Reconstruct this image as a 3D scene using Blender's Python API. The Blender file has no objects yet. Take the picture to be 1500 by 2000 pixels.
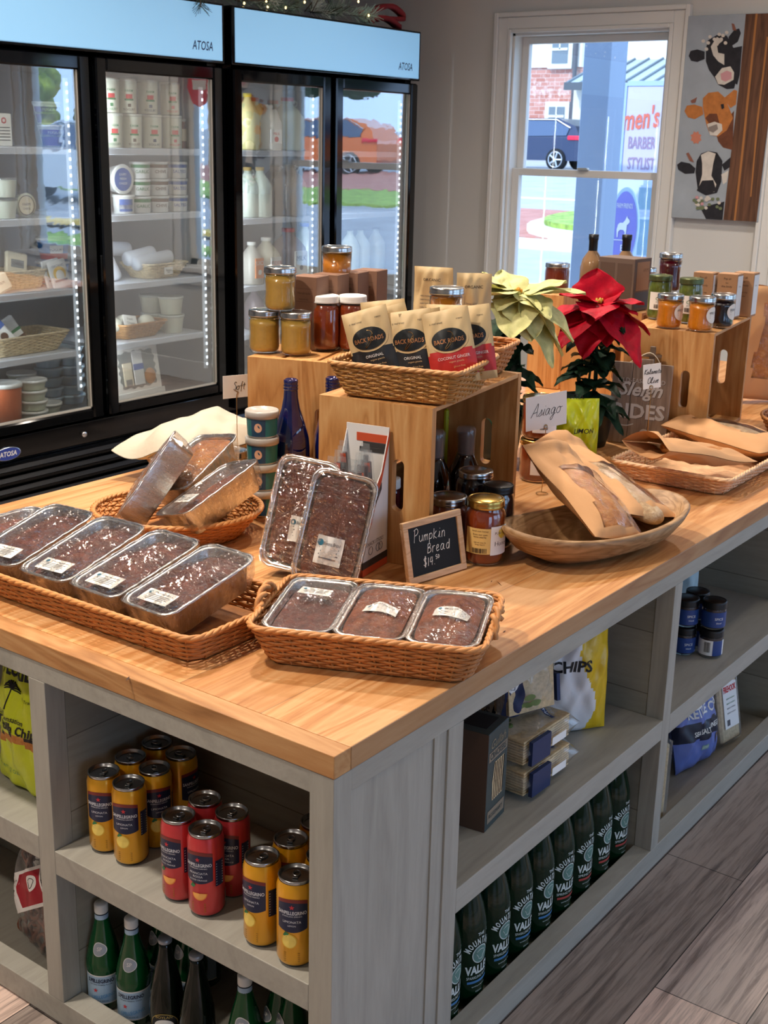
import bpy, math, random
from mathutils import Matrix, Vector
PI = math.pi
R = math.radians
random.seed(7)
scn = bpy.context.scene
COL = scn.collection

# ------------------------------------------------------------------ camera
CAM = Vector((-1.1767, -0.9382, 1.5391))
FPX = 2420.65
CR = Vector((0.59726815, -0.8017401, 0.02199021))
CU = Vector((0.21697052, 0.18790937, 0.95792164))
CF = Vector((0.77213636, 0.56736485, -0.28618625))
cd = bpy.data.cameras.new('camera')
cam = bpy.data.objects.new('camera', cd)
COL.objects.link(cam)
mw = Matrix((CR, CU, -CF)).transposed().to_4x4()
mw.translation = CAM
cam.matrix_world = mw
cd.sensor_fit = 'VERTICAL'
cd.sensor_height = 36
cd.sensor_width = 36
cd.lens = FPX / 2000 * 36
cd.clip_start = 0.05
cd.dof.use_dof = True
cd.dof.focus_distance = 2.1
cd.dof.aperture_fstop = 18.0
scn.camera = cam

# ------------------------------------------------------------------ exposure, sky, sun, room lamps
scn.view_settings.view_transform = 'Standard'
scn.view_settings.look = 'None'
scn.view_settings.gamma = 1
scn.view_settings.use_curve_mapping = False
scn.view_settings.exposure = 0.2
scn.cycles.max_bounces = 10
scn.cycles.transparent_max_bounces = 24
scn.cycles.caustics_reflective = False
scn.cycles.caustics_refractive = False
w = bpy.data.worlds.new('sky')
scn.world = w
w.use_nodes = True
bg = w.node_tree.nodes['Background']
bg.inputs[0].default_value = (0.45, 0.66, 1.0, 1)
bg.inputs[1].default_value = 3.0


def lamp(kind, name, loc, energy, color, **kw):
    l = bpy.data.lights.new(name, kind)
    l.energy = energy
    l.color = color
    d = kw.pop('dir', None)
    for k_, v_ in kw.items():
        setattr(l, k_, v_)
    o = bpy.data.objects.new(name, l)
    COL.objects.link(o)
    o.location = loc
    if d:
        o.rotation_euler = Vector(d).to_track_quat('-Z', 'Y').to_euler()
    return o


lamp('SUN', 'sun', (0, 0, 10), 2.1, (1, 0.93, 0.82), angle=R(0.6), dir=(0.72, -0.30, -0.62))
WARM = (1.0, 0.88, 0.76)
LAMPS = [(-0.4, 0.9), (0.9, 1.2), (2.3, 1.1), (3.5, 0.6), (0.4, -0.6), (2.2, -0.7), (-1.5, -1.2), (-1.6, 0.8), (3.6, -1.8), (1.0, -2.2), (1.6, 2.2), (3.4, 2.2)]
LAMP_W = [56, 50, 44, 30, 5, 6, 6, 34, 4, 3, 13, 5]
for (lx, ly), lw in zip(LAMPS, LAMP_W):
    lamp('AREA', 'downlight_glow', (lx, ly, 2.715), lw * 0.5, WARM, shape='DISK', size=0.13, spread=R(150), dir=(0, 0, -1))

# ------------------------------------------------------------------ helpers: materials
HT = 0.745            # worktop height
FY = 2.874            # plane of the cooler doors
WX = 4.6              # plane of the window wall


def srgb(*c):
    if len(c) == 1:
        c = [int(c[0][i:i + 2], 16) for i in (0, 2, 4)]
    return tuple((x / 255 / 12.92 if x / 255 <= 0.04045 else ((x / 255 + 0.055) / 1.055) ** 2.4) for x in c) + (1,)


class N:
    def __init__(s, name):
        s.m = bpy.data.materials.new(name)
        s.m.use_nodes = True
        s.t = s.m.node_tree
        s.p = s.t.nodes['Principled BSDF']
        s.o = s.t.nodes['Material Output']

    def n(s, kind, **kw):
        nd = s.t.nodes.new('ShaderNode' + kind)
        for k_, v_ in kw.items():
            if k_.startswith('i'):
                key = k_[1:]
                nd.inputs[int(key) if key.isdigit() else key].default_value = v_
            else:
                setattr(nd, k_, v_)
        return nd

    def l(s, a, b):
        s.t.links.new(a, b)

    def math(s, op, a, b=None, c=None):
        nd = s.n('Math', operation=op)
        for i, x in enumerate((a, b, c)):
            if x is None:
                continue
            if isinstance(x, (int, float)):
                nd.inputs[i].default_value = x
            else:
                s.l(x, nd.inputs[i])
        return nd.outputs[0]

    def mix(s, f, a, b, blend='MIX'):
        nd = s.n('Mix', data_type='RGBA', blend_type=blend)
        for i, x in ((0, f), (6, a), (7, b)):
            if isinstance(x, (int, float, tuple)):
                nd.inputs[i].default_value = x
            else:
                s.l(x, nd.inputs[i])
        return nd.outputs[2]

    def noise(s, vec, scale, detail=3, rough=0.5, dist=0):
        nd = s.n('TexNoise')
        s.l(vec, nd.inputs['Vector'])
        nd.inputs['Scale'].default_value = scale
        nd.inputs['Detail'].default_value = detail
        nd.inputs['Roughness'].default_value = rough
        nd.inputs['Distortion'].default_value = dist
        return nd.outputs['Fac']

    def ramp(s, fac, stops):
        nd = s.n('ValToRGB')
        s.l(fac, nd.inputs[0])
        e = nd.color_ramp.elements
        while len(e) < len(stops):
            e.new(0.5)
        for q, (pos, c) in zip(e, stops):
            q.position = pos
            q.color = c if len(c) == 4 else tuple(c) + (1,)
        return nd.outputs[0]

    def mapping(s, scale=(1, 1, 1), coord='Object', rot=(0, 0, 0), loc=(0, 0, 0)):
        tc = s.n('TexCoord')
        mp = s.n('Mapping')
        mp.inputs['Scale'].default_value = scale
        mp.inputs['Rotation'].default_value = rot
        mp.inputs['Location'].default_value = loc
        s.l(tc.outputs[coord], mp.inputs[0])
        return mp.outputs[0]

    def bump(s, h, strength=0.3, dist=0.002):
        b = s.n('Bump')
        b.inputs['Strength'].default_value = strength
        b.inputs['Distance'].default_value = dist
        s.l(h, b.inputs['Height'])
        s.l(b.outputs[0], s.p.inputs['Normal'])
        return b.outputs[0]


_mc = {}


def mat(name, col, rough=0.5, metal=0.0, spec=0.5, em=0.0, var=0.0, vs=30, bump=0.0, bs=60, bd=0.002, coat=0, sss=0, alpha=1, trans=0, ior=1.45):
    if name in _mc:
        return _mc[name]
    a = N(name)
    c = srgb(col) if isinstance(col, str) else tuple(col) + (1,)
    P = a.p.inputs
    P['Base Color'].default_value = c
    P['Roughness'].default_value = rough
    P['Metallic'].default_value = metal
    P['Specular IOR Level'].default_value = spec
    P['Coat Weight'].default_value = coat
    P['Alpha'].default_value = alpha
    P['Transmission Weight'].default_value = trans
    P['IOR'].default_value = ior
    if sss:
        P['Subsurface Weight'].default_value = sss
        P['Subsurface Radius'].default_value = (0.01, 0.006, 0.004)
    if em:
        P['Emission Color'].default_value = c
        P['Emission Strength'].default_value = em
    if var or bump:
        v = a.mapping()
        if var:
            f = a.noise(v, vs, 4, 0.6)
            lo = tuple(x * (1 - var) for x in c[:3]) + (1,)
            hi = tuple(min(1, x * (1 + var)) for x in c[:3]) + (1,)
            a.l(a.ramp(f, [(0.3, lo), (0.7, hi)]), P['Base Color'])
        if bump:
            a.bump(a.noise(v, bs, 4, 0.6), bump, bd)
    a.m.diffuse_color = c
    _mc[name] = a.m
    return a.m


def film(name, tint=(1, 1, 1), rough=0.08, ior=1.5, bump=0.0, bs=60, bd=0.003, refl=1.0, veil=0.0, stretch=(1, 1, 1)):
    """thin clear sheet: transparent with a Fresnel gloss (and a faint milky veil)"""
    if name in _mc:
        return _mc[name]
    a = N(name)
    a.t.nodes.remove(a.p)
    tr = a.n('BsdfTransparent')
    tr.inputs[0].default_value = tuple(tint) + (1,)
    gl = a.n('BsdfGlossy')
    gl.inputs['Roughness'].default_value = rough
    gl.inputs['Color'].default_value = (1, 1, 1, 1)
    geo = a.n('NewGeometry')
    dt = a.n('VectorMath', operation='DOT_PRODUCT')
    a.l(geo.outputs['Normal'], dt.inputs[0])
    a.l(geo.outputs['Incoming'], dt.inputs[1])
    f0 = ((ior - 1) / (ior + 1)) ** 2
    c5 = a.math('POWER', a.math('SUBTRACT', 1.0, a.math('MINIMUM', a.math('ABSOLUTE', dt.outputs['Value']), 1.0)), 5.0)
    f = a.math('ADD', f0, a.math('MULTIPLY', c5, 1 - f0))
    f = a.math('MULTIPLY', f, refl)
    f = a.math('MINIMUM', f, 1.0)
    mx = a.n('MixShader')
    base = tr.outputs[0]
    if veil:
        df = a.n('BsdfDiffuse')
        df.inputs[0].default_value = (0.9, 0.92, 0.93, 1)
        m2 = a.n('MixShader')
        m2.inputs[0].default_value = veil
        a.l(tr.outputs[0], m2.inputs[1])
        a.l(df.outputs[0], m2.inputs[2])
        base = m2.outputs[0]
    a.l(f, mx.inputs[0])
    a.l(base, mx.inputs[1])
    a.l(gl.outputs[0], mx.inputs[2])
    a.l(mx.outputs[0], a.o.inputs[0])
    if bump:
        b = a.n('Bump')
        b.inputs['Strength'].default_value = bump
        b.inputs['Distance'].default_value = bd
        v = a.mapping(stretch)
        a.l(a.noise(v, bs, 5, 0.65, 0.6), b.inputs['Height'])
        a.l(b.outputs[0], gl.inputs['Normal'])
        a.l(b.outputs[0], dt.inputs[0])
    _mc[name] = a.m
    return a.m


def wood(name, stops, scale=(2, 30, 30), plank=0.0, across=1, seam=0.35, rough=0.45, ring=6, bump=0.15, knots=False, vary=0.25):
    """board material: fine grain along local x (scale sets the stretch), boards of width plank across the given axis"""
    a = N(name)
    tc = a.n('TexCoord')
    sep = a.n('SeparateXYZ')
    a.l(tc.outputs['Object'], sep.inputs[0])
    idv = 0.0
    if plank:
        q = a.math('DIVIDE', sep.outputs[across], plank)
        idx = a.math('FLOOR', q)
        wn = a.n('TexWhiteNoise', noise_dimensions='1D')
        a.l(idx, wn.inputs['W'])
        idv = wn.outputs['Value']
    mp = a.n('Mapping')
    mp.inputs['Scale'].default_value = scale
    a.l(tc.outputs['Object'], mp.inputs[0])
    if plank:
        cb = a.n('CombineXYZ')
        sh = a.math('MULTIPLY', idv, 37.0)
        for i in range(3):
            a.l(sh, cb.inputs[i])
        a.l(cb.outputs[0], mp.inputs['Location'])
    v = mp.outputs[0]
    broad = a.noise(v, 0.55, 3, 0.55, 1.2)
    rings = a.math('FRACT', a.math('MULTIPLY', broad, ring))
    rings = a.math('ABSOLUTE', a.math('SUBTRACT', rings, 0.5))
    fine = a.noise(v, 5.0, 5, 0.7)
    f = a.math('ADD', a.math('MULTIPLY', rings, 0.8), a.math('MULTIPLY', fine, 0.6))
    c = a.ramp(f, stops)
    if plank:
        k_ = a.math('ADD', a.math('MULTIPLY', idv, vary), 1 - vary * 0.6)
        cc = a.n('CombineColor')
        for i in range(3):
            a.l(k_, cc.inputs[i])
        c = a.mix(1.0, c, cc.outputs[0], 'MULTIPLY')
        fr = a.math('FRACT', q)
        ln = a.math('LESS_THAN', a.math('MINIMUM', fr, a.math('SUBTRACT', 1.0, fr)), 0.0012 / plank)
        c = a.mix(a.math('MULTIPLY', ln, seam), c, (0.05, 0.03, 0.02, 1))
    if knots:
        vo = a.n('TexVoronoi', feature='DISTANCE_TO_EDGE' if False else 'F1')
        m3 = a.n('Mapping')
        m3.inputs['Scale'].default_value = (3.1, 7, 7)
        a.l(tc.outputs['Object'], m3.inputs[0])
        a.l(m3.outputs[0], vo.inputs['Vector'])
        vo.inputs['Scale'].default_value = 1.0
        kn = a.ramp(vo.outputs['Distance'], [(0.0, (1, 1, 1)), (0.06, (1, 1, 1)), (0.13, (0, 0, 0))])
        c = a.mix(a.math('MULTIPLY', kn, 0.55), c, stops[0][1] if len(stops[0][1]) == 4 else stops[0][1] + (1,))
    a.l(c, a.p.inputs['Base Color'])
    a.p.inputs['Roughness'].default_value = rough
    a.bump(fine, bump, 0.001)
    return a.m


def S(h):
    return srgb(h)


# ------------------------------------------------------------------ helpers: meshes
_tc = {}


def text2d(s, shear=0.0, bold=0.0):
    key = (s, shear, bold)
    if key not in _tc:
        c = bpy.data.curves.new('t', 'FONT')
        c.body = s
        c.size = 1
        c.shear = shear
        c.offset = bold
        c.align_x = 'LEFT'
        c.resolution_u = 2
        o = bpy.data.objects.new('t', c)
        COL.objects.link(o)
        dg = bpy.context.evaluated_depsgraph_get()
        me = bpy.data.meshes.new_from_object(o.evaluated_get(dg))
        vs = [(v.co.x, v.co.y) for v in me.vertices]
        fs = [tuple(p.vertices) for p in me.polygons]
        bpy.data.objects.remove(o)
        bpy.data.curves.remove(c)
        bpy.data.meshes.remove(me)
        x0 = min([v[0] for v in vs] or [0])
        x1 = max([v[0] for v in vs] or [1])
        y0 = min([v[1] for v in vs] or [0])
        y1 = max([v[1] for v in vs] or [1])
        _tc[key] = ([((x - x0), (y - y0)) for x, y in vs], fs, x1 - x0, y1 - y0)
    return _tc[key]


class MB:
    def __init__(s):
        s.v, s.f, s.mi, s.sm, s.mats = [], [], [], [], []
        s.M = Matrix.Identity(4)

    def mid(s, m):
        if m not in s.mats:
            s.mats.append(m)
        return s.mats.index(m)

    def add(s, vs, fs, m, smooth=False):
        b = len(s.v)
        M = s.M
        s.v += [tuple(M @ Vector(q)) for q in vs]
        k_ = s.mid(m)
        for f in fs:
            s.f.append(tuple(b + i for i in f))
            s.mi.append(k_)
            s.sm.append(smooth)
        return s

    def box(s, x0, x1, y0, y1, z0, z1, m):
        vs = [(x, y, z) for z in (z0, z1) for y in (y0, y1) for x in (x0, x1)]
        return s.add(vs, [(0, 2, 3, 1), (4, 5, 7, 6), (0, 1, 5, 4), (2, 6, 7, 3), (0, 4, 6, 2), (1, 3, 7, 5)], m)

    def cbox(s, x0, x1, y0, y1, z0, z1, m, c=0.002):
        """box with chamfered edges"""
        rings = []
        for z, i in ((z0, c), (z0 + c, 0), (z1 - c, 0), (z1, c)):
            a, b, d, e = x0 + i, x1 - i, y0 + i, y1 - i
            rings.append([(a + c, d, z), (b - c, d, z), (b, d + c, z), (b, e - c, z), (b - c, e, z), (a + c, e, z), (a, e - c, z), (a, d + c, z)])
        return s.loft(rings, m, caps=True)

    def loft(s, rings, m, caps=False, smooth=False, closed=True):
        n = len(rings[0])
        vs = [q for r in rings for q in r]
        fs = []
        for i in range(len(rings) - 1):
            for j in range(n if closed else n - 1):
                k_ = (j + 1) % n
                fs.append((i * n + j, i * n + k_, (i + 1) * n + k_, (i + 1) * n + j))
        s.add(vs, fs, m, smooth)
        if caps:
            s.add(list(rings[0]), [tuple(range(n))[::-1]], m)
            s.add(list(rings[-1]), [tuple(range(n))], m)
        return s

    def lathe(s, prof, m, n=28, smooth=True, caps=False):
        rings = [[(r * math.cos(2 * PI * j / n), r * math.sin(2 * PI * j / n), z) for j in range(n)] for r, z in prof]
        return s.loft(rings, m, caps, smooth)

    def tube(s, pts, r, m, n=6, closed=False, smooth=True, caps=True):
        P = [Vector(p) for p in pts]
        L = len(P)
        rings = []
        up = Vector((0, 0, 1))
        for i, p in enumerate(P):
            if closed:
                t = P[(i + 1) % L] - P[i - 1]
            else:
                t = P[min(i + 1, L - 1)] - P[max(i - 1, 0)]
            t = t.normalized() if t.length > 1e-9 else Vector((1, 0, 0))
            a = t.cross(up)
            if a.length < 0.05:
                a = t.cross(Vector((1, 0, 0)))
            a.normalize()
            b = a.cross(t)
            rr = r[i] if isinstance(r, (list, tuple)) else r
            rings.append([tuple(p + rr * (math.cos(2 * PI * j / n) * a + math.sin(2 * PI * j / n) * b)) for j in range(n)])
        if closed:
            rings.append(rings[0])
        return s.loft(rings, m, caps and not closed, smooth)

    def grid(s, fn, nu, nv, m, smooth=True, mfn=None, flip=False):
        vs = [fn(i / nu, j / nv) for j in range(nv + 1) for i in range(nu + 1)]
        groups = {}
        for j in range(nv):
            for i in range(nu):
                a = j * (nu + 1) + i
                q = (a, a + 1, a + nu + 2, a + nu + 1)
                if flip:
                    q = q[::-1]
                mm = mfn((i + 0.5) / nu, (j + 0.5) / nv) if mfn else m
                if mm is not None:
                    groups.setdefault(mm, []).append(q)
        b = len(s.v)
        s.v += [tuple(s.M @ Vector(q)) for q in vs]
        for mm, fs in groups.items():
            k_ = s.mid(mm)
            for f in fs:
                s.f.append(tuple(b + i for i in f))
                s.mi.append(k_)
                s.sm.append(smooth)
        return s

    def ball(s, c, rx, ry, rz, m, nu=16, nv=10):
        def fn(u, v):
            a, b = 2 * PI * u, PI * (v - 0.5)
            return (c[0] + rx * math.cos(a) * math.cos(b), c[1] + ry * math.sin(a) * math.cos(b), c[2] + rz * math.sin(b))
        return s.grid(fn, nu, nv, m)

    def poly(s, pts, m):
        return s.add(pts, [tuple(range(len(pts)))], m)

    def text(s, st, h, m, fn, x=0.0, y=0.0, w=None, shear=0.0, align='C', bold=0.0, rot=0.0):
        """lettering of cap height ~h, centred on (x,y) of a 2-D label space that fn maps to 3-D"""
        vs, fs, tw, th = text2d(st, shear, bold)
        k_ = h / 0.69
        kx = k_ if w is None else w / max(tw, 1e-6)
        off = -tw / 2 if align == 'C' else (0 if align == 'L' else -tw)
        ca, sa = math.cos(rot), math.sin(rot)
        out = []
        for a, b in vs:
            p, q = (a + off) * kx, (b - 0.35) * k_
            out.append(fn(x + p * ca - q * sa, y + p * sa + q * ca))
        return s.add(out, fs, m)

    def build(s, name, parent=None, bevel=0, loc=None, rot=None, subsurf=0, solid=0):
        me = bpy.data.meshes.new(name)
        me.from_pydata(s.v, [], s.f)
        for m in s.mats:
            me.materials.append(m)
        me.polygons.foreach_set('material_index', s.mi)
        me.polygons.foreach_set('use_smooth', s.sm)
        me.update()
        o = bpy.data.objects.new(name, me)
        COL.objects.link(o)
        if parent:
            o.parent = parent
        if loc:
            o.location = loc
        if rot:
            o.rotation_euler = rot
        if bevel:
            b = o.modifiers.new('bevel', 'BEVEL')
            b.width = bevel
            b.segments = 2
            b.limit_method = 'ANGLE'
        if solid:
            q = o.modifiers.new('thick', 'SOLIDIFY')
            q.thickness = solid
        if subsurf:
            q = o.modifiers.new('sub', 'SUBSURF')
            q.levels = q.render_levels = subsurf
        return o


def tag(o, label, cat, group=None, kind=None):
    o['label'] = label
    o['category'] = cat
    if group:
        o['group'] = group
    if kind:
        o['kind'] = kind
    return o


def thing(name, label, cat, loc=(0, 0, 0), rz=0.0, group=None, rot=None):
    o = bpy.data.objects.new(name, None)
    COL.objects.link(o)
    o.empty_display_size = 0.05
    o.location = loc
    o.rotation_euler = rot if rot else (0, 0, rz)
    return tag(o, label, cat, group)


def struct(o):
    o['kind'] = 'structure'
    return o


_kids = {}


def dup(root, label, loc, rz=0.0, rot=None, group=None, scale=None):
    """a copy of a thing with copies of its parts and sub-parts"""
    r = root.copy()
    COL.objects.link(r)
    r.location = loc
    r.rotation_euler = rot if rot else (0, 0, rz)
    r['label'] = label
    if group:
        r['group'] = group
    if scale:
        r.scale = scale
    for ch in [c for c in COL.objects if c.parent == root]:
        c = ch.copy()
        COL.objects.link(c)
        c.parent = r
        for g in [q for q in COL.objects if q.parent == ch]:
            d = g.copy()
            COL.objects.link(d)
            d.parent = c
    return r


def onz(u, v, z=HT):
    """the point of the horizontal plane z that the photo shows at (u, v)"""
    d = CR * ((u - 750) / FPX) - CU * ((v - 1000) / FPX) + CF
    return CAM + d * ((z - CAM.z) / d.z)


def ony(u, v, y=FY):
    d = CR * ((u - 750) / FPX) - CU * ((v - 1000) / FPX) + CF
    return CAM + d * ((y - CAM.y) / d.y)


def onx(u, v, x=WX):
    d = CR * ((u - 750) / FPX) - CU * ((v - 1000) / FPX) + CF
    return CAM + d * ((x - CAM.x) / d.x)


def frame(o, right, up):
    """orient a thing so that local x = right and local z = up (local -y faces out)"""
    r = Vector(right).normalized()
    u = Vector(up)
    u = (u - r * u.dot(r)).normalized()
    b = u.cross(r)
    m = Matrix((r, b, u)).transposed().to_4x4()
    m.translation = o.location
    o.matrix_world = m
    return o


def cylmap(r, a0=0.0, z0=0.0, off=0.0005, taper=0.0):
    """label space -> side of an upright cylinder, x grows to the right when seen from outside; a0 = facing angle"""
    def fn(x, y):
        a = a0 + x / r
        rr = r + off + taper * y
        return (rr * math.cos(a), rr * math.sin(a), z0 + y)
    return fn


def flat(ox=0.0, oy=-0.0005, oz=0.0):
    """label space -> plane facing local -y"""
    return lambda x, y: (ox + x, oy, oz + y)


FACE_CAM = math.atan2(CAM.y - 0.3, CAM.x - 0.8)
# ------------------------------------------------------------------ common materials
M_TOP = wood('worktop_boards', [(0.12, S('a0622f')), (0.4, S('c48a52')), (0.62, S('d09c66')), (0.85, S('dbab78'))], (2.0, 20, 20), plank=0.165, across=1, rough=0.42, ring=5, vary=0.16, knots=True)
M_TOPEDGE = wood('worktop_edge', [(0.15, S('8c5c30')), (0.45, S('b07c48')), (0.8, S('c49662'))], (14, 2.2, 22), rough=0.5, ring=6)
M_GREY = wood('greige_painted_wood', [(0.1, S('88867c')), (0.5, S('9b988d')), (0.9, S('a8a59a'))], (30, 30, 3), rough=0.55, ring=2, bump=0.25)
M_GREYX = wood('greige_painted_wood_long', [(0.1, S('88867c')), (0.5, S('9b988d')), (0.9, S('a8a59a'))], (3, 22, 22), rough=0.55, ring=2, bump=0.25)
M_GREYD = wood('greige_stained_board', [(0.1, S('7b776b')), (0.5, S('8e8a7c')), (0.9, S('9b9788'))], (3, 3, 22), plank=0.14, across=2, rough=0.6, ring=2, bump=0.3, seam=0.6)
PINE = [(0.1, S('9a6430')), (0.42, S('bd864c')), (0.8, S('cfa067'))]
M_PINE = wood('pine_boards', PINE, (2.2, 18, 18), rough=0.5, ring=7, bump=0.1)
M_PINEV = wood('pine_end_board', PINE, (16, 16, 2.4), rough=0.5, ring=7, bump=0.1)
M_WHITE = mat('white_trim_paint', 'dcdcd8', 0.45)
M_PAPER = mat('white_paper', 'efece4', 0.8)
M_CREAM = mat('cream_paper', 'e8dcc0', 0.8)
M_INK = mat('black_ink', '1a1a1c', 0.6)
M_BLACK = mat('black_plastic', '0b0c0f', 0.35)
M_BLKGLOSS = mat('black_gloss_metal', '030406', 0.06, spec=0.5)
M_STEEL = mat('bright_lid_metal', 'c4c4c2', 0.22, 1.0, bump=0.1, bs=90)
M_GOLD = mat('gold_lid_metal', 'c9a75a', 0.25, 1.0)
M_GLASS = film('jar_glass', (0.97, 0.98, 0.97), 0.03, 1.5, refl=1.3)
M_CLEAR = film('clear_plastic', (0.95, 0.96, 0.96), 0.15, 1.45, 0.25, 25, refl=1.2, veil=0.08)
M_WRAP = film('cling_wrap', (0.99, 0.99, 0.99), 0.045, 1.5, 1.0, 38, 0.018, refl=1.7, veil=0.0, stretch=(3.2, 1, 1))
M_FOIL = mat('aluminium_foil', 'd6d4d0', 0.25, 1.0, bump=0.6, bs=130, bd=0.0015)
M_WHITEPL = mat('white_plastic', 'e6e6e2', 0.4)
# ================================================================== the room
def quadwall(name, mb):
    return struct(mb.build(name))


a = N('vinyl_plank_floor')
tc = a.n('TexCoord')
br = a.n('TexBrick')
a.l(tc.outputs['Object'], br.inputs['Vector'])
br.offset = 0.37
br.inputs['Scale'].default_value = 1.0
br.inputs['Brick Width'].default_value = 1.22
br.inputs['Row Height'].default_value = 0.178
br.inputs['Mortar Size'].default_value = 0.0012
br.inputs['Bias'].default_value = 0.1
br.inputs['Color1'].default_value = (0.10, 0.10, 0.10, 1)
br.inputs['Color2'].default_value = (0.9, 0.9, 0.9, 1)
br.inputs['Mortar'].default_value = (0.0, 0.0, 0.0, 1)
mp = a.n('Mapping')
mp.inputs['Scale'].default_value = (5, 95, 1)
a.l(tc.outputs['Object'], mp.inputs[0])
g1 = a.noise(mp.outputs[0], 1.0, 6, 0.7, 0.8)
g2 = a.noise(mp.outputs[0], 0.25, 4, 0.6, 1.5)
cid = a.ramp(br.outputs['Color'], [(0.0, S('2b2724')), (0.05, S('7d726b')), (0.35, S('92857c')), (0.6, S('a3968e')), (0.95, S('d2b8a9'))])
gr = a.ramp(a.math('ADD', a.math('MULTIPLY', g1, 0.6), a.math('MULTIPLY', g2, 0.5)), [(0.38, (0.22, 0.21, 0.21)), (0.48, (0.68, 0.66, 0.66)), (0.60, (1.3, 1.3, 1.3))])
a.l(a.mix(0.9, cid, gr, 'MULTIPLY'), a.p.inputs['Base Color'])
a.p.inputs['Roughness'].default_value = 0.42
a.bump(g1, 0.25, 0.001)
FX0, FX1, FYB, FYF, CZ = -4.0, WX, 3.75, -4.2, 2.75
quadwall('floor', MB().box(FX0 - 0.2, FX1 + 0.15, FYF - 0.2, FYB + 0.2, -0.1, 0, a.m))
M_WALL = mat('warm_white_wall_paint', 'd0d0cc', 0.85, bump=0.05, bs=200)
M_WALLB = mat('grey_wall_paint', '8e8f90', 0.85, bump=0.05, bs=200)
quadwall('ceiling', MB().box(FX0 - 0.2, FX1 + 0.15, FYF - 0.2, FYB + 0.2, CZ, CZ + 0.1, mat('ceiling_paint', 'dedbd4', 0.9)))
quadwall('wall_back', MB().box(FX0, FX1 + 0.15, FYB, FYB + 0.15, 0, CZ, M_WALLB))
quadwall('wall_left', MB().box(FX0 - 0.15, FX0, FYF, FYB, 0, CZ, M_WALL))
# window wall with three openings (only the first is in view, the others light the room)
WIN = [(1.70, 2.56, 0.74, 2.08), (0.84, 1.09, 0.74, 2.08), (-0.72, -0.14, 0.74, 2.10), (-2.9, -1.15, 0.3, 2.2)]
mb = MB()
ys = sorted([FYF, FYB] + [q for w_ in WIN for q in w_[:2]])
for y0, y1 in zip(ys[:-1], ys[1:]):
    op = [w_ for w_ in WIN if abs(w_[0] - y0) < 1e-6]
    if op:
        mb.box(WX, WX + 0.14, y0, y1, 0, op[0][2], M_WALL)
        mb.box(WX, WX + 0.14, y0, y1, op[0][3], CZ, M_WALL)
    else:
        mb.box(WX, WX + 0.14, y0, y1, 0, CZ, M_WALL)
quadwall('wall_right', mb)
mb = MB()
FW = [(-2.6, -0.9), (0.2, 1.9), (2.3, 3.9)]
xs = sorted([FX0, FX1] + [q for w_ in FW for q in w_])
for x0, x1 in zip(xs[:-1], xs[1:]):
    if any(abs(w_[0] - x0) < 1e-6 for w_ in FW):
        mb.box(x0, x1, FYF - 0.14, FYF, 0, 0.4, M_WALL).box(x0, x1, FYF - 0.14, FYF, 2.2, CZ, M_WALL)
    else:
        mb.box(x0, x1, FYF - 0.14, FYF, 0, CZ, M_WALL)
quadwall('wall_front', mb)
M_PANE = film('window_glass', (0.97, 0.985, 1.0), 0.0, 1.45)
# portals help the daylight find the openings
for y0, y1, z0, z1 in WIN:
    o = lamp('AREA', 'window_portal', (WX + 0.16, (y0 + y1) / 2, (z0 + z1) / 2), 1, (1, 1, 1), shape='RECTANGLE', size=z1 - z0, size_y=y1 - y0, dir=(-1, 0, 0))
    o.data.cycles.is_portal = True
for x0, x1 in FW:
    o = lamp('AREA', 'window_portal', ((x0 + x1) / 2, FYF - 0.16, 1.3), 1, (1, 1, 1), shape='RECTANGLE', size=x1 - x0, size_y=1.8, dir=(0, 1, 0))
    o.data.cycles.is_portal = True


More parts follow.
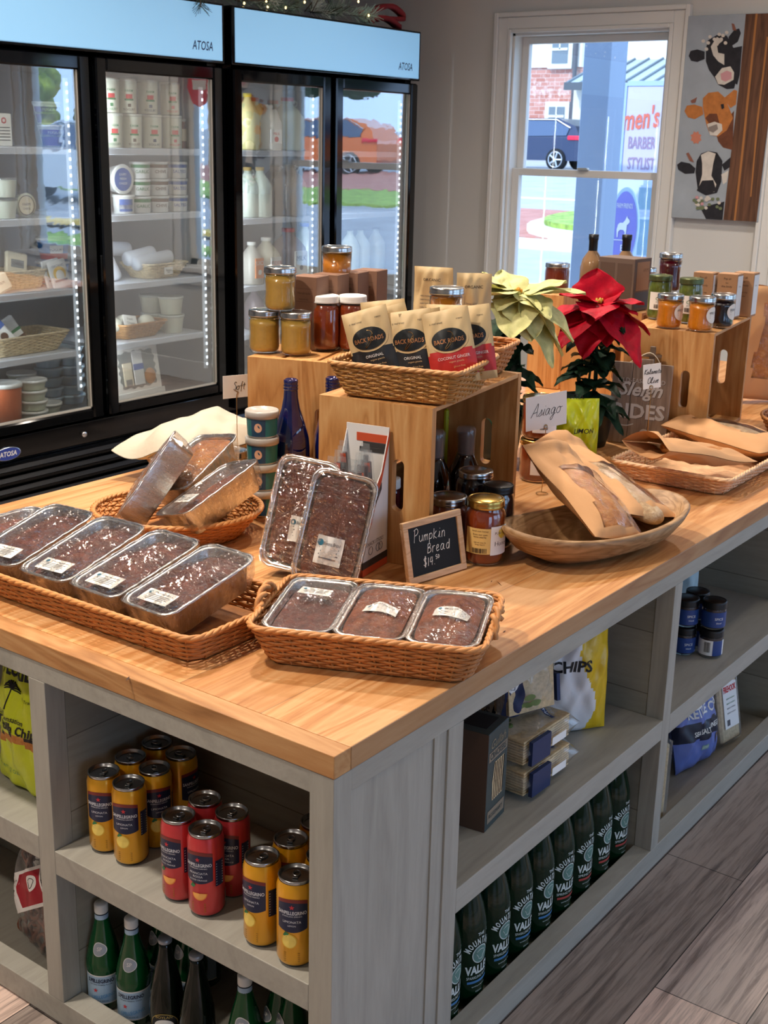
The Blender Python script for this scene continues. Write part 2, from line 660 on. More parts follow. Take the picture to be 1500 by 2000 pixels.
def window(idx, y0, y1, z0, z1, sash=True):
    root = bpy.data.objects.new('window_%d' % idx, None)
    COL.objects.link(root)
    root.location = (WX, (y0 + y1) / 2, z0)
    root['kind'] = 'structure'
    h = (y1 - y0) / 2
    H = z1 - z0
    cw = 0.098
    mb = MB()

    def casing_prof(a0, a1, z_0, z_1, axis):
        pass
    # stepped casing: outer back-band, flat, inner bead
    for inset, wd, th in ((0.0, 0.022, 0.034), (0.022, 0.058, 0.022), (0.080, 0.018, 0.028)):
        o_ = cw - inset
        i_ = o_ - wd
        mb.cbox(-th, 0, -h - o_, -h - i_, -0.06, H + o_, M_WHITE, 0.003)
        mb.cbox(-th, 0, h + i_, h + o_, -0.06, H + o_, M_WHITE, 0.003)
        mb.cbox(-th, 0, -h - i_, h + i_, H + i_, H + o_, M_WHITE, 0.003)
    mb.build('window_casing', root)
    MB().cbox(-0.06, 0.03, -h - 0.12, h + 0.12, -0.03, 0.0, M_WHITE, 0.004).box(-0.02, 0, -h - 0.1, h + 0.1, -0.11, -0.03, M_WHITE).build('window_sill', root)
    mb = MB()
    mb.box(0, 0.14, -h - 0.001, -h + 0.012, 0, H, M_WHITE).box(0, 0.14, h - 0.012, h + 0.001, 0, H, M_WHITE)
    mb.box(0, 0.14, -h, h, H - 0.012, H, M_WHITE).box(0, 0.14, -h, h, 0, 0.012, M_WHITE)
    mb.build('window_jamb', root)
    if sash:
        mid = 1.405 - z0
        for nm, xa, za, zb, tr_, bt in (('upper_sash', 0.075, mid - 0.018, H - 0.012, 0.035, 0.036), ('lower_sash', 0.035, 0.012, mid + 0.018, 0.036, 0.06)):
            mb = MB()
            st = 0.04
            mb.box(xa, xa + 0.035, -h + 0.012, -h + 0.012 + st, za, zb, M_WHITE)
            mb.box(xa, xa + 0.035, h - 0.012 - st, h - 0.012, za, zb, M_WHITE)
            mb.box(xa, xa + 0.035, -h + 0.05, h - 0.05, zb - tr_, zb, M_WHITE)
            mb.box(xa, xa + 0.035, -h + 0.05, h - 0.05, za, za + bt, M_WHITE)
            f = mb.build(nm, root, bevel=0.003)
            MB().box(xa + 0.016, xa + 0.020, -h + 0.05, h - 0.05, za + bt, zb - tr_, M_PANE).build('pane', f)
        MB().cbox(0.015, 0.04, -0.03, 0.03, mid + 0.018, mid + 0.03, mat('sash_lock_metal', 'b9b6ae', 0.4, 0.6), 0.003).build('sash_lock', root)
    else:
        mb = MB()
        for c_ in (-h + 0.012, h - 0.062) + ((-0.02,) if h > 0.5 else ()):
            mb.box(0.04, 0.08, c_, c_ + 0.05, 0, H, M_WHITE)
        mb.box(0.04, 0.08, -h, h, 0, 0.05, M_WHITE).box(0.04, 0.08, -h, h, H - 0.05, H, M_WHITE)
        f = mb.build('window_frame', root)
        MB().box(0.058, 0.062, -h + 0.05, h - 0.05, 0.05, H - 0.05, M_PANE).build('pane', f)
    return root


window(1, *WIN[0])
window(2, *WIN[1], sash=False)
window(3, *WIN[2], sash=False)
window(4, *WIN[3], sash=False)
struct(MB().cbox(-0.012, 0, FYF, FYB, 0, 0.13, M_WHITE, 0.003).build('baseboard_right', loc=(WX, 0, 0)))
struct(MB().cbox(FX0, FX1, -0.012, 0, 0, 0.13, M_WHITE, 0.003).build('baseboard_back', loc=(0, FYB, 0)))
t = thing('window_sign', 'red oval sign hanging in the narrow side window, mirrored in a cooler door', 'sign', (WX + 0.03, 0.965, 1.72))
MB().loft([[(x_, 0.10 * math.cos(2 * PI * i / 32), 0.13 + 0.13 * math.sin(2 * PI * i / 32)) for i in range(32)] for x_ in (0.0, 0.004)], mat('red_window_sign', 'd8323c', 0.4, sss=0.0), caps=True).build('sign_plate', t)
MB().box(-0.002, 0.0, -0.06, 0.06, 0.10, 0.16, M_WHITE).build('white_band', t)
# ceiling downlights
M_LED = mat('lamp_diffuser', 'fff0dc', 0.5, em=6)
dl = None
for i, (lx, ly) in enumerate(LAMPS):
    lb = 'recessed round ceiling downlight over the shop floor'
    if dl is None:
        dl = thing('ceiling_light', lb, 'ceiling light', (lx, ly, 2.72), 0, 'recessed ceiling lights')
        MB().lathe([(0.07, 0.03), (0.095, 0.028), (0.098, 0.02), (0.075, 0.012), (0.07, 0.03)], M_WHITE).build('trim_ring', dl)
        MB().lathe([(0.0001, 0.025), (0.07, 0.025)], M_LED).build('diffuser', dl)
    else:
        dup(dl, lb, (lx, ly, 2.72))

# ================================================================== outdoors, seen through the windows and mirrored in the cooler doors
def gz(x):
    return -0.2 + max(0.0, x - 6) * 0.03


def patch(pts, m, lift=0.0, thick=0.06, mb=None):
    """a paved or planted area lying on the gently rising street"""
    mb = mb or MB()
    top = [(x, y, gz(x) + lift) for x, y in pts]
    bot = [(x, y, gz(x) + lift - thick) for x, y in pts]
    return mb.loft([bot, top], m, caps=True)


M_ASPH = mat('asphalt', 'a9abae', 0.9, var=0.12, vs=1.5)
M_CONC = mat('pale_concrete', 'd8d0c2', 0.9, var=0.08, vs=2)


def brickmat(name, c1, c2, mo, axes=(1, 2), bw=0.22, rh=0.075, patchy=True):
    a = N(name)
    tc = a.n('TexCoord')
    b = a.n('TexBrick')
    se = a.n('SeparateXYZ')
    cb = a.n('CombineXYZ')
    a.l(tc.outputs['Object'], se.inputs[0])
    a.l(se.outputs[axes[0]], cb.inputs[0])
    a.l(se.outputs[axes[1]], cb.inputs[1])
    a.l(cb.outputs[0], b.inputs['Vector'])
    b.inputs['Scale'].default_value = 1
    b.inputs['Brick Width'].default_value = bw
    b.inputs['Row Height'].default_value = rh
    b.inputs['Mortar Size'].default_value = 0.008
    b.inputs['Color1'].default_value = S(c1)
    b.inputs['Color2'].default_value = S(c2)
    b.inputs['Mortar'].default_value = S(mo)
    c = b.outputs['Color']
    if patchy:
        nz = a.noise(tc.outputs['Object'], 1.3, 4, 0.7)
        c = a.mix(a.ramp(nz, [(0.52, (0, 0, 0)), (0.64, (0.7, 0.7, 0.7))]), c, S('e9dcd2'))
    a.l(c, a.p.inputs['Base Color'])
    a.p.inputs['Roughness'].default_value = 0.9
    return a.m


M_BRICK = brickmat('whitewashed_brick', 'b87563', 'cc9484', 'd8c8bd', bw=0.45, rh=0.16)
M_PAVER = brickmat('red_brick_pavers', 'b06f5f', 'bd8070', 'b08a7c', axes=(0, 1), bw=0.4, rh=0.2, patchy=False)
M_GRASS = mat('lawn_grass', '8faa4e', 0.95, var=0.5, vs=5)
struct(patch([(4.8, -80), (4.8, 60), (6, 60), (6, -80)], M_ASPH, thick=0.3).build('ground_near'))
struct(patch([(6, -80), (6, 60), (90, 60), (90, -80)], M_ASPH, thick=0.3).build('ground_street'))
struct(MB().box(FX0 - 6, 4.8, -60, FYF - 0.2, -0.5, -0.2, mat('cool_bounce_asphalt', '5f6a78', 0.9)).build('ground_parking'))  # unseen lot, tinted dark blue to cool the daylight it bounces indoors
struct(patch([(4.8, -30), (4.8, 30), (8.4, 30), (8.4, -30)], M_CONC, 0.05).build('ground_sidewalk'))
struct(patch([(15.0, 3), (15.0, 14), (16.2, 14), (16.2, 3)], M_CONC, 0.03).build('ground_gutter'))
struct(patch([(16.2, 4), (16.2, 16), (21.3, 16), (21.3, 4)], M_PAVER, 0.05).build('ground_paving'))
struct(patch([(24.5, -9), (24.5, 30), (24.8, 30), (24.8, -9)], mat('road_paint', 'f2efe6', 0.8), 0.01).build('ground_lane_line'))


def blob(cx, cy, rx, ry, n=28):
    return [(cx + rx * math.cos(2 * PI * i / n), cy + ry * math.sin(2 * PI * i / n)) for i in range(n)]


t = thing('planted_island', 'kerbed grass island in the brick paving outside the window', 'grass island', (0, 0, 0))
patch(blob(18.8, 8.2, 2.75, 1.9), M_CONC, 0.16, 0.2).build('kerb', t)
patch(blob(18.95, 8.25, 2.5, 1.66), M_GRASS, 0.24, 0.1).build('turf', t)
# what the cooler doors mirror: paving, verges, a kerb and trees across the road
struct(patch([(20, -34), (20, -9), (24, -9), (24, -34)], M_GRASS, 0.05).build('ground_verge'))
struct(patch([(24, -40), (24, -9), (31, -9), (31, -40)], M_PAVER, 0.06).build('ground_plaza'))
struct(patch([(13, -34), (13, -6), (13.4, -6), (13.4, -34)], mat('yellow_kerb_paint', 'd9b75c', 0.8), 0.12).build('ground_kerb'))
struct(patch([(6.2, -13), (6.2, -3), (12, -6), (12, -16)], M_GRASS, 0.06).build('ground_lawn'))
M_LEAFY = mat('yellow_green_foliage', 'a8b43a', 0.9, var=0.6, vs=3)
M_DKLEAF = mat('dark_evergreen_foliage', '31452a', 0.9, var=0.6, vs=4)
M_BARK = mat('grey_bark', '6b5f52', 0.9)


def tree(x, y, h, r, m, label, seed):
    rn = random.Random(seed)
    t = thing('street_tree', label, 'tree', (x, y, gz(x)), group=None)
    MB().tube([(0, 0, 0), (0.1, 0, h * 0.3), (0, 0.1, h * 0.6)], [0.22, 0.17, 0.1], M_BARK, 8).build('trunk', t)
    mb = MB()
    for _ in range(26):
        a_, b_ = rn.uniform(0, 2 * PI), rn.uniform(-0.6, 1)
        rr = r * rn.uniform(0.2, 0.75)
        c = (rr * math.cos(a_), rr * math.sin(a_), h * 0.62 + b_ * h * 0.3)
        q = r * rn.uniform(0.28, 0.45)
        mb.ball(c, q, q, q * 0.9, m, 9, 6)
    mb.build('crown', t)


tree(24.0, -26.2, 3.6, 1.4, M_LEAFY, 'yellow green street tree mirrored in the left cooler door', 1)
tree(25.2, -22.6, 3.4, 1.4, M_DKLEAF, 'dark evergreen beside the yellow green tree across the road', 2)
tree(45, -31, 8, 3.6, M_DKLEAF, 'tall dark tree standing behind the brick plaza', 3)

# brick house across the road
BX = 46.0
hs = thing('brick_house', 'whitewashed brick house with white upper storey across the road', 'building', (BX, 26, gz(BX)))
b0 = 26
gzb = gz(BX)


def bp(u, v):
    q = onx(u, v, BX)
    return q.y - b0, q.z - gzb


y1, zt = bp(1010, 133)
y0, _ = bp(1137, 133)
MB().box(0, 8, y0, y1 + 8, 0, zt, M_BRICK).build('brick_wall', hs)
MB().box(-0.1, 8, y0, y1 + 8, zt, zt + 6, mat('white_siding', 'eeeae2', 0.7)).build('upper_siding', hs)
M_DKGLASS = mat('dark_window_glass', '6f7a80', 0.1, spec=0.8)
for (ua, va, ub, vb) in ((1086, 70, 1113, 124), (1078, 209, 1106, 246)):
    ya, za = bp(ua, va)
    yb, zb = bp(ub, vb)
    f = MB().box(-0.22, 0, yb - 0.2, ya + 0.2, zb - 0.2, za + 0.2, M_WHITE).build('window_frame', hs)
    MB().box(-0.25, -0.22, yb, ya, zb, za, M_DKGLASS).box(-0.28, -0.25, yb, ya, (za + zb) / 2 - 0.05, (za + zb) / 2 + 0.05, M_WHITE).box(-0.28, -0.25, (ya + yb) / 2 - 0.03, (ya + yb) / 2 + 0.03, (za + zb) / 2, za, M_WHITE).build('pane', f)
ya, _ = bp(1138, 100)
MB().tube([(-0.2, ya + 0.2, 0), (-0.2, ya + 0.2, zt + 6)], 0.09, mat('downpipe_metal', '5b5b60', 0.5), 8).build('downpipe', hs)
# shop block behind with a standing seam roof
BX2 = 40.0
q0, q1 = onx(1222, 165, BX2), onx(1330, 165, BX2)
gz2 = gz(BX2)
t = thing('shop_building', 'white shop block with grey standing seam roof behind the barber sign', 'building', (BX2, 0, gz2))
MB().box(0, 6, q1.y - 12, q0.y + 2, 0, q0.z - gz2, mat('cream_siding', 'e9e3d4', 0.8)).build('wall', t)
zr0, zr1 = q0.z - gz2, onx(1260, 112, BX2).z - gz2
mb = MB()
M_ROOF = mat('grey_metal_roof', 'a9b3b8', 0.5, 0.2)
mb.loft([[(-0.6, q1.y - 12, zr0), (-0.6, q0.y + 2, zr0)], [(2.4, q1.y - 12, zr1 + 0.1), (2.4, q0.y + 2, zr1 + 0.1)]], M_ROOF, closed=False)
y = q0.y + 2
while y > q1.y - 12:
    mb.tube([(-0.6, y, zr0 + 0.03), (2.4, y, zr1 + 0.13)], 0.05, mat('roof_seam', '6f7a80', 0.5), 5)
    y -= 0.55
mb.build('roof', t)
MB().box(-0.75, -0.6, q1.y - 12, q0.y + 2, zr0 - 0.2, zr0 + 0.05, mat('gutter_metal', '55585c', 0.5)).build('gutter', t)
MB().box(2.4, 6, q1.y - 12, q0.y + 2, zr1, zr1 + 5, mat('white_siding', 'eeeae2')).build('upper_wall', t)
wq = onx(1272, 88, BX2)
f = MB().box(2.3, 2.4, wq.y - 0.35, wq.y + 0.35, wq.z - gz2 - 0.3, wq.z - gz2 + 0.7, M_WHITE).build('window_frame', t)
MB().box(2.27, 2.3, wq.y - 0.25, wq.y + 0.25, wq.z - gz2 - 0.2, wq.z - gz2 + 0.6, M_DKGLASS).build('pane', f)


def car(name, label, loc, rz, paint, length=4.7):
    """estate car, local x along its length (nose at -x), rear at +x"""
    t = thing(name, label, 'car', loc, rz)
    L = length / 2
    prof = [(-L, 0.35), (-L, 0.75), (-L + 0.15, 0.88), (-L + 1.1, 1.02), (-L + 1.75, 1.52), (-L + 2.3, 1.66), (L - 1.0, 1.66), (L - 0.35, 1.42), (L - 0.12, 1.05), (L, 0.95), (L, 0.45), (L - 0.1, 0.32), (-L + 0.1, 0.30)]
    rings = []
    for y, k_ in ((-0.93, 0.9), (-0.95, 1), (0.95, 1), (0.93, 0.9)):
        rings.append([(x, y * (1 - 0.17 * max(0, (z - 0.95) / 0.7)), 0.35 + (z - 0.35) * (k_ if z > 1 else 1) if False else z) for x, z in prof])
    m = mat('car_paint_' + paint, paint, 0.25, 0.3, coat=0.6)
    mb = MB()
    mb.loft(rings, m, caps=True)
    mb.build('body', t, bevel=0.05)
    gl = mat('car_glass', '4a5c78', 0.08, spec=0.8)
    for sgn in (-1, 1):
        def side(x, z, o=0.012):
            return (x, sgn * (0.95 * (1 - 0.17 * max(0, (z - 0.95) / 0.7)) + o), z)
        MB().poly([side(*q) for q in ((-L + 1.25, 1.08), (-L + 1.85, 1.50), (-L + 2.4, 1.58), (-L + 2.4, 1.08))], gl).poly([side(*q) for q in ((-L + 2.5, 1.08), (-L + 2.5, 1.58), (L - 1.1, 1.58), (L - 0.55, 1.35), (L - 0.62, 1.12))], gl).build('side_window', t)
        MB().tube([side(-L + 1.2, 1.08, 0.02), side(-L + 1.85, 1.54, 0.02), side(-L + 2.4, 1.62, 0.02), side(L - 1.05, 1.62, 0.02), side(L - 0.5, 1.36, 0.02)], 0.018, mat('chrome_strip', 'd8dadc', 0.15, 1), 5).build('chrome_strip', t)
        MB().cbox(L - 0.55, L + 0.02, sgn * 0.93 - 0.06, sgn * 0.93 + 0.06, 0.98, 1.12, mat('tail_light', 'd0233f', 0.2, em=0.4), 0.02).build('tail_light', t)
        for wx_ in (-L + 0.9, L - 0.95):
            mb = MB()
            mb.M = Matrix.Translation((wx_, sgn * 0.86, 0.35)) @ Matrix.Rotation(PI / 2, 4, 'X')
            mb.lathe([(0.01, -0.12), (0.35, -0.12), (0.36, 0), (0.35, 0.12), (0.01, 0.12)], mat('tyre_rubber', '17181a', 0.8), 24)
            w_ = mb.build('wheel', t)
            mb = MB()
            mb.M = Matrix.Translation((wx_, sgn * 0.985, 0.35)) @ Matrix.Rotation(PI / 2, 4, 'X')
            for k_ in range(5):
                a_ = 2 * PI * k_ / 5
                mb.tube([(0, 0, 0), (0.24 * math.cos(a_), 0.24 * math.sin(a_), 0)], 0.035, mat('alloy_rim', 'c9ccd0', 0.3, 0.9), 5)
            mb.tube([(0.25 * math.cos(2 * PI * q / 20), 0.25 * math.sin(2 * PI * q / 20), 0) for q in range(20)], 0.02, mat('alloy_rim', 'c9ccd0'), 5, closed=True)
            mb.build('rim', w_)
    return t


q = onz(1082, 334, 0.74)
cx_ = 37.5
cyy = CAM.y + (q.y - CAM.y) * (cx_ - CAM.x) / (q.x - CAM.x)
car('parked_car', 'dark blue estate car parked beyond the road, seen through the window', (cx_, cyy + 0.9, gz(cx_)), R(-88), '27324f')
car('parked_car', 'pale silver car standing by the lawn, mirrored in the left cooler door', (17.5, -15.5, gz(17.5)), R(70), 'cfd3d6')
car('parked_car', 'orange car behind the brick plaza, mirrored in the right cooler doors', (30.5, -19.5, gz(30.5)), R(80), 'e8762e', 5.2)

# the porch next to the window: post, barber sign, white door with an oval sign
PX = 5.6
qa, qb = onx(1128, 300, PX), onx(1180, 300, PX)
M_POST = mat('slate_blue_paint', '8795ab', 0.5)
t = thing('porch_post', 'square slate blue porch post standing outside the window', 'post', (PX, (qa.y + qb.y) / 2, -0.15))
MB().cbox(0, 0.21, qb.y - (qa.y + qb.y) / 2, qa.y - (qa.y + qb.y) / 2, 0, 3.3, M_POST, 0.004).build('shaft', t)
MB().cbox(-0.03, 0.22, qb.y - (qa.y + qb.y) / 2 - 0.03, qa.y - (qa.y + qb.y) / 2 + 0.03, 0, 0.2, M_POST, 0.004).build('plinth', t)
SX = 6.4
M_SIGN = mat('lavender_sign_board', 'c9c3de', 0.5)
qt, qb2 = onx(1226, 168, SX), onx(1311, 346, SX)
cy = (qt.y + qb2.y) / 2
t = thing('hanging_sign', "tall lavender board sign of the men's barber outside the window", 'sign', (SX, cy, qb2.z))
wd, hg = (qt.y - qb2.y), qt.z - qb2.z
MB().cbox(0, 0.03, -wd / 2, wd / 2, 0, hg, M_SIGN, 0.004).build('board', t)


def signmap(x, y):
    return (-0.004, -x, y)


M_CORAL = mat('coral_sign_paint', 'd9705c', 0.6)
M_MAUVE = mat('mauve_sign_paint', '9d86a0', 0.6)


def sp(u, v):
    q = onx(u, v, SX)
    return -(q.y - cy), q.z - qb2.z


mb = MB()
x_, y_ = sp(1252, 232)
mb.text("men's", 0.125, M_CORAL, signmap, x_, y_, w=wd * 0.74, shear=0.25, bold=0.02, rot=0.1)
x_, y_ = sp(1254, 279)
mb.text('BARBER', 0.072, M_MAUVE, signmap, x_, y_, w=wd * 0.54, bold=0.012)
x_, y_ = sp(1252, 320)
mb.text('STYLIST', 0.072, M_MAUVE, signmap, x_, y_, w=wd * 0.54, bold=0.012)
mb.build('lettering', t)
MB().box(-0.005, 0.035, -wd / 2 - 0.02, -wd / 2, -0.01, hg + 0.02, mat('pale_blue_frame', 'a9bfe6', 0.5)).box(-0.005, 0.035, -wd / 2, wd / 2, hg, hg + 0.03, mat('pale_blue_frame', 'a9bfe6')).box(-0.005, 0.035, wd / 2, wd / 2 + 0.02, -0.01, hg + 0.02, mat('pale_blue_frame', 'a9bfe6')).build('sign_frame', t)
DX = 6.6
qa, qb = onx(1205, 350, DX), onx(1292, 350, DX)
cy = (qa.y + qb.y) / 2
hw = (qa.y - qb.y) / 2
M_DOORW = mat('pale_blue_door_paint', 'c3cfe8', 0.5)
t = thing('porch_screen', 'pale blue porch screen with small panes behind the oval sign', 'screen', (DX, cy, -0.15))
MB().box(0.02, 0.05, -hw, hw, 0, qa.z + 0.15, M_DOORW).build('panel', t)
for va, vb in ((366, 410), (428, 500)):
    a1, a2 = onx(1249, va, DX), onx(1272, vb, DX)
    f = MB().box(0, 0.02, a2.y - cy - 0.015, a1.y - cy + 0.015, a2.z + 0.15 - 0.015, a1.z + 0.15 + 0.015, M_DOORW).build('muntin', t)
    MB().box(-0.005, 0.0, a2.y - cy, a1.y - cy, a2.z + 0.15, a1.z + 0.15, mat('teal_glass', '7f9fb0', 0.1)).build('pane', f)
OX = 6.3
qc = onx(1218, 446, OX)
rx_, rz_ = (onx(1190, 446, OX).y - onx(1246, 446, OX).y) / 2, (onx(1218, 368, OX).z - onx(1218, 528, OX).z) / 2
t = thing('oval_sign', 'violet oval sign with a white dog hanging outside the window', 'sign', (OX, qc.y, qc.z))
M_VIO = mat('violet_sign_paint', '7b78c2', 0.5)
mb = MB()
el = lambda k_, x: [(x, rx_ * k_ * math.cos(2 * PI * i / 40), rz_ * k_ * math.sin(2 * PI * i / 40)) for i in range(40)]
mb.loft([el(1, 0.02), el(1, 0)], mat('pale_blue_frame', 'a9bfe6'), caps=True).poly(el(0.9, -0.003), M_VIO)
mb.build('sign_plate', t)
mb = MB()
dog = [(-.42, -.30), (-.36, -.30), (-.34, -.12), (-.22, -.05), (0, -.05), (.12, -.12), (.10, -.30), (.18, -.30), (.22, -.08), (.24, .12), (.34, .16), (.42, .22), (.38, .30), (.26, .34), (.22, .42), (.16, .34), (.08, .26), (-.05, .18), (-.25, .18), (-.38, .12), (-.46, -.05)]
mb.add([(-0.006, -x * rx_, z * rz_ * 0.75) for x, z in dog], [tuple(range(len(dog)))], M_WHITE)
mb.box(-0.006, -0.003, -rx_ * 0.6, rx_ * 0.6, -rz_ * 0.30, -rz_ * 0.28, M_WHITE)
mb.text('FARM FRIENDS', rz_ * 0.12, M_WHITE, lambda x, y: (-0.006, -x, y), 0, rz_ * 0.55, w=rx_ * 1.1)
mb.text('ER', rz_ * 0.16, M_WHITE, lambda x, y: (-0.006, -x, y), rx_ * 0.2, -rz_ * 0.48)
mb.build('emblem', t)
# ================================================================== the display island
SHELF2 = 0.0
IL = 3.5      # length
ID = 1.318    # depth
TW = 0.0358   # worktop thickness
ZA = HT - 0.0695   # underside of the apron
isl = thing('display_island', 'long greige painted wooden display island with open shelves', 'display island', (IL / 2, ID / 2, 0))
sx, sy = IL / 2, ID / 2


def ib(mb):
    mb.M = Matrix.Translation((-sx, -sy, 0))
    return mb


m = ib(MB())
zt = HT - TW
# posts and panels
for (x0, x1, y0, y1) in ((0, 0.04, 0, 0.0434), (0, 0.04, ID - 0.0434, ID), (IL - 0.04, IL, 0, 0.05), (IL - 0.04, IL, ID - 0.05, ID)):
    ib(MB()).box(x0, x1, y0, y1, 0.0, zt, M_GREY).build('post', isl, bevel=0.0012)
# left end face: stiles between bays, rails
ib(MB()).box(-0.0, 0.04, 0.6106, 0.6523, 0.0534, ZA, M_GREY).build('stile', isl, bevel=0.0012)
for xs in ((0.2825, 0.3242), (1.1212, 1.1586), (2.0, 2.0375), (2.88, 2.92)):
    ib(MB()).box(xs[0], xs[1], 0.0, 0.04, 0.0534, ZA, M_GREY).build('stile', isl, bevel=0.0012)
ib(MB()).box(0.0005, 0.04, 0.04, ID - 0.04, ZA, zt, M_GREYX).build('apron', isl, bevel=0.0008)
ib(MB()).box(0.04, IL - 0.04, 0.0005, 0.04, ZA, zt, M_GREYX).build('apron', isl, bevel=0.0008)
ib(MB()).box(0.04, IL - 0.04, ID - 0.04, ID, ZA, zt, M_GREYX).build('apron', isl)
ib(MB()).box(0.0, 0.042, 0.0, ID, 0.004, 0.0534, M_GREYX).build('bottom_rail', isl, bevel=0.0015)
ib(MB()).box(0.042, IL, 0.0, 0.042, 0.004, 0.0534, M_GREYX).build('bottom_rail', isl, bevel=0.0015)
ib(MB()).box(0.042, IL, ID - 0.04, ID, 0.004, 0.0534, M_GREYX).build('bottom_rail', isl)
# corner panel on the long side, set back a little
ib(MB()).box(0.04, 0.2825, 0.004, 0.018, 0.0534, ZA, M_GREY).build('corner_panel', isl)
ib(MB()).box(0.245, 0.262, 0.001, 0.006, 0.0534, ZA, M_GREY).build('corner_bead', isl)
# bay backs and sides
EB = 0.2415   # depth of the bays in the end face
LB = 0.50   # depth of the bays on the long side
ib(MB()).box(0.04, 0.040 + EB, 0.6106, 0.6523, 0.02, ZA + 0.02, M_GREYD).build('divider', isl)
ib(MB()).box(0.04, 0.04 + EB, 0.019, 0.034, 0.02, ZA + 0.02, M_GREYD).build('divider', isl)
ib(MB()).box(EB + 0.041, EB + 0.055, LB, ID - 0.04, 0.02, ZA + 0.02, M_GREYD).build('back_panel', isl)
ib(MB()).box(0.04, EB + 0.04, ID - 0.055, ID - 0.04, 0.02, ZA + 0.02, M_GREYD).build('divider', isl)
ib(MB()).box(0.2825, 0.3235, 0.04, LB, 0.02, ZA + 0.02, M_GREYD).build('divider', isl)
for x0, x1 in ((1.1212, 1.1586), (2.0, 2.0375), (2.88, 2.92)):
    ib(MB()).box(x0 + 0.002, x1 - 0.002, 0.04, LB, 0.02, ZA + 0.02, M_GREYD).build('divider', isl)
ib(MB()).box(0.3235, IL - 0.04, LB, LB + 0.015, 0.02, ZA + 0.02, M_GREYD).build('back_panel', isl)
ib(MB()).box(IL - 0.02, IL, 0.05, ID - 0.05, 0.05, zt, M_GREY).build('end_panel', isl)
ib(MB()).box(0.3, IL, ID - 0.02, ID - 0.004, 0.05, ZA, M_GREY).build('rear_panel', isl)
# shelves: end face (z 0.362) and long side (z 0.371, next bay 0.345?)
ib(MB()).box(-0.0, EB + 0.04, 0.0434, 0.6106, 0.316, 0.362, M_GREYX).build('shelf', isl, bevel=0.0015)
ib(MB()).box(-0.0, EB + 0.04, 0.6523, ID - 0.0434, 0.330, 0.376, M_GREYX).build('shelf', isl, bevel=0.0015)
ib(MB()).box(0.3242, 1.1212, 0.0, LB, 0.3246, 0.3707, M_GREYX).build('shelf', isl, bevel=0.0015)
ib(MB()).box(1.1586, 2.0, 0.0, LB, 0.3246 + SHELF2, 0.3707 + SHELF2, M_GREYX).build('shelf', isl, bevel=0.0015)
ib(MB()).box(2.0375, 2.88, 0.0, LB, 0.3246, 0.3707, M_GREYX).build('shelf', isl, bevel=0.0015)
ib(MB()).box(0.04, EB + 0.04, 0.04, ID - 0.04, 0.008, 0.020, M_GREYX).build('bottom_board', isl)
ib(MB()).box(0.32, IL - 0.04, 0.04, LB, 0.008, 0.020, M_GREYX).build('bottom_board', isl)

top = thing('worktop', 'thick natural wood worktop of glued boards on the island', 'worktop', (0, 0, zt + 0.0006))
m = MB()
m.box(0.036, IL + 0.001, -0.001, ID + 0.001, 0, TW - 0.0006, M_TOP)
m.build('board_field', top, bevel=0.0015)
MB().box(-0.001, 0.0355, -0.001, ID + 0.001, 0, TW - 0.0006, M_TOPEDGE).build('end_batten', top, bevel=0.0015)
# a few knots and checks that sit in the wood
M_KNOT = mat('dark_knot', '3c2412', 0.7)
m = MB()
for (u, v, L_, w_, ang) in ((985, 1234, 0.012, 0.003, 0.1), (975, 1140, 0.03, 0.0018, 0.9), (250, 1326, 0.018, 0.0045, 0.5), (960, 1136, 0.012, 0.002, 0.3), (1205, 1205, 0.006, 0.004, 0), (1005, 1048, 0.02, 0.0015, 0.4)):
    q = onz(u, v, HT)
    if q.y < 0.004:
        continue
    m.M = Matrix.Translation((q.x, q.y, 0)) @ Matrix.Rotation(ang, 4, 'Z')
    m.poly([(-L_ / 2, 0, TW), (0, -w_ / 2, TW), (L_ / 2, w_ * 0.2, TW), (0, w_ / 2, TW)], M_KNOT)
m.build('knots', top)
# ================================================================== two glass-door coolers
M_HEAD = mat('lit_blue_sign_panel', '8cc0e6', 0.35, em=0.42)
M_SHELF = mat('white_coated_shelf', 'd3d8e2', 0.4)
M_LINER = mat('brushed_cooler_liner', 'a9abae', 0.35, 0.7, bump=0.1, bs=30)
M_NAVY = mat('navy_print', '1b2c55', 0.5)
M_DOORGLASS = film('cooler_door_glass', (0.93, 0.96, 0.96), 0.0, 1.52, 0.05, 1.2, 0.01, refl=4.6, veil=0.0)
M_GASKET = mat('door_inner_bezel', 'b7b3a9', 0.5)
M_LEDS = mat('cooler_led', 'eef4ff', 0.5, em=3)


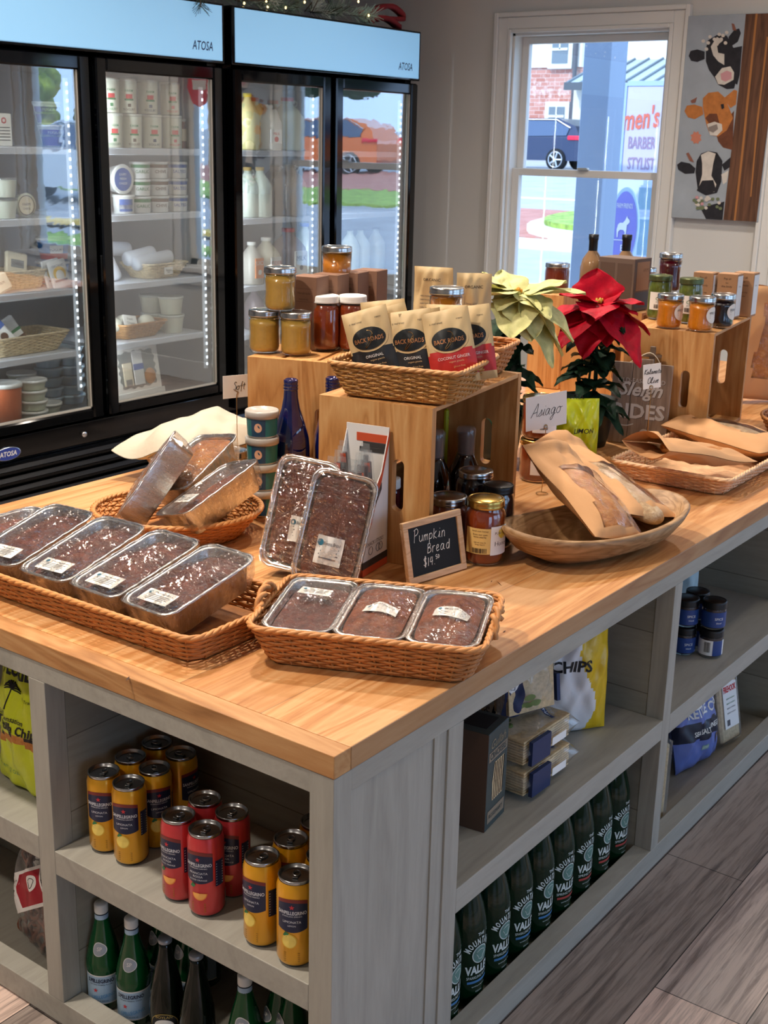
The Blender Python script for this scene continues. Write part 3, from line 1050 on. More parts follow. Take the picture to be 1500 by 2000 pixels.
def cooler(x0, label, shelves, bays):
    t = thing('glass_door_cooler', label, 'drinks cooler', (x0, FY, 0))
    W, D = 1.37, 0.80
    y0 = 0.055
    mb = MB()
    mb.box(0, 0.05, y0, D, 0.08, 2.06, M_BLKGLOSS).box(W - 0.05, W, y0, D, 0.08, 2.06, M_BLKGLOSS)
    mb.box(0.05, W - 0.05, y0, D, 2.03, 2.06, M_BLKGLOSS).box(0.05, W - 0.05, y0 + 0.01, D, 1.79, 1.80, M_LINER)
    mb.box(0.05, W - 0.05, D - 0.03, D, 0.08, 2.03, M_BLKGLOSS).box(0.05, W - 0.05, y0, D, 0.08, 0.455, M_BLKGLOSS)
    mb.box(0.645, 0.725, y0, y0 + 0.05, 0.455, 1.80, M_BLKGLOSS)
    mb.build('cabinet', t)
    mb = MB()
    mb.box(0.05, 0.055, y0, D - 0.03, 0.455, 1.79, M_LINER).box(W - 0.055, W - 0.05, y0, D - 0.03, 0.455, 1.79, M_LINER)
    mb.box(0.055, W - 0.055, D - 0.04, D - 0.03, 0.455, 1.79, M_LINER).box(0.055, W - 0.055, y0, D - 0.04, 0.455, 0.465, M_LINER)
    mb.build('liner', t)
    # header
    MB().box(0.0, W, 0.0, y0, 1.835, 2.068, M_BLKGLOSS).build('header_box', t, bevel=0.004)
    h = MB().cbox(0.017, W - 0.017, -0.006, 0.0, 1.845, 2.059, M_HEAD, 0.003).build('header_panel', t)
    mb = MB()
    mb.text('ATOSA', 0.034, M_NAVY, lambda x, y: (x, -0.0068, y), W - 0.135, 1.897, w=0.118, shear=0.15, bold=0.01)
    mb.build('lettering', h)
    for q0, q1 in bays:
        # door frame with a mitred black profile
        d = MB()
        fw = 0.052
        zb, zt = 0.452, 1.822
        for a0, a1, b0, b1 in ((q0, q0 + fw, zb, zt), (q1 - fw, q1, zb, zt)):
            d.cbox(a0, a1, 0, 0.05, b0, b1, M_BLKGLOSS, 0.006)
        d.cbox(q0 + fw, q1 - fw, 0, 0.05, zt - fw, zt, M_BLKGLOSS, 0.006).cbox(q0 + fw, q1 - fw, 0, 0.05, zb, zb + 0.042, M_BLKGLOSS, 0.006)
        df = d.build('door', t)
        MB().box(q0 + fw, q1 - fw, 0.018, 0.022, zb + 0.042, zt - fw, M_DOORGLASS).build('door_glass', df)
        g = MB()
        e = 0.006
        g.box(q0 + fw, q0 + fw + e, 0.012, 0.03, zb + 0.042, zt - fw, M_GASKET).box(q1 - fw - e, q1 - fw, 0.012, 0.03, zb + 0.042, zt - fw, M_GASKET)
        g.box(q0 + fw, q1 - fw, 0.012, 0.03, zb + 0.042, zb + 0.048, M_GASKET)
        g.build('inner_bezel', df)
        for xq in (q1 - fw - 0.022,):
            l = MB()
            l.box(xq, xq + 0.012, 0.055, 0.07, 0.56, 1.74, mat('led_bar', 'dfe6ee', 0.3))
            st = l.build('led_bar', t)
            l = MB()
            z = 0.575
            while z < 1.73:
                l.box(xq + 0.003, xq + 0.009, 0.052, 0.055, z, z + 0.010, M_LEDS)
                z += 0.03
            l.build('led_dots', st)
        for zs in shelves:
            s_ = MB()
            s_.box(q0 + 0.03, q1 - 0.062, 0.075, 0.55, zs - 0.012, zs, M_SHELF)
            s_.cbox(q0 + 0.03, q1 - 0.07, 0.065, 0.08, zs - 0.026, zs, M_SHELF, 0.003)
            s_.build('shelf', t)
    # lower panel and grille
    MB().box(0.0, W, 0.004, y0, 0.365, 0.445, M_BLKGLOSS).build('kick_panel', t, bevel=0.003)
    g = MB()
    for i in range(6):
        z = 0.315 - i * 0.042
        g.loft([[(0.01, 0.01, z + 0.016), (0.01, -0.002, z + 0.002), (0.01, 0.03, z - 0.012)], [(W - 0.01, 0.01, z + 0.016), (W - 0.01, -0.002, z + 0.002), (W - 0.01, 0.03, z - 0.012)]], mat('grille_black', '101318', 0.3), caps=True)
        g.box(0.01, W - 0.01, 0.03, 0.05, z - 0.03, z + 0.02, M_BLACK)
    g.build('grille', t)
    for lx, ly in ((0.08, 0.12), (W - 0.08, 0.12), (0.08, D - 0.08), (W - 0.08, D - 0.08)):
        mb = MB()
        mb.M = Matrix.Translation((lx - 0.015, ly, 0.04)) @ Matrix.Rotation(PI / 2, 4, 'Y')
        mb.lathe([(0.001, 0), (0.04, 0), (0.04, 0.03), (0.001, 0.03)], M_BLACK, 16)
        mb.M = Matrix.Identity(4)
        mb.box(lx - 0.02, lx + 0.02, ly - 0.02, ly + 0.02, 0.045, 0.085, M_BLACK)
        mb.build('caster', t)
    mb = MB()
    mb.M = Matrix.Translation((0.535, 0.0, 0.398)) @ Matrix.Rotation(PI / 2, 4, 'X')
    mb.lathe([(0.0001, 0.006), (0.011, 0.006), (0.012, 0.0), (0.012, -0.004)], mat('lock_chrome', 'd8d8da', 0.2, 1.0), 16)
    mb.build('lock', t)
    mb = MB()
    mb.M = Matrix.Translation((0.165, -0.001, 0.387)) @ Matrix.Rotation(PI / 2, 4, 'X') @ Matrix.Diagonal((1, 0.42, 1, 1))
    mb.lathe([(0.0001, 0.006), (0.058, 0.006), (0.062, 0.003), (0.062, -0.004)], mat('badge_chrome', 'b9c0cc', 0.2, 1.0), 30)
    mb.lathe([(0.0001, 0.0066), (0.055, 0.0066)], mat('badge_blue', '2b3f8f', 0.3), 30)
    mb.M = Matrix.Identity(4)
    b = mb.build('badge', t)
    MB().text('ATOSA', 0.018, M_WHITE, lambda x, y: (x, -0.0082, y), 0.165, 0.387, w=0.078, shear=0.15, bold=0.02).build('lettering', b)
    for q0, q1 in bays:
        for xa, dr in ((q1 - 0.068, (-0.75, 0.65, 0)), (q0 + 0.06, (0.75, 0.65, 0))):
            lp = lamp('AREA', 'cooler_led_light', (x0 + xa, FY + 0.06, 1.15), 2.3, (0.86, 0.93, 1.0), shape='RECTANGLE', size=0.012, size_y=1.15)
            d_ = Vector(dr)
            lp.rotation_euler = Matrix((Vector((0, 0, 1)).cross(-d_).normalized(), Vector((0, 0, 1)), (-d_).normalized())).transposed().to_euler()
    return t


CA0, CB0 = 1.45, 2.862
SHA = [1.492, 1.236, 0.964, 0.722]
SHB = [1.490, 1.196, 0.897, 0.68]
cooler(CA0, 'left black two-door glass cooler stocked with yogurt and cheese', SHA, ((0.045, 0.645), (0.675, 1.355)))
cooler(CB0, 'right black two-door glass cooler stocked with milk jugs', SHB, ((0.012, 0.665), (0.705, 1.358)))


def fx(u, v, y=2.99):
    return ony(u, v, y).x


def on_cooler(u, v, z, y=2.99):
    return (fx(u, v, y), y, z + 0.0008)


LABW = mat('label_white', 'e9e9e6', 0.6)
M_REDP = mat('red_print', 'c8323a', 0.5)
M_BLUEP = mat('blue_print', '3b5fa8', 0.5)
M_PURP = mat('purple_print', '5b2a86', 0.5)
M_GREENP = mat('green_print', '2f7a48', 0.5)
M_BRNP = mat('brown_print', '5b3a2a', 0.5)
M_YELP = mat('yellow_print', 'f0c22e', 0.5)
FA = -PI / 2 - 0.45     # labels of the cooler goods face out and a little to the left


def tub(name, label, cat, loc, r0, r1, h, body, lid=None, bands=(), txt=None, group=None, lidh=0.008, rz=0.0, a0=FA):
    """tapering tub or jar: bands = (z0, z1, material, half-angle), txt = (string, cap height, z, material)"""
    t = thing(name, label, cat, loc, rz, group)
    hb = h - (lidh if lid else 0)
    MB().lathe([(0.0005, 0.0005), (r0 * 0.96, 0.0005), (r0, 0.003), (r1, hb)] + ([] if lid else [(r1, hb + 0.0005), (0.0005, hb - 0.002)]), body, 24).build('tub', t)
    if lid:
        MB().lathe([(0.0005, h - 0.0015), (r1 * 0.9, h - 0.0015), (r1 * 0.93, h), (r1 * 1.05, h), (r1 * 1.06, hb - 0.001), (r1 * 1.0, hb - 0.002)], lid, 24).build('lid', t)
    if bands or txt:
        mb = MB()
        for z0, z1, m, ha in bands:
            def fn(u, v, z0=z0, z1=z1, ha=ha):
                z = z0 + (z1 - z0) * v
                r = r0 + (r1 - r0) * z / hb + 0.0004
                a = a0 + (u - 0.5) * 2 * ha
                return (r * math.cos(a), r * math.sin(a), z)
            mb.grid(fn, 14, 1, m)
        for s_, ch, z, m in (txt or ()):
            rr = r0 + (r1 - r0) * z / hb
            mb.text(s_, ch, m, cylmap(rr, a0, 0, 0.001), 0, z, bold=0.01)
        mb.build('label', t)
    return t


# --- left bay of the left cooler
for k_, (uu, vb, lab) in enumerate(((115, 291, 'purple yogurt tub with white lid, lower of the pair on the top shelf'), (103, 0, 'purple yogurt tub with white lid, standing on the lower one'))):
    tub('yogurt_tub', lab, 'yogurt tub', (fx(112 - 8 * k_, 260), 3.02, SHA[0] + 0.001 + 0.082 * k_), 0.038, 0.052, 0.08, LABW, M_WHITEPL, ((0.004, 0.062, M_PURP, 1.4), (0.036, 0.044, M_WHITE, 1.4)), (('YOGURT', 0.010, 0.052, M_WHITE),), 'purple yogurt tubs')
t = thing('cheese_packet', 'white hang-tag packet with red round mark at the left edge of the top shelf', 'packet', on_cooler(4, 285, SHA[0]))
MB().cbox(-0.045, 0.045, -0.005, 0.008, 0, 0.115, M_PAPER, 0.003).build('packet_body', t)
mb = MB()
mb.M = Matrix.Translation((0.01, -0.0056, 0.09)) @ Matrix.Rotation(PI / 2, 4, 'X')
mb.lathe([(0.006, 0), (0.011, 0)], M_REDP, 16)
mb.M = Matrix.Identity(4)
for i in range(5):
    mb.box(-0.035, 0.035, -0.0056, -0.0052, 0.02 + i * 0.011, 0.023 + i * 0.011, M_INK)
mb.build('print', t)
M_TRANSL = mat('translucent_plastic', 'd9dccb', 0.35, sss=0.1)
tub('deli_cup', 'clear deli cup of pale spread stacked on another, second shelf at the left edge', 'deli cup', on_cooler(12, 400, SHA[1] + 0.075), 0.035, 0.043, 0.07, M_TRANSL, M_CLEAR)
tub('deli_cup', 'clear deli cup of pale spread under another, second shelf at the left edge', 'deli cup', on_cooler(10, 420, SHA[1]), 0.037, 0.046, 0.072, M_TRANSL, M_CLEAR)
t = thing('round_cheese_tub', 'round clear tub standing on edge with a cream label, second shelf', 'tub', on_cooler(50, 430, SHA[1] + 0.045))
mb = MB()
mb.M = Matrix.Rotation(PI / 2, 4, 'X')
mb.lathe([(0.0005, -0.03), (0.038, -0.03), (0.043, 0.008), (0.045, 0.01), (0.0005, 0.01)], M_TRANSL, 26)
mb.build('tub', t)
mb = MB()
mb.M = Matrix.Rotation(PI / 2, 4, 'X')
mb.lathe([(0.0005, 0.0106), (0.033, 0.0106)], M_CREAM, 26).lathe([(0.034, 0.0108), (0.037, 0.0108)], M_BRNP, 26)
mb.M = Matrix.Identity(4)
mb.text('FARM', 0.010, M_BRNP, lambda x, y: (x, -0.0112, y), 0, 0.004).text('CHEESE', 0.007, M_BRNP, lambda x, y: (x, -0.0112, y), 0, -0.012)
mb.build('label', t)
for k_, (v_, lab) in enumerate(((0.0, 'blue and red yogurt tub, lower of the pair on the third shelf'), (0.092, 'blue and red yogurt tub with white lid on top of the third-shelf pair'))):
    tub('yogurt_tub', lab, 'yogurt tub', (fx(103 + 3 * k_, 520, 3.12), 3.12, SHA[2] + 0.001 + v_), 0.052, 0.064, 0.09, mat('sky_blue_tub', '4f86c6', 0.4), M_WHITEPL, ((0.006, 0.03, M_REDP, 1.5), (0.03, 0.062, LABW, 0.45)), (('YOGURT', 0.010, 0.045, M_NAVY),), 'blue and red yogurt tubs')
# --- baskets of woven cane, used on the island and in the coolers
def wicker_mat(name, c, dark):
    return mat(name, c, 0.5, var=0.22, vs=60, bump=0.25, bs=220)


M_WKOR = wicker_mat('honey_wicker', 'b9783f', 0)
M_WKOR2 = wicker_mat('honey_wicker_rim', 'c98a50', 0)
M_WKLT = wicker_mat('pale_wicker', 'dcb085', 0)
M_WKLT2 = wicker_mat('pale_wicker_rim', 'e2b98e', 0)
M_WKTAN = wicker_mat('tan_wicker', 'b5803f', 0)
M_WKTAN2 = wicker_mat('tan_wicker_rim', 'c9935a', 0)
M_WKCR = wicker_mat('cream_wicker', 'ddc9a4', 0)
M_WKCR2 = wicker_mat('cream_wicker_rim', 'e2d0ae', 0)


def rrect(w, d, r, n):
    """n points evenly along a rounded rectangle (or an ellipse when r is None), with normals"""
    if r is None:
        return [((w / 2 * math.cos(2 * PI * i / n), d / 2 * math.sin(2 * PI * i / n)), (math.cos(2 * PI * i / n), math.sin(2 * PI * i / n))) for i in range(n)]
    a, b = w / 2 - r, d / 2 - r
    segs = []
    P = 4 * a + 4 * b + 2 * PI * r
    out = []
    for i in range(n):
        s_ = P * i / n
        L = [(2 * b, 0), (PI * r / 2, 1), (2 * a, 2), (PI * r / 2, 3), (2 * b, 4), (PI * r / 2, 5), (2 * a, 6), (PI * r / 2, 7)]
        for ln, k_ in L:
            if s_ <= ln:
                break
            s_ -= ln
        if k_ == 0:
            p, nn = (a + r, -b + s_), (1, 0)
        elif k_ == 2:
            p, nn = (a - s_, b + r), (0, 1)
        elif k_ == 4:
            p, nn = (-a - r, b - s_), (-1, 0)
        elif k_ == 6:
            p, nn = (-a + s_, -b - r), (0, -1)
        else:
            c_ = {1: (a, b, 0), 3: (-a, b, PI / 2), 5: (-a, -b, PI), 7: (a, -b, 1.5 * PI)}[k_]
            t_ = c_[2] + s_ / r
            nn = (math.cos(t_), math.sin(t_))
            p = (c_[0] + r * nn[0], c_[1] + r * nn[1])
        out.append((p, nn))
    return out


def basket(name, label, loc, rz, w, d, h, r=0.03, flare=0.03, m=None, mr=None, rows=None, stake=0.028, wr=0.0026, rim=0.0045, handles=False, group=None, amp=0.0024, rot=None):
    """w x d is the rim size; the sides lean out by flare"""
    t = thing(name, label, 'basket', loc, rz, group, rot)
    m = m or M_WKOR
    mr = mr or M_WKOR2
    P = 2 * (w + d)
    ns = max(12, int(P / stake) // 2 * 2)
    per = 4
    n = ns * per
    rows = rows or max(4, int(h / (wr * 2.15)))
    side = MB()
    for k_ in range(rows):
        f = (k_ + 0.5) / rows
        z = 0.004 + (h - 0.006) * f
        sh = flare * (1 - f) * 2
        base = rrect(w - sh, d - sh, r, n) if r else rrect(w - sh, d - sh, None, n)
        pts = []
        for i, (p, nn) in enumerate(base):
            ph = math.cos(PI * i / per + PI * (k_ % 2))
            o = amp * ph
            pts.append((p[0] + nn[0] * o, p[1] + nn[1] * o, z + 0.0004 * math.sin(i * 1.7 + k_)))
        side.tube(pts, wr, m, 5, closed=True)
    side.build('woven_side', t)
    st = MB()
    lo = rrect(w - 2 * flare, d - 2 * flare, r, ns) if r else rrect(w - 2 * flare, d - 2 * flare, None, ns)
    hi = rrect(w, d, r, ns) if r else rrect(w, d, None, ns)
    for (p0, _), (p1, _) in zip(lo, hi):
        st.tube([(p0[0], p0[1], 0.002), (p1[0], p1[1], h)], wr * 0.8, m, 5)
    # base
    st.loft([[(p[0], p[1], 0.001) for p, _ in lo], [(p[0], p[1], 0.004) for p, _ in lo]], m, caps=True)
    st.build('stakes_and_base', t)
    rm = MB()
    nr = max(60, int(P / 0.006))
    base = rrect(w + 0.002, d + 0.002, r, nr) if r else rrect(w, d, None, nr)
    for s_ in range(3):
        pts = []
        for i, (p, nn) in enumerate(base):
            a = 2 * PI * (i / nr * round(P / 0.055)) + s_ * 2 * PI / 3
            o, q = rim * 0.45 * math.cos(a), rim * 0.35 * math.sin(a)
            pts.append((p[0] + nn[0] * o, p[1] + nn[1] * o, h + q))
        rm.tube(pts, rim * 0.62, mr, 6, closed=True)
    rm.build('rim', t)
    if handles:
        for sx_ in (-1, 1):
            hb = MB()
            for s_ in range(2):
                pts = []
                for i in range(29):
                    q = i / 28
                    a = PI * q
                    yy = -math.cos(a) * d * 0.17
                    zz = h - 0.012 + math.sin(a) * 0.034
                    tw = 2 * PI * 3 * q + s_ * PI
                    pts.append((sx_ * (w / 2 + 0.005 + 0.0045 * math.cos(tw)), yy, zz + 0.0045 * math.sin(tw)))
                hb.tube(pts, 0.0045, mr, 6)
            hb.build('handle', t)
    return t


basket('wicker_basket', 'cream wicker basket of paper cheese packets, third shelf of the left cooler door', (fx(20, 560, 3.10), 3.10, SHA[2] + 0.001), 0, 0.26, 0.16, 0.07, 0.03, 0.02, M_WKCR, M_WKCR2, rows=10, wr=0.0032)
basket('wicker_basket', 'long cream wicker basket of cheese packs, fourth shelf of the left cooler door', (fx(35, 680, 3.06), 3.06, SHA[3] + 0.001), R(2), 0.37, 0.20, 0.075, 0.025, 0.035, M_WKCR, M_WKCR2, rows=11, wr=0.0032)
basket('wicker_basket', 'cream wicker basket of rolled butter with a white tag, third shelf of the middle door', (fx(302, 540, 3.04), 3.04, SHA[2] + 0.001), R(4), 0.245, 0.18, 0.062, 0.025, 0.03, M_WKCR, M_WKCR2, rows=9, wr=0.0032)
basket('wicker_basket', 'tan wicker basket of wrapped cheese rounds, fourth shelf of the middle door', (fx(258, 655, 3.05), 3.05, SHA[3] + 0.001), R(3), 0.26, 0.18, 0.065, 0.025, 0.035, M_WKTAN, M_WKTAN2, rows=9, wr=0.0032)


def slab(name, label, cat, loc, w, h, th, m, prints=(), rot=(0, 0, 0), group=None):
    """flat upright packet: prints = ('box', x0, x1, z0, z1, mat) or ('text', s, cap, x, z, mat[, w])"""
    t = thing(name, label, cat, loc, 0, group, rot)
    MB().cbox(-w / 2, w / 2, -th / 2, th / 2, 0, h, m, min(th, h) * 0.3).build('packet_body', t)
    if prints:
        mb = MB()
        yy = -th / 2 - 0.0006
        for i, p in enumerate(prints):
            yq = yy - 0.0002 * i
            if p[0] == 'box':
                mb.box(p[1], p[2], yq, -th / 2 + 0.0002, p[3], p[4], p[5])
            elif p[0] == 'disc':
                mb.add([(p[1] + p[3] * math.cos(2 * PI * k_ / 24), yq, p[2] + p[3] * (p[5] if len(p) > 5 else 1) * math.sin(2 * PI * k_ / 24)) for k_ in range(24)], [tuple(range(24))], p[4])
            else:
                mb.text(p[1], p[2], p[5], lambda x, y, yq=yq: (x, yq, y), p[3], p[4], w=p[6] if len(p) > 6 else None)
        mb.build('print', t)
    return t


slab('cheese_packet', 'brown paper cheese packet leaning in the third-shelf basket of the left door', 'packet', (fx(30, 545, 3.08), 3.08, SHA[2] + 0.03), 0.10, 0.11, 0.02, M_CREAM, (('box', -0.03, 0.03, 0.05, 0.08, mat('grey_print', '8a8a86')), ('text', 'CHEESE', 0.01, 0, 0.065, M_INK)), (R(-8), R(12), 0))
slab('cheese_packet', 'pale paper packet lying low beside the third-shelf basket at the left edge', 'packet', (fx(2, 565, 3.0), 2.985, SHA[2] + 0.003), 0.09, 0.07, 0.025, M_CREAM, (('text', 'FARM', 0.01, 0, 0.035, M_BRNP),), (R(-15), R(-20), 0))
for k_, (u_, ly) in enumerate(((122, 2.99), (110, 3.02))):
    slab('sausage_pack', ('white vacuum pack with a yellow arch, front of the two on the third shelf', 'white vacuum pack with a yellow arch, behind the other on the third shelf')[k_], 'packet', (fx(u_, 560, ly), ly, SHA[2] + 0.001), 0.085, 0.108, 0.012, mat('glossy_white_pack', 'e4e6e6', 0.25), (('text', 'ORGANIC', 0.009, 0, 0.085, M_NAVY), ('disc', 0, 0.055, 0.03, M_YELP, 0.9), ('disc', 0, 0.045, 0.02, LABW, 1.2), ('box', -0.03, 0.03, 0.024, 0.032, M_NAVY)), (R(-10), R(-8), 0), 'yellow arch packs')
slab('cheese_pack', 'clear and white cheese pack with a green band, standing in the fourth-shelf basket', 'packet', (fx(45, 690, 3.05), 3.06, SHA[3] + 0.03), 0.075, 0.115, 0.02, LABW, (('box', -0.036, 0.036, 0.05, 0.062, M_GREENP), ('box', -0.036, 0.036, 0.005, 0.03, M_BRNP)), (R(-20), R(-25), 0))
slab('cheese_pack', 'white cheese pack with blue ends leaning in the fourth-shelf basket at the left edge', 'packet', (fx(15, 690, 3.05), 3.01, SHA[3] + 0.03), 0.07, 0.12, 0.02, LABW, (('box', -0.034, 0.034, 0.085, 0.115, M_BLUEP), ('disc', 0, 0.055, 0.016, M_BRNP)), (R(-20), R(-35), 0))
tub('soup_tub', 'tall tub of orange soup with white lid on the cooler floor', 'tub', (fx(12, 810, 2.985), 2.985, 0.4665), 0.056, 0.064, 0.165, mat('orange_soup', 'c9683f', 0.35), M_WHITEPL, lidh=0.014)
M_PALE = mat('pale_dip_tub', 'cfd6c2', 0.4, sss=0.1)
M_PALEB = mat('pale_blue_dip_tub', 'a9c6dc', 0.4, sss=0.1)
proto = None
for (u_, v_, y_, cnt, m_, gl) in ((64, 795, 2.985, 4, M_PALE, 'front stack'), (93, 790, 3.06, 1, M_PALE, 'low single tub'), (98, 790, 3.15, 5, M_PALEB, 'blue middle stack'), (140, 790, 3.13, 6, M_PALEB, 'blue stack by the door edge'), (45, 790, 3.13, 4, M_PALE, 'stack behind the soup tub')):
    for k_ in range(cnt):
        pos = {0: 'bottom', cnt - 1: 'topmost'}.get(k_, ('second', 'third', 'fourth', 'fifth', 'sixth')[(k_ - 1) % 5] + ' from below')
        lab = 'dip tub, %s in the %s, cooler floor' % (pos, gl) if cnt > 1 else 'round lidded dip tub standing alone between the stacks on the cooler floor'
        tub('dip_tub', lab, 'dip tub', (fx(u_, v_, y_) + 0.002 * (k_ % 2), y_, 0.4665 + 0.0405 * k_), 0.045, 0.056, 0.040, m_, M_WHITEPL if m_ is M_PALE else mat('clear_blue_lid', 'bcd3e2', 0.3), group='stacked dip tubs')

# --- right bay of the left cooler: yogurt quarts, two rows
tops = ['peach-marked', 'blueberry-marked', 'maple-marked', 'plain']
for row in range(2):
    for k_, u_ in enumerate((216, 250, 291, 334) if row else (220, 258, 297, 337)):
        cp = (M_REDP, M_NAVY, M_BRNP, M_GREENP)[3 - k_]
        tub('yogurt_jar', 'cream yogurt quart with red barn, %s from the left in the %s row' % (('first', 'second', 'third', 'fourth')[k_], ('lower', 'upper')[row]), 'yogurt jar',
            (fx(u_, 280, 2.99), 2.99, SHA[0] + 0.001 + 0.132 * row), 0.0385, 0.0415, 0.13, mat('yogurt_cream', 'd6d6c4', 0.3), mat('clear_lid_cream', 'cfcfc4', 0.25),
            ((0.055, 0.072, M_REDP, 0.33), (0.048, 0.055, M_GREENP, 0.45), (0.024, 0.036, cp, 0.16)), (('YOGURT', 0.0085, 0.014, cp), ('FARM', 0.009, 0.085, M_GREENP)), 'cream yogurt quarts')
for k_, u_ in enumerate((356, 372)):
    tub('sauce_bottle', ('dark red sauce bottle beside the yogurt quarts', 'pale sauce bottle beside the LED strip, top shelf')[k_], 'bottle', (fx(u_, 285, 3.08), 3.08, SHA[0] + 0.001), 0.026, 0.024, 0.12, (mat('dark_red_sauce', '6e2a2e', 0.3), mat('beige_sauce', 'a89a80', 0.3))[k_], M_WHITEPL, ((0.03, 0.08, M_CREAM, 0.8),))
# second shelf: dip tubs standing three high, round cheese tub on edge
cols = (('green-topped garlic', M_GREENP, 'GARLIC', 276), ('brown-topped chive', M_BRNP, 'CHIVE', 311), ('blue-topped salted', M_BLUEP, 'SALTED', 348))
for nm, m_, s_, u_ in cols:
    for k_ in range(3):
        tub('butter_tub', '%s butter tub, %s of its stack of three on the second shelf' % (nm, ('bottom', 'middle', 'top')[k_]), 'butter tub', (fx(u_, 410, 2.99), 2.99, SHA[1] + 0.001 + 0.068 * k_), 0.037, 0.0405, 0.066, LABW, mat('white_glossy_lid', 'd8dad8', 0.3), ((0.043, 0.056, m_, 1.5),), ((s_, 0.012, 0.028, m_),), 'stacked butter tubs')
t = thing('round_cheese_tub', 'round white tub standing on edge with a blue circular label, second shelf', 'tub', (fx(238, 400, 2.985), 2.985, SHA[1] + 0.135), 0)
mb = MB()
mb.M = Matrix.Rotation(PI / 2, 4, 'X')
mb.lathe([(0.0005, -0.04), (0.05, -0.04), (0.057, 0.006), (0.06, 0.01), (0.055, 0.012), (0.0005, 0.012)], M_WHITEPL, 30)
mb.build('tub', t)
mb = MB()
mb.M = Matrix.Rotation(PI / 2, 4, 'X')
mb.lathe([(0.0005, 0.0128), (0.045, 0.0128)], M_BLUEP, 30)
mb.M = Matrix.Identity(4)
for s_, z_ in (('DAIRY', 0.02), ('FRESH', 0.003), ('CHEESE', -0.015)):
    mb.text(s_, 0.009, M_WHITE, lambda x, y: (x, -0.0134, y), 0, z_)
mb.build('label', t)
tub('cheese_tub', 'white tub with a blue landscape label under the round tub on edge', 'tub', (fx(242, 410, 2.985), 2.985, SHA[1] + 0.001), 0.04, 0.043, 0.074, M_WHITEPL, M_WHITEPL, ((0.010, 0.058, M_BLUEP, 0.7), (0.02, 0.036, LABW, 0.7)))
# third shelf: rolls of butter in white paper
M_ROLL = mat('white_butcher_paper', 'cfd3dc', 0.6, bump=0.2, bs=40)
for k_, (u_, v_, y_, z_, L_, an, lab) in enumerate(((272, 500, 3.05, 0.062, 0.15, 8, 'white paper butter roll lying at the top of the basket'), (298, 515, 3.01, 0.045, 0.20, 6, 'long white paper butter roll lying at the front of the basket'), (228, 475, 3.12, 0.09, 0.12, -4, 'white paper butter roll at the back left of the basket'), (215, 525, 3.03, 0.03, 0.11, -60, 'white paper butter roll slanting down at the door edge'))):
    t = thing('butter_roll', lab, 'butter roll', (fx(u_, v_, y_), y_, SHA[2] + z_ + 0.03), group='rolled butter', rot=(0, R(-an), 0))
    mb = MB()
    mb.M = Matrix.Rotation(PI / 2, 4, 'Y')
    mb.lathe([(0.0005, -L_ / 2), (0.026, -L_ / 2), (0.03, -L_ / 2 + 0.01), (0.03, L_ / 2 - 0.01), (0.027, L_ / 2), (0.0005, L_ / 2)], M_ROLL, 20)
    mb.build('wrapped_roll', t)
slab('price_tag', 'small white handwritten tag clipped to the front of the butter basket', 'tag', (fx(330, 528, 2.94), 2.942, SHA[2] + 0.02), 0.05, 0.03, 0.002, M_PAPER, (('text', 'Butter', 0.008, 0, 0.018, M_INK), ('text', '$12', 0.007, 0, 0.008, M_INK)))
# fourth shelf
M_QUART = mat('cream_ricotta_tub', 'd5d5c2', 0.35, sss=0.1)
for k_, (u_, y_, z_, lab) in enumerate(((336, 3.02, 0, 'cream quart tub under another on the fourth shelf'), (335, 3.02, 0.079, 'cream quart tub on top of another on the fourth shelf'), (300, 3.12, 0, 'cream quart tub half hidden behind the cheese basket'), (298, 3.12, 0.079, 'cream quart tub stacked behind the cheese basket'))):
    tub('ricotta_tub', lab, 'tub', (fx(u_, 640, y_), y_, SHA[3] + 0.001 + z_), 0.043, 0.052, 0.078, M_QUART, mat('frosted_lid', 'c9cdc4', 0.3), group='cream quart tubs')
M_MOZZ = mat('fresh_cheese_in_film', 'e3e0cc', 0.25, coat=0.5)
for k_, (u_, v_, y_, lab) in enumerate(((285, 622, 3.01, 'round wrapped white cheese at the right end of the tan basket'), (240, 612, 3.06, 'round wrapped white cheese at the back of the tan basket'), (222, 625, 3.02, 'round wrapped white cheese at the left of the tan basket'))):
    t = thing('wrapped_cheese', lab, 'cheese', (fx(u_, v_, y_), y_, SHA[3] + 0.065), group='wrapped cheese rounds')
    MB().ball((0, 0, 0), 0.038, 0.034, 0.03, M_MOZZ, 20, 12).build('cheese_round', t)
slab('price_card', 'white handwritten card lying in the tan cheese basket', 'tag', (fx(255, 640, 2.99), 2.985, SHA[3] + 0.055), 0.075, 0.05, 0.002, M_PAPER, (('text', 'Fresh', 0.010, 0, 0.034, M_INK), ('text', 'Cheese', 0.010, 0, 0.016, M_INK)), (R(-25), R(10), 0))
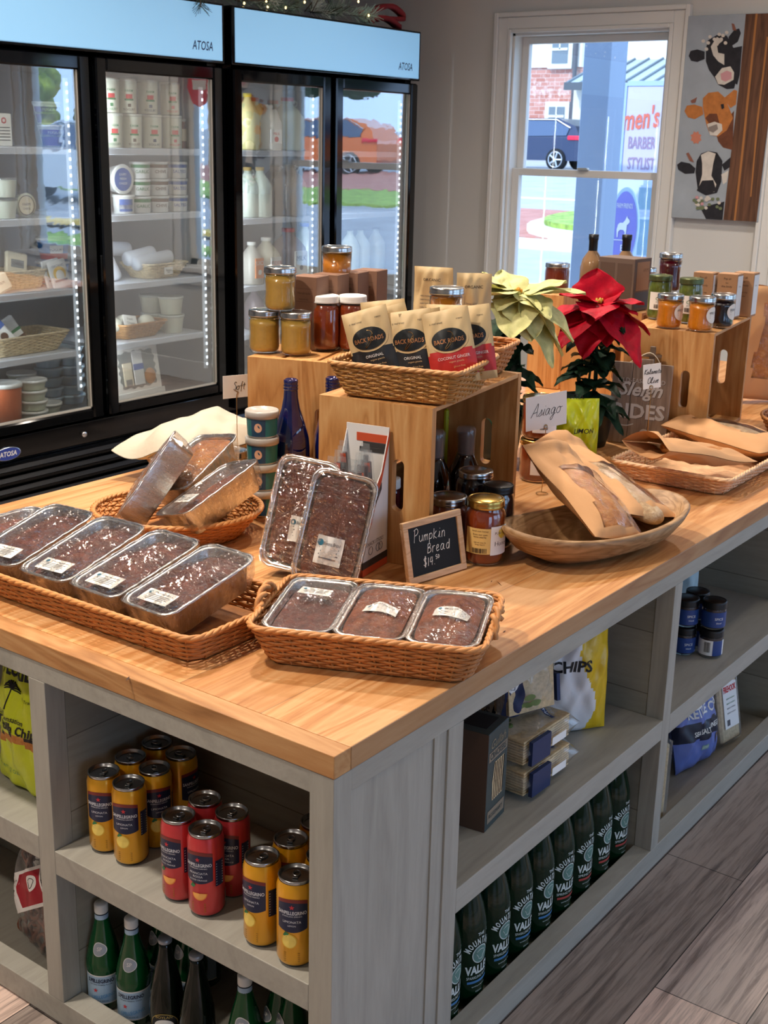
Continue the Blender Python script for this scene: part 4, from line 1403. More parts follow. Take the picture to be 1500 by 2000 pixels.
# bottom: tall white gift box with a scalloped window
t = thing('gift_box', 'large white gift box with a scalloped window showing cheeses, cooler floor', 'gift box', (fx(278, 765, 2.97), 2.975, 0.4675), rot=(R(-9), 0, R(4)))
MB().cbox(-0.135, 0.135, 0, 0.06, 0, 0.222, M_PAPER, 0.002).cbox(-0.14, 0.145, -0.006, 0.0, 0, 0.035, M_PAPER, 0.001).build('carton', t)
mb = MB()
sc = []
for i in range(96):
    a = 2 * PI * i / 96
    k_ = 1 + 0.045 * math.sin(16 * a)
    ca, sa = math.cos(a), math.sin(a)
    q = max(abs(ca), abs(sa)) ** 0.8
    sc.append((0.108 * ca / q * k_, -0.0012, 0.128 + 0.078 * sa / q * k_))
mb.add(sc, [tuple(range(96))], mat('window_inside_grey', '7f847f', 0.3))
mb.build('scalloped_window', t)
mb = MB()
mb.cbox(-0.09, -0.035, -0.006, -0.0015, 0.062, 0.16, M_CREAM, 0.002).cbox(-0.028, 0.032, -0.007, -0.0015, 0.06, 0.205, LABW, 0.002)
mb.box(-0.028, 0.032, -0.0078, -0.007, 0.125, 0.15, M_BLUEP).box(-0.08, -0.045, -0.0068, -0.006, 0.062, 0.09, mat('grey_print', '8a8a86'))
mb.M = Matrix.Translation((0.07, -0.002, 0.09)) @ Matrix.Rotation(PI / 2, 4, 'X')
mb.lathe([(0.0005, 0.004), (0.026, 0.004), (0.034, 0)], mat('orange_cheese', 'c98a4c', 0.4), 24)
mb.build('packed_cheeses', t)
slab('shelf_tag', 'small white tag hanging under the sign of the left crate at the cooler', 'tag', (0.0, 0, 0.0), 0.05, 0.03, 0.002, M_PAPER) if False else None


# --- right cooler: milk jugs
def milk_jug(label, loc, h, r, body, cap, rz=0.0, handle='loop', lab=None, squash=1.0, group='milk bottles and jugs'):
    t = thing('milk_jug', label, 'jug', loc, rz, group)
    nk = r * 0.33
    prof = [(0.0005, 0), (r * 0.92, 0), (r, 0.008), (r, h * 0.56), (r * 0.95, h * 0.64), (r * 0.72, h * 0.76), (nk * 1.15, h * 0.87), (nk, h * 0.9), (nk, h * 0.96), (0.0005, h * 0.96)]
    mb = MB()
    rings = []
    for rr, z in prof:
        e = 0.34 if z < h * 0.7 else 1.0
        ring = []
        for j in range(28):
            a = 2 * PI * j / 28
            c_, s_ = math.cos(a), math.sin(a)
            k_ = 1 if e == 1.0 else 1 / ((abs(c_) ** 3.2 + abs(s_) ** 3.2) ** (1 / 3.2))
            ring.append((rr * c_ * (0.5 + 0.5 * k_), rr * s_ * (0.5 + 0.5 * k_) * squash, z))
        rings.append(ring)
    mb.loft(rings, body, smooth=True)
    mb.build('jug_body', t)
    MB().lathe([(nk * 1.18, h * 0.93), (nk * 1.2, h * 0.995), (nk * 1.1, h), (0.0005, h)], cap, 18).build('cap', t)
    if handle == 'loop':
        MB().tube([(nk * math.cos(a) + nk * 0.9, nk * 0.8 * math.sin(a) * 0.6, h * 0.89 + 0.004 * math.cos(a)) for a in [2 * PI * i / 18 for i in range(18)]], 0.0035, M_WHITEPL, 6, closed=True).build('handle', t)
        MB().tube([(r * 0.62 + nk * 0.8 * math.cos(a), 0, h * 0.885 + 0.012 * math.sin(a)) for a in [2 * PI * i / 18 for i in range(18)]], 0.004, M_WHITEPL, 6, closed=True).build('handle', t)
    elif handle == 'grip':
        MB().tube([(nk * 0.8, 0, h * 0.86), (r * 0.62, 0, h * 0.86), (r * 0.85, 0, h * 0.72), (r * 0.97, 0, h * 0.52)], [0.011, 0.013, 0.013, 0.012], body, 8).build('handle', t)
    if lab:
        mb = MB()
        z0, z1, m_, s_, m2 = lab
        mb.cbox(-r * 0.55, r * 0.55, -r * squash - 0.0025, -r * squash + 0.004, z0, z1, m_, 0.001)
        mb.text(s_, (z1 - z0) * 0.2, m2, lambda x, y: (x, -r * squash - 0.0032, y), 0, (z0 + z1) / 2 + (z1 - z0) * 0.2)
        mb.add([(0.012 * math.cos(2 * PI * k_ / 16), -r * squash - 0.003, (z0 + z1) / 2 - (z1 - z0) * 0.2 + 0.012 * math.sin(2 * PI * k_ / 16)) for k_ in range(16)], [tuple(range(16))], m2)
        mb.build('label', t)
    return t


M_MILK = mat('milk_in_glass', 'd3dccf', 0.12, coat=0.6)
M_CHOC = mat('chocolate_milk_in_glass', 'a1968e', 0.12, coat=0.6)
M_LEMON = mat('lemonade_in_plastic', 'dcd49a', 0.25)
M_HDPE = mat('white_jug_plastic', 'e2e2dc', 0.35)
M_CIDER = mat('chocolate_milk_in_plastic', '8d8084', 0.25)
M_REDCAP = mat('red_cap', 'c23a3c', 0.35)
M_YELCAP = mat('yellow_cap', 'e8cf3e', 0.35)
M_TANCAP = mat('tan_foil_cap', 'b79a5e', 0.4)
milk_jug('glass half gallon of milk with a red cap, top shelf right of the plastic jugs', (fx(561, 290, 3.0), 3.0, SHB[0] + 0.001), 0.232, 0.076, M_MILK, M_REDCAP, lab=None)
milk_jug('glass half gallon of milk with a red cap behind the plastic jugs', (fx(533, 280, 3.14), 3.14, SHB[0] + 0.001), 0.222, 0.068, M_MILK, M_REDCAP, handle=None)
milk_jug('white plastic jug with a grip handle and red and violet label, top shelf', (fx(524, 290, 2.985), 2.985, SHB[0] + 0.001), 0.195, 0.058, M_HDPE, M_HDPE, R(-10), 'grip', (0.03, 0.09, LABW, 'MILK', M_REDP))
milk_jug('pale lemonade jug with a red cap, top shelf at the door edge', (fx(500, 290, 3.03), 3.04, SHB[0] + 0.001), 0.225, 0.058, M_LEMON, M_REDCAP, 0, 'grip', (0.03, 0.12, M_YELP, 'LEMON', M_INK))
milk_jug('pale lemonade jug with a yellow cap, top shelf far left', (fx(484, 290, 2.985), 2.985, SHB[0] + 0.001), 0.24, 0.05, M_LEMON, M_YELCAP, 0, None)
milk_jug('glass half gallon of chocolate milk with a white loop handle, second shelf', (fx(564, 420, 3.0), 3.0, SHB[1] + 0.001), 0.240, 0.080, M_CHOC, M_CLEAR)
milk_jug('glass half gallon of chocolate milk behind the front one, second shelf', (fx(537, 410, 3.15), 3.15, SHB[1] + 0.001), 0.232, 0.07, M_CHOC, M_CLEAR)
milk_jug('slim glass quart of milk with a tan foil cap, second shelf', (fx(508, 420, 2.985), 2.985, SHB[1] + 0.001), 0.220, 0.052, M_MILK, M_TANCAP, handle=None)
milk_jug('glass half gallon of milk cut off by the left door edge, second shelf', (fx(484, 420, 3.0), 3.0, SHB[1] + 0.001), 0.22, 0.05, M_MILK, M_TANCAP)
milk_jug('plastic jug of chocolate milk with a red cap and white label, third shelf', (fx(563, 550, 3.0), 3.0, SHB[2] + 0.001), 0.240, 0.080, M_CIDER, M_REDCAP, 0, None, (0.03, 0.14, LABW, 'MILK', M_NAVY))
milk_jug('white plastic jug with a red apple label, third shelf', (fx(520, 550, 2.99), 2.99, SHB[2] + 0.001), 0.205, 0.062, mat('cream_jug_plastic', 'cfc8b4', 0.3), M_HDPE, 0, None, (0.03, 0.12, LABW, 'CIDER', M_REDP))
milk_jug('pale plastic jug with an orange label, third shelf at the left door edge', (fx(490, 550, 2.99), 2.985, SHB[2] + 0.001), 0.19, 0.05, mat('grey_jug_plastic', 'b5b0a6', 0.3), M_HDPE, 0, None, (0.03, 0.12, mat('orange_label', 'e0803c', 0.5), 'JUICE', LABW))
milk_jug('glass milk jug with blue cap at the back of the third shelf', (fx(594, 540, 3.2), 3.2, SHB[2] + 0.001), 0.24, 0.06, M_MILK, mat('blue_cap', '2a4fb0', 0.4), handle=None)
for k_, u_ in enumerate((733, 703, 683)):
    milk_jug('tall glass milk bottle, %s from the right in the far right door' % ('first', 'second', 'third')[k_], (fx(u_, 510, 3.06), 3.06, SHB[2] + 0.001), 0.21, 0.05, M_MILK, M_CLEAR, handle=None, group='milk bottles in the far right door')
for k_, u_ in enumerate((497, 530, 560)):
    milk_jug('milk bottle on the lowest visible shelf, %s from the door edge' % ('first', 'second', 'third')[k_], (fx(u_, 620, 3.03), 3.03, SHB[3] + 0.001), 0.19, 0.045, M_CIDER if k_ == 0 else M_MILK, M_HDPE, handle=None)
# ================================================================== builders for the things on and in the island
STROKES = {
    'O': [[(1.6, 6), (0.3, 4.6), (0.3, 1.4), (1.6, 0), (3, 1.4), (3, 4.6), (1.6, 6)]],
    'A': [[(0, 0), (1.2, 3), (2.4, 6), (2.8, 4), (3.0, 1), (3.4, 0.1)], [(0.7, 1.8), (3, 2.3)]],
    's': [[(0, 0.2), (1.2, 1.8), (1.6, 3), (1.9, 1.8), (1.6, 0.4), (0.6, 0.1)]],
    'i': [[(0, 0.3), (0.8, 1.6), (1.0, 3), (0.9, 0.6), (1.5, 0.2)], [(1.1, 4.2), (1.15, 4.4)]],
    'a': [[(2.0, 2.7), (1.0, 3), (0.1, 1.8), (0.4, 0.3), (1.4, 0.5), (2.1, 2.8), (2.0, 0.8), (2.8, 0.2)]],
    'g': [[(2.0, 2.7), (1.0, 3), (0.1, 1.9), (0.5, 0.5), (1.5, 0.8), (2.1, 2.8), (1.9, -0.5), (1.2, -2.4), (0.4, -1.8), (1.6, -0.2), (2.8, 0.4)]],
    'o': [[(1.4, 3), (0.3, 2.4), (0.1, 1), (0.9, 0.1), (1.9, 0.7), (2.0, 2.2), (1.2, 3), (2.2, 2.6), (3, 2.8)]],
    'K': [[(0.2, 6), (0, 0)], [(2.6, 6), (0.2, 2.8), (2.8, 0)]],
    'l': [[(0, 0.6), (1.2, 4), (1.2, 6), (0.6, 5), (0.7, 1), (1.4, 0.1), (2, 0.5)]],
    'e': [[(0, 1.2), (1.5, 1.9), (1.4, 2.9), (0.5, 2.7), (0.2, 1), (0.9, 0.1), (2, 0.6)]],
    'm': [[(0, 0), (0.2, 2.8)], [(0.2, 1.8), (0.9, 2.9), (1.3, 2.2), (1.3, 0.1)], [(1.3, 1.8), (2.1, 2.9), (2.5, 2.2), (2.6, 0.1)]],
    't': [[(0.9, 5), (0.8, 0.8), (1.6, 0.1)], [(0, 3.4), (1.8, 3.6)]],
    'v': [[(0, 2.8), (0.9, 0.1), (1.9, 2.9)]],
    'P': [[(0.3, 6.2), (0.1, 0)], [(-0.3, 5.6), (1.4, 6.4), (2.4, 5.2), (1.8, 3.7), (0.2, 3.1)]],
    'u': [[(0, 3), (0.1, 0.8), (0.9, 0.1), (1.8, 1), (1.9, 3), (1.9, 0.1)]],
    'p': [[(0.1, 3), (0.0, -2)], [(0.1, 2.3), (1.1, 3), (1.9, 2), (1.4, 0.6), (0.1, 0.5)]],
    'k': [[(0.1, 4.8), (0, 0)], [(1.7, 3.4), (0.1, 1.6), (1.9, 0)]],
    'n': [[(0, 0), (0.2, 3)], [(0.2, 2), (1.1, 3), (1.8, 2.2), (1.8, 0)]],
    'B': [[(0.1, 4.4), (0, 0)], [(0, 4.2), (1.4, 4.4), (1.6, 3.1), (0.2, 2.4), (1.9, 2.2), (2.0, 0.6), (0, 0)]],
    'r': [[(0, 3), (0.1, 0)], [(0.1, 1.8), (0.8, 2.9), (1.5, 2.8)]],
    'd': [[(1.9, 2.4), (0.9, 2.9), (0.1, 1.4), (0.8, 0.2), (1.8, 0.9), (2.1, 4.6), (2.1, 0)]],
    '$': [[(1.9, 4.2), (1.0, 4.8), (0.1, 4), (1.0, 2.8), (2.0, 1.8), (1.1, 0.6), (0, 1.2)], [(0.9, 5.8), (1.0, -0.3)], [(1.4, 5.8), (1.5, -0.3)]],
    '1': [[(0.3, 4.6), (0.3, 0)]], '4': [[(0.9, 4.6), (0.1, 2), (2.2, 2.2)], [(1.8, 4.6), (1.6, 0)]], '.': [[(0, 0), (0.15, 0.15)]],
    '5': [[(1.5, 4.5), (0.3, 4.3), (0.3, 2.9), (1.4, 2.9), (1.5, 1.6), (0.2, 1.3)]], '0': [[(0.8, 4.4), (0.1, 3), (0.7, 1.5), (1.5, 2.8), (0.8, 4.4)]],
    'h': [[(0.1, 5.6), (0, 0)], [(0, 2), (1, 3), (1.7, 2.2), (1.8, 0)]], 'c': [[(1.6, 2.6), (0.6, 3), (0.1, 1.4), (0.8, 0.1), (1.8, 0.5)]], 'S': [[(2, 5.4), (1, 6), (0.2, 4.8), (1.6, 3), (1.8, 1), (0.6, 0), (0, 0.8)]],
    'C': [[(2.4, 5.2), (1.4, 6), (0.2, 4), (0.4, 1.2), (1.6, 0), (2.6, 0.8)]], 'f': [[(1.6, 5.6), (0.9, 5.8), (0.7, 3), (0.7, -1.4)], [(0, 3), (1.6, 3.1)]], 'D': [[(0.2, 6), (0, 0), (2, 0.8), (2.6, 3), (1.8, 5.4), (0, 6)]],
}


def smooth(pts, k_=4):
    if len(pts) < 3:
        return pts
    P = [pts[0]] + list(pts) + [pts[-1]]
    out = []
    for i in range(1, len(P) - 2):
        for j in range(k_):
            t_ = j / k_
            q = []
            for d_ in range(len(pts[0])):
                a, b, c, e = P[i - 1][d_], P[i][d_], P[i + 1][d_], P[i + 2][d_]
                q.append(0.5 * (2 * b + (c - a) * t_ + (2 * a - 5 * b + 4 * c - e) * t_ * t_ + (3 * b - a - 3 * c + e) * t_ ** 3))
            out.append(tuple(q))
    out.append(tuple(pts[-1]))
    return out


def write(mb, s_, x, y, k_, m, fn, gap=0.8, slant=0.15, th=0.0006, rot=0.0):
    """handwriting: single strokes, k_ metres per unit"""
    cx = x
    for ch in s_:
        if ch == ' ':
            cx += 2.2 * k_
            continue
        w_ = 0
        for st in STROKES[ch]:
            pts = []
            for a, b in smooth(st):
                w_ = max(w_, a)
                px_, py_ = (cx - x) + (a + b * slant) * k_, b * k_
                pts.append(fn(x + px_ * math.cos(rot) - py_ * math.sin(rot), y + px_ * math.sin(rot) + py_ * math.cos(rot)))
            mb.tube(pts, th, m, 4, smooth=False)
        cx += (w_ + gap) * k_
    return cx


def rnd(seed):
    return random.Random(seed)


# ---- foil loaf pan with a quick bread, cling film and a sticker
def breadmat(name, c1, c2, c3):
    a = N(name)
    v = a.mapping()
    n1 = a.noise(v, 34, 5, 0.65)
    n2 = a.noise(v, 210, 3, 0.6)
    a.l(a.ramp(a.math('ADD', a.math('MULTIPLY', n1, 0.75), a.math('MULTIPLY', n2, 0.25)), [(0.32, S(c1)), (0.5, S(c2)), (0.68, S(c3))]), a.p.inputs['Base Color'])
    a.p.inputs['Roughness'].default_value = 0.6
    a.bump(n1, 0.9, 0.006)
    return a.m


M_BREAD_D = breadmat('dark_pumpkin_crumb', '34150c', '5a2716', '7d3c22')
M_BREAD_M = breadmat('brown_banana_crumb', '48200f', '7a3d1d', '9c562c')
M_BREAD_L = breadmat('golden_brown_crumb', '7a421c', 'ad6a30', 'c98a48')
M_STICKP = mat('sticker_paper', 'ece8de', 0.5)
M_STXT = mat('sticker_print', '5a5a60', 0.6)
M_TEALP = mat('teal_logo', '2f6f86', 0.5)


def loaf(label, loc=(0, 0, 0), rz=0, rot=None, L=0.205, W=0.113, H=0.056, bread=None, dome=0.012, seed=1, sticker=(-0.055, 0.0, 0.055, 0.035, 0), wrap=True, fill=0.8, group='foil pans of loaf cake', title='PUMPKIN BREAD', peak=0.0):
    t = thing('loaf_pan', label, 'loaf', loc, rz, group, rot)
    bread = bread or M_BREAD_D
    rn = rnd(seed)
    ph = [rn.uniform(0, 6.28) for _ in range(8)]

    def ring(w, l, z, rr, n=56, jit=0.0):
        return [(p[0] + nn[0] * jit * math.sin(i * 2.1), p[1] + nn[1] * jit * math.sin(i * 2.1), z + (0.0006 * math.sin(i * 0.9 + ph[0]) if jit else 0)) for i, (p, nn) in enumerate(rrect(l, w, rr, n))]
    mb = MB()
    mb.loft([ring(W - 0.028, L - 0.03, 0.0, 0.012), ring(W - 0.024, L - 0.026, 0.001, 0.014), ring(W - 0.008, L - 0.008, H - 0.002, 0.02, jit=0.0004), ring(W - 0.006, L - 0.006, H, 0.02), ring(W + 0.006, L + 0.006, H + 0.001, 0.024), ring(W + 0.008, L + 0.008, H - 0.002, 0.024)], M_FOIL, smooth=True)
    mb.poly([(p[0], p[1], 0.0003) for p, _ in rrect(L - 0.03, W - 0.028, 0.012, 56)][::-1], M_FOIL)
    mb.tube(ring(W + 0.007, L + 0.007, H + 0.0005, 0.024, 110, 0.0006), 0.0019, M_FOIL, 5, closed=True)
    mb.build('foil_pan', t)

    def surf(u, v, top=False):
        x, y = (u - 0.5) * 2, (v - 0.5) * 2
        hx, hy = (L - 0.014) / 2, (W - 0.014) / 2
        # squircle mapping keeps the rounded corners
        k_ = 1 - 0.10 * (abs(x) ** 4) * (abs(y) ** 4)
        e = (1 - x ** 6) * (1 - y ** 6)
        c_ = math.cos(x * PI / 2) ** 0.6 * math.cos(y * PI / 2) ** 0.7 if abs(x) < 1 and abs(y) < 1 else 0
        z = H * fill + dome * c_ * (1 + 0.25 * math.sin(3 * x + ph[1]) * math.cos(4 * y + ph[2])) + 0.002 * math.sin(9 * x + ph[3]) * math.sin(8 * y + ph[4]) * e
        z += peak * math.exp(-((x - 0.25) ** 2) * 4) * c_
        return x * hx * k_, y * hy * k_, z
    MB().grid(surf, 26, 16, bread).build('loaf_cake', t)
    topz = lambda x, y: max(H + 0.001, surf(x / (L - 0.014) + 0.5, y / (W - 0.014) + 0.5)[2] + 0.0012)
    if wrap:
        mb = MB()
        cx_w = rn.choice((0.15, 0.8, 0.6))

        def wr(u, v):
            x, y = (u - 0.5) * (L + 0.012), (v - 0.5) * (W + 0.012)
            q = topz(x * 0.95, y * 0.95) if abs(u - 0.5) < 0.47 and abs(v - 0.5) < 0.47 else H + 0.002
            th_ = math.atan2(v - 0.45, (u - cx_w) * 1.6)
            rg = abs(math.sin(7 * th_ + ph[5])) ** 6 + 0.7 * abs(math.sin(11 * th_ + ph[6] + 3 * u)) ** 8
            a = (0.0035 * rg + 0.0012 * abs(math.sin(23 * u + 31 * v + ph[5]))) * (1 - (2 * u - 1) ** 6) * (1 - (2 * v - 1) ** 6)
            return (x * (1 - 0.06 * (abs(2 * v - 1) ** 6) * abs(2 * u - 1) ** 6), y * (1 - 0.1 * (abs(2 * u - 1) ** 6) * abs(2 * v - 1) ** 6), q + abs(a) + 0.0005)
        mb.grid(wr, 64, 40, M_WRAP)
        mb.loft([ring(W + 0.014, L + 0.014, H + 0.001, 0.026, 60), ring(W + 0.004, L + 0.005, H * 0.5, 0.022, 60, 0.0012), ring(W - 0.016, L - 0.018, 0.003, 0.016, 60, 0.0012)], M_WRAP, smooth=True)
        mb.build('cling_film', t)
    if sticker:
        sx_, sy_, sl, sw, ra = sticker
        mb = MB()
        ca, sa = math.cos(ra), math.sin(ra)

        def onl(x, y, o=0.0022):
            p_, q_ = sx_ + x * ca - y * sa, sy_ + x * sa + y * ca
            return (p_, q_, topz(p_, q_) + o)
        mb.grid(lambda u, v: onl((u - 0.5) * sl, (v - 0.5) * sw), 8, 8, M_STICKP)
        mb.text(title.title(), sw * 0.13, M_STXT, lambda x, y: onl(x, y, 0.0027), sl * 0.08, sw * 0.25, w=sl * 0.62, shear=0.2)
        mb.add([onl(-sl * 0.36 + sw * 0.12 * math.cos(2 * PI * i / 16), sw * 0.25 + sw * 0.12 * math.sin(2 * PI * i / 16), 0.0026) for i in range(16)], [tuple(range(16))], M_TEALP)
        for i in range(4):
            w_ = sl * (0.36 - 0.05 * (i % 2))
            y_ = sw * (0.06 - i * 0.12)
            mb.add([onl(-w_, y_, 0.0026), onl(w_, y_, 0.0026), onl(w_, y_ + sw * 0.04, 0.0026), onl(-w_, y_ + sw * 0.04, 0.0026)], [(0, 1, 2, 3)], M_STXT)
        mb.build('sticker', t)
    return t


# ---- screw-top jar
def jar(name, label, loc, r, h, cont, lid, rz=0.0, sticker=None, group=None, lidh=0.014, fill=0.93, waist=0.0, neck=0.86, cat='jar', a0=None, facets=0, lidcolor2=None):
    t = thing(name, label, cat, loc, rz, group)
    a0 = FACE_CAM if a0 is None else a0
    hb = h - lidh * 0.6
    rr = r * neck

    def prof(i):
        o = -i
        pts = [(0.0005, 0.001 + i), (r * 0.86 + o, 0.001 + i), (r * 0.97 + o, 0.005 + i), (r + o, 0.014)]
        if waist:
            pts += [(r * (1 - waist * 0.3) + o, hb * 0.3), (r * (1 - waist) + o, hb * 0.5), (r * (1 - waist * 0.3) + o, hb * 0.7)]
        pts += [(r + o, hb * (0.80 if neck < 0.97 else 0.9)), (rr + (r - rr) * 0.5 + o, hb * 0.875), (rr + o, hb * 0.92)]
        return pts
    MB().lathe(prof(0) + [(rr, h - lidh * 0.5)], M_GLASS, 32).build('glass', t)
    top = prof(0.0022)
    zf = hb * fill
    pc = [q for q in top if q[1] < zf] + [(min(top[-1][0], rr), zf), (0.0005, zf)]
    MB().lathe(pc, cont, 28).build('contents', t)
    L_ = MB()
    R1 = rr * 1.06
    L_.lathe([(R1 * 0.99, h - lidh), (R1 * 1.02, h - lidh * 0.9), (R1 * 0.995, h - lidh * 0.75), (R1, h - lidh * 0.5), (R1 * 0.99, h - lidh * 0.2), (R1 * 0.97, h - 0.0006), (R1 * 0.90, h)], lid, 36)
    L_.lathe([(R1 * 0.90, h), (R1 * 0.86, h - 0.0012), (R1 * 0.80, h - 0.0002), (0.0005, h)], lidcolor2 or lid, 36)
    L_.build('lid', t)
    if sticker:
        mb = MB()
        kind = sticker[0]
        if kind == 'round':
            _, z0, rad, da, s_ = sticker
            cm = cylmap(r, a0 + da, z0, 0.0006)
            mb.grid(lambda u, v: cm(rad * v * math.cos(2 * PI * u), rad * v * math.sin(2 * PI * u)), 24, 4, M_STICKP)
            cm2 = cylmap(r, a0 + da, z0, 0.0011)
            mb.text(s_, rad * 0.3, M_STXT, cm2, 0, rad * 0.25, w=rad * 1.2)
            for i in range(2):
                mb.add([cm2(-rad * 0.5, -rad * (0.1 + 0.25 * i)), cm2(rad * 0.5, -rad * (0.1 + 0.25 * i)), cm2(rad * 0.5, -rad * (0.02 + 0.25 * i)), cm2(-rad * 0.5, -rad * (0.02 + 0.25 * i))], [(0, 1, 2, 3)], M_STXT)
        elif kind == 'wrap':
            _, z0, z1, ha, da, m1, prints = sticker
            mb.grid(lambda u, v: ((r + 0.0005) * math.cos(a0 + da + (u - 0.5) * 2 * ha), (r + 0.0005) * math.sin(a0 + da + (u - 0.5) * 2 * ha), z0 + (z1 - z0) * v), 20, 1, m1)
            cm = cylmap(r, a0 + da, 0, 0.0011)
            for p in prints:
                if p[0] == 'text':
                    mb.text(p[1], p[2], p[5], cm, p[3], p[4], w=p[6] if len(p) > 6 else None)
                elif p[0] == 'box':
                    mb.grid(lambda u, v, p=p: cm(p[1] + (p[2] - p[1]) * u, p[3] + (p[4] - p[3]) * v), 8, 1, p[5])
                elif p[0] == 'disc':
                    mb.grid(lambda u, v, p=p: cm(p[1] + p[3] * v * math.cos(2 * PI * u), p[2] + p[3] * v * math.sin(2 * PI * u)), 18, 3, p[4])
                elif p[0] == 'bars':
                    q = p[1]
                    rn = rnd(5)
                    while q < p[2]:
                        w_ = rn.uniform(0.0003, 0.0011)
                        mb.add([cm(q, p[3]), cm(q + w_, p[3]), cm(q + w_, p[4]), cm(q, p[4])], [(0, 1, 2, 3)], M_INK)
                        q += w_ + rn.uniform(0.0004, 0.001)
        mb.build('label', t)
    return t


# ---- flat pouch / crisp bag: front faces local -y
class Pillow:
    def __init__(s, w, h, th, seed=1, crinkle=0.0015, seam=0.012, wob=0.0, bottom=0.0, taper=0.0, pinch=0.35):
        s.w, s.h, s.th, s.seam, s.wob, s.cr, s.taper, s.pinch = w, h, th, seam, wob, crinkle, taper, pinch
        rn = rnd(seed)
        s.p = [rn.uniform(0, 6.28) for _ in range(8)]

    def width(s, v):
        return s.w * (1 - s.taper * v)

    def yy(s, u, v):
        """half thickness at u, v in 0..1"""
        a, b = max(0, math.sin(PI * u)), max(0, math.sin(PI * min(1, max(0, v))))
        e = (a ** 0.55) * (b ** s.pinch)
        c_ = s.cr * (math.sin(17 * u + 9 * v + s.p[0]) + math.sin(13 * v - 21 * u + s.p[1]) + 0.7 * math.sin(31 * u + s.p[2]) * math.sin(27 * v + s.p[3]))
        return s.th / 2 * e + c_ * min(1, e * 2) + 0.0006

    def P(s, u, v, sg=-1, off=0.0):
        wob = s.wob * math.sin(5 * v + s.p[4]) + s.wob * 0.5 * math.sin(9 * v + 7 * u + s.p[5])
        return ((u - 0.5) * s.width(v), sg * (s.yy(u, v) + off) + wob, v * s.h)

    def fn(s, off=0.0009):
        return lambda x, y: s.P(x / s.width(y / s.h) + 0.5, y / s.h, -1, off)

    def skin(s, mb, mfn, nu=22, nv=28, back=None):
        mb.grid(lambda u, v: s.P(u, v, -1), nu, nv, None, mfn=mfn)
        mb.grid(lambda u, v: s.P(u, v, 1), nu, nv, None, mfn=(lambda u, v: back) if back else mfn, flip=True)
        return mb


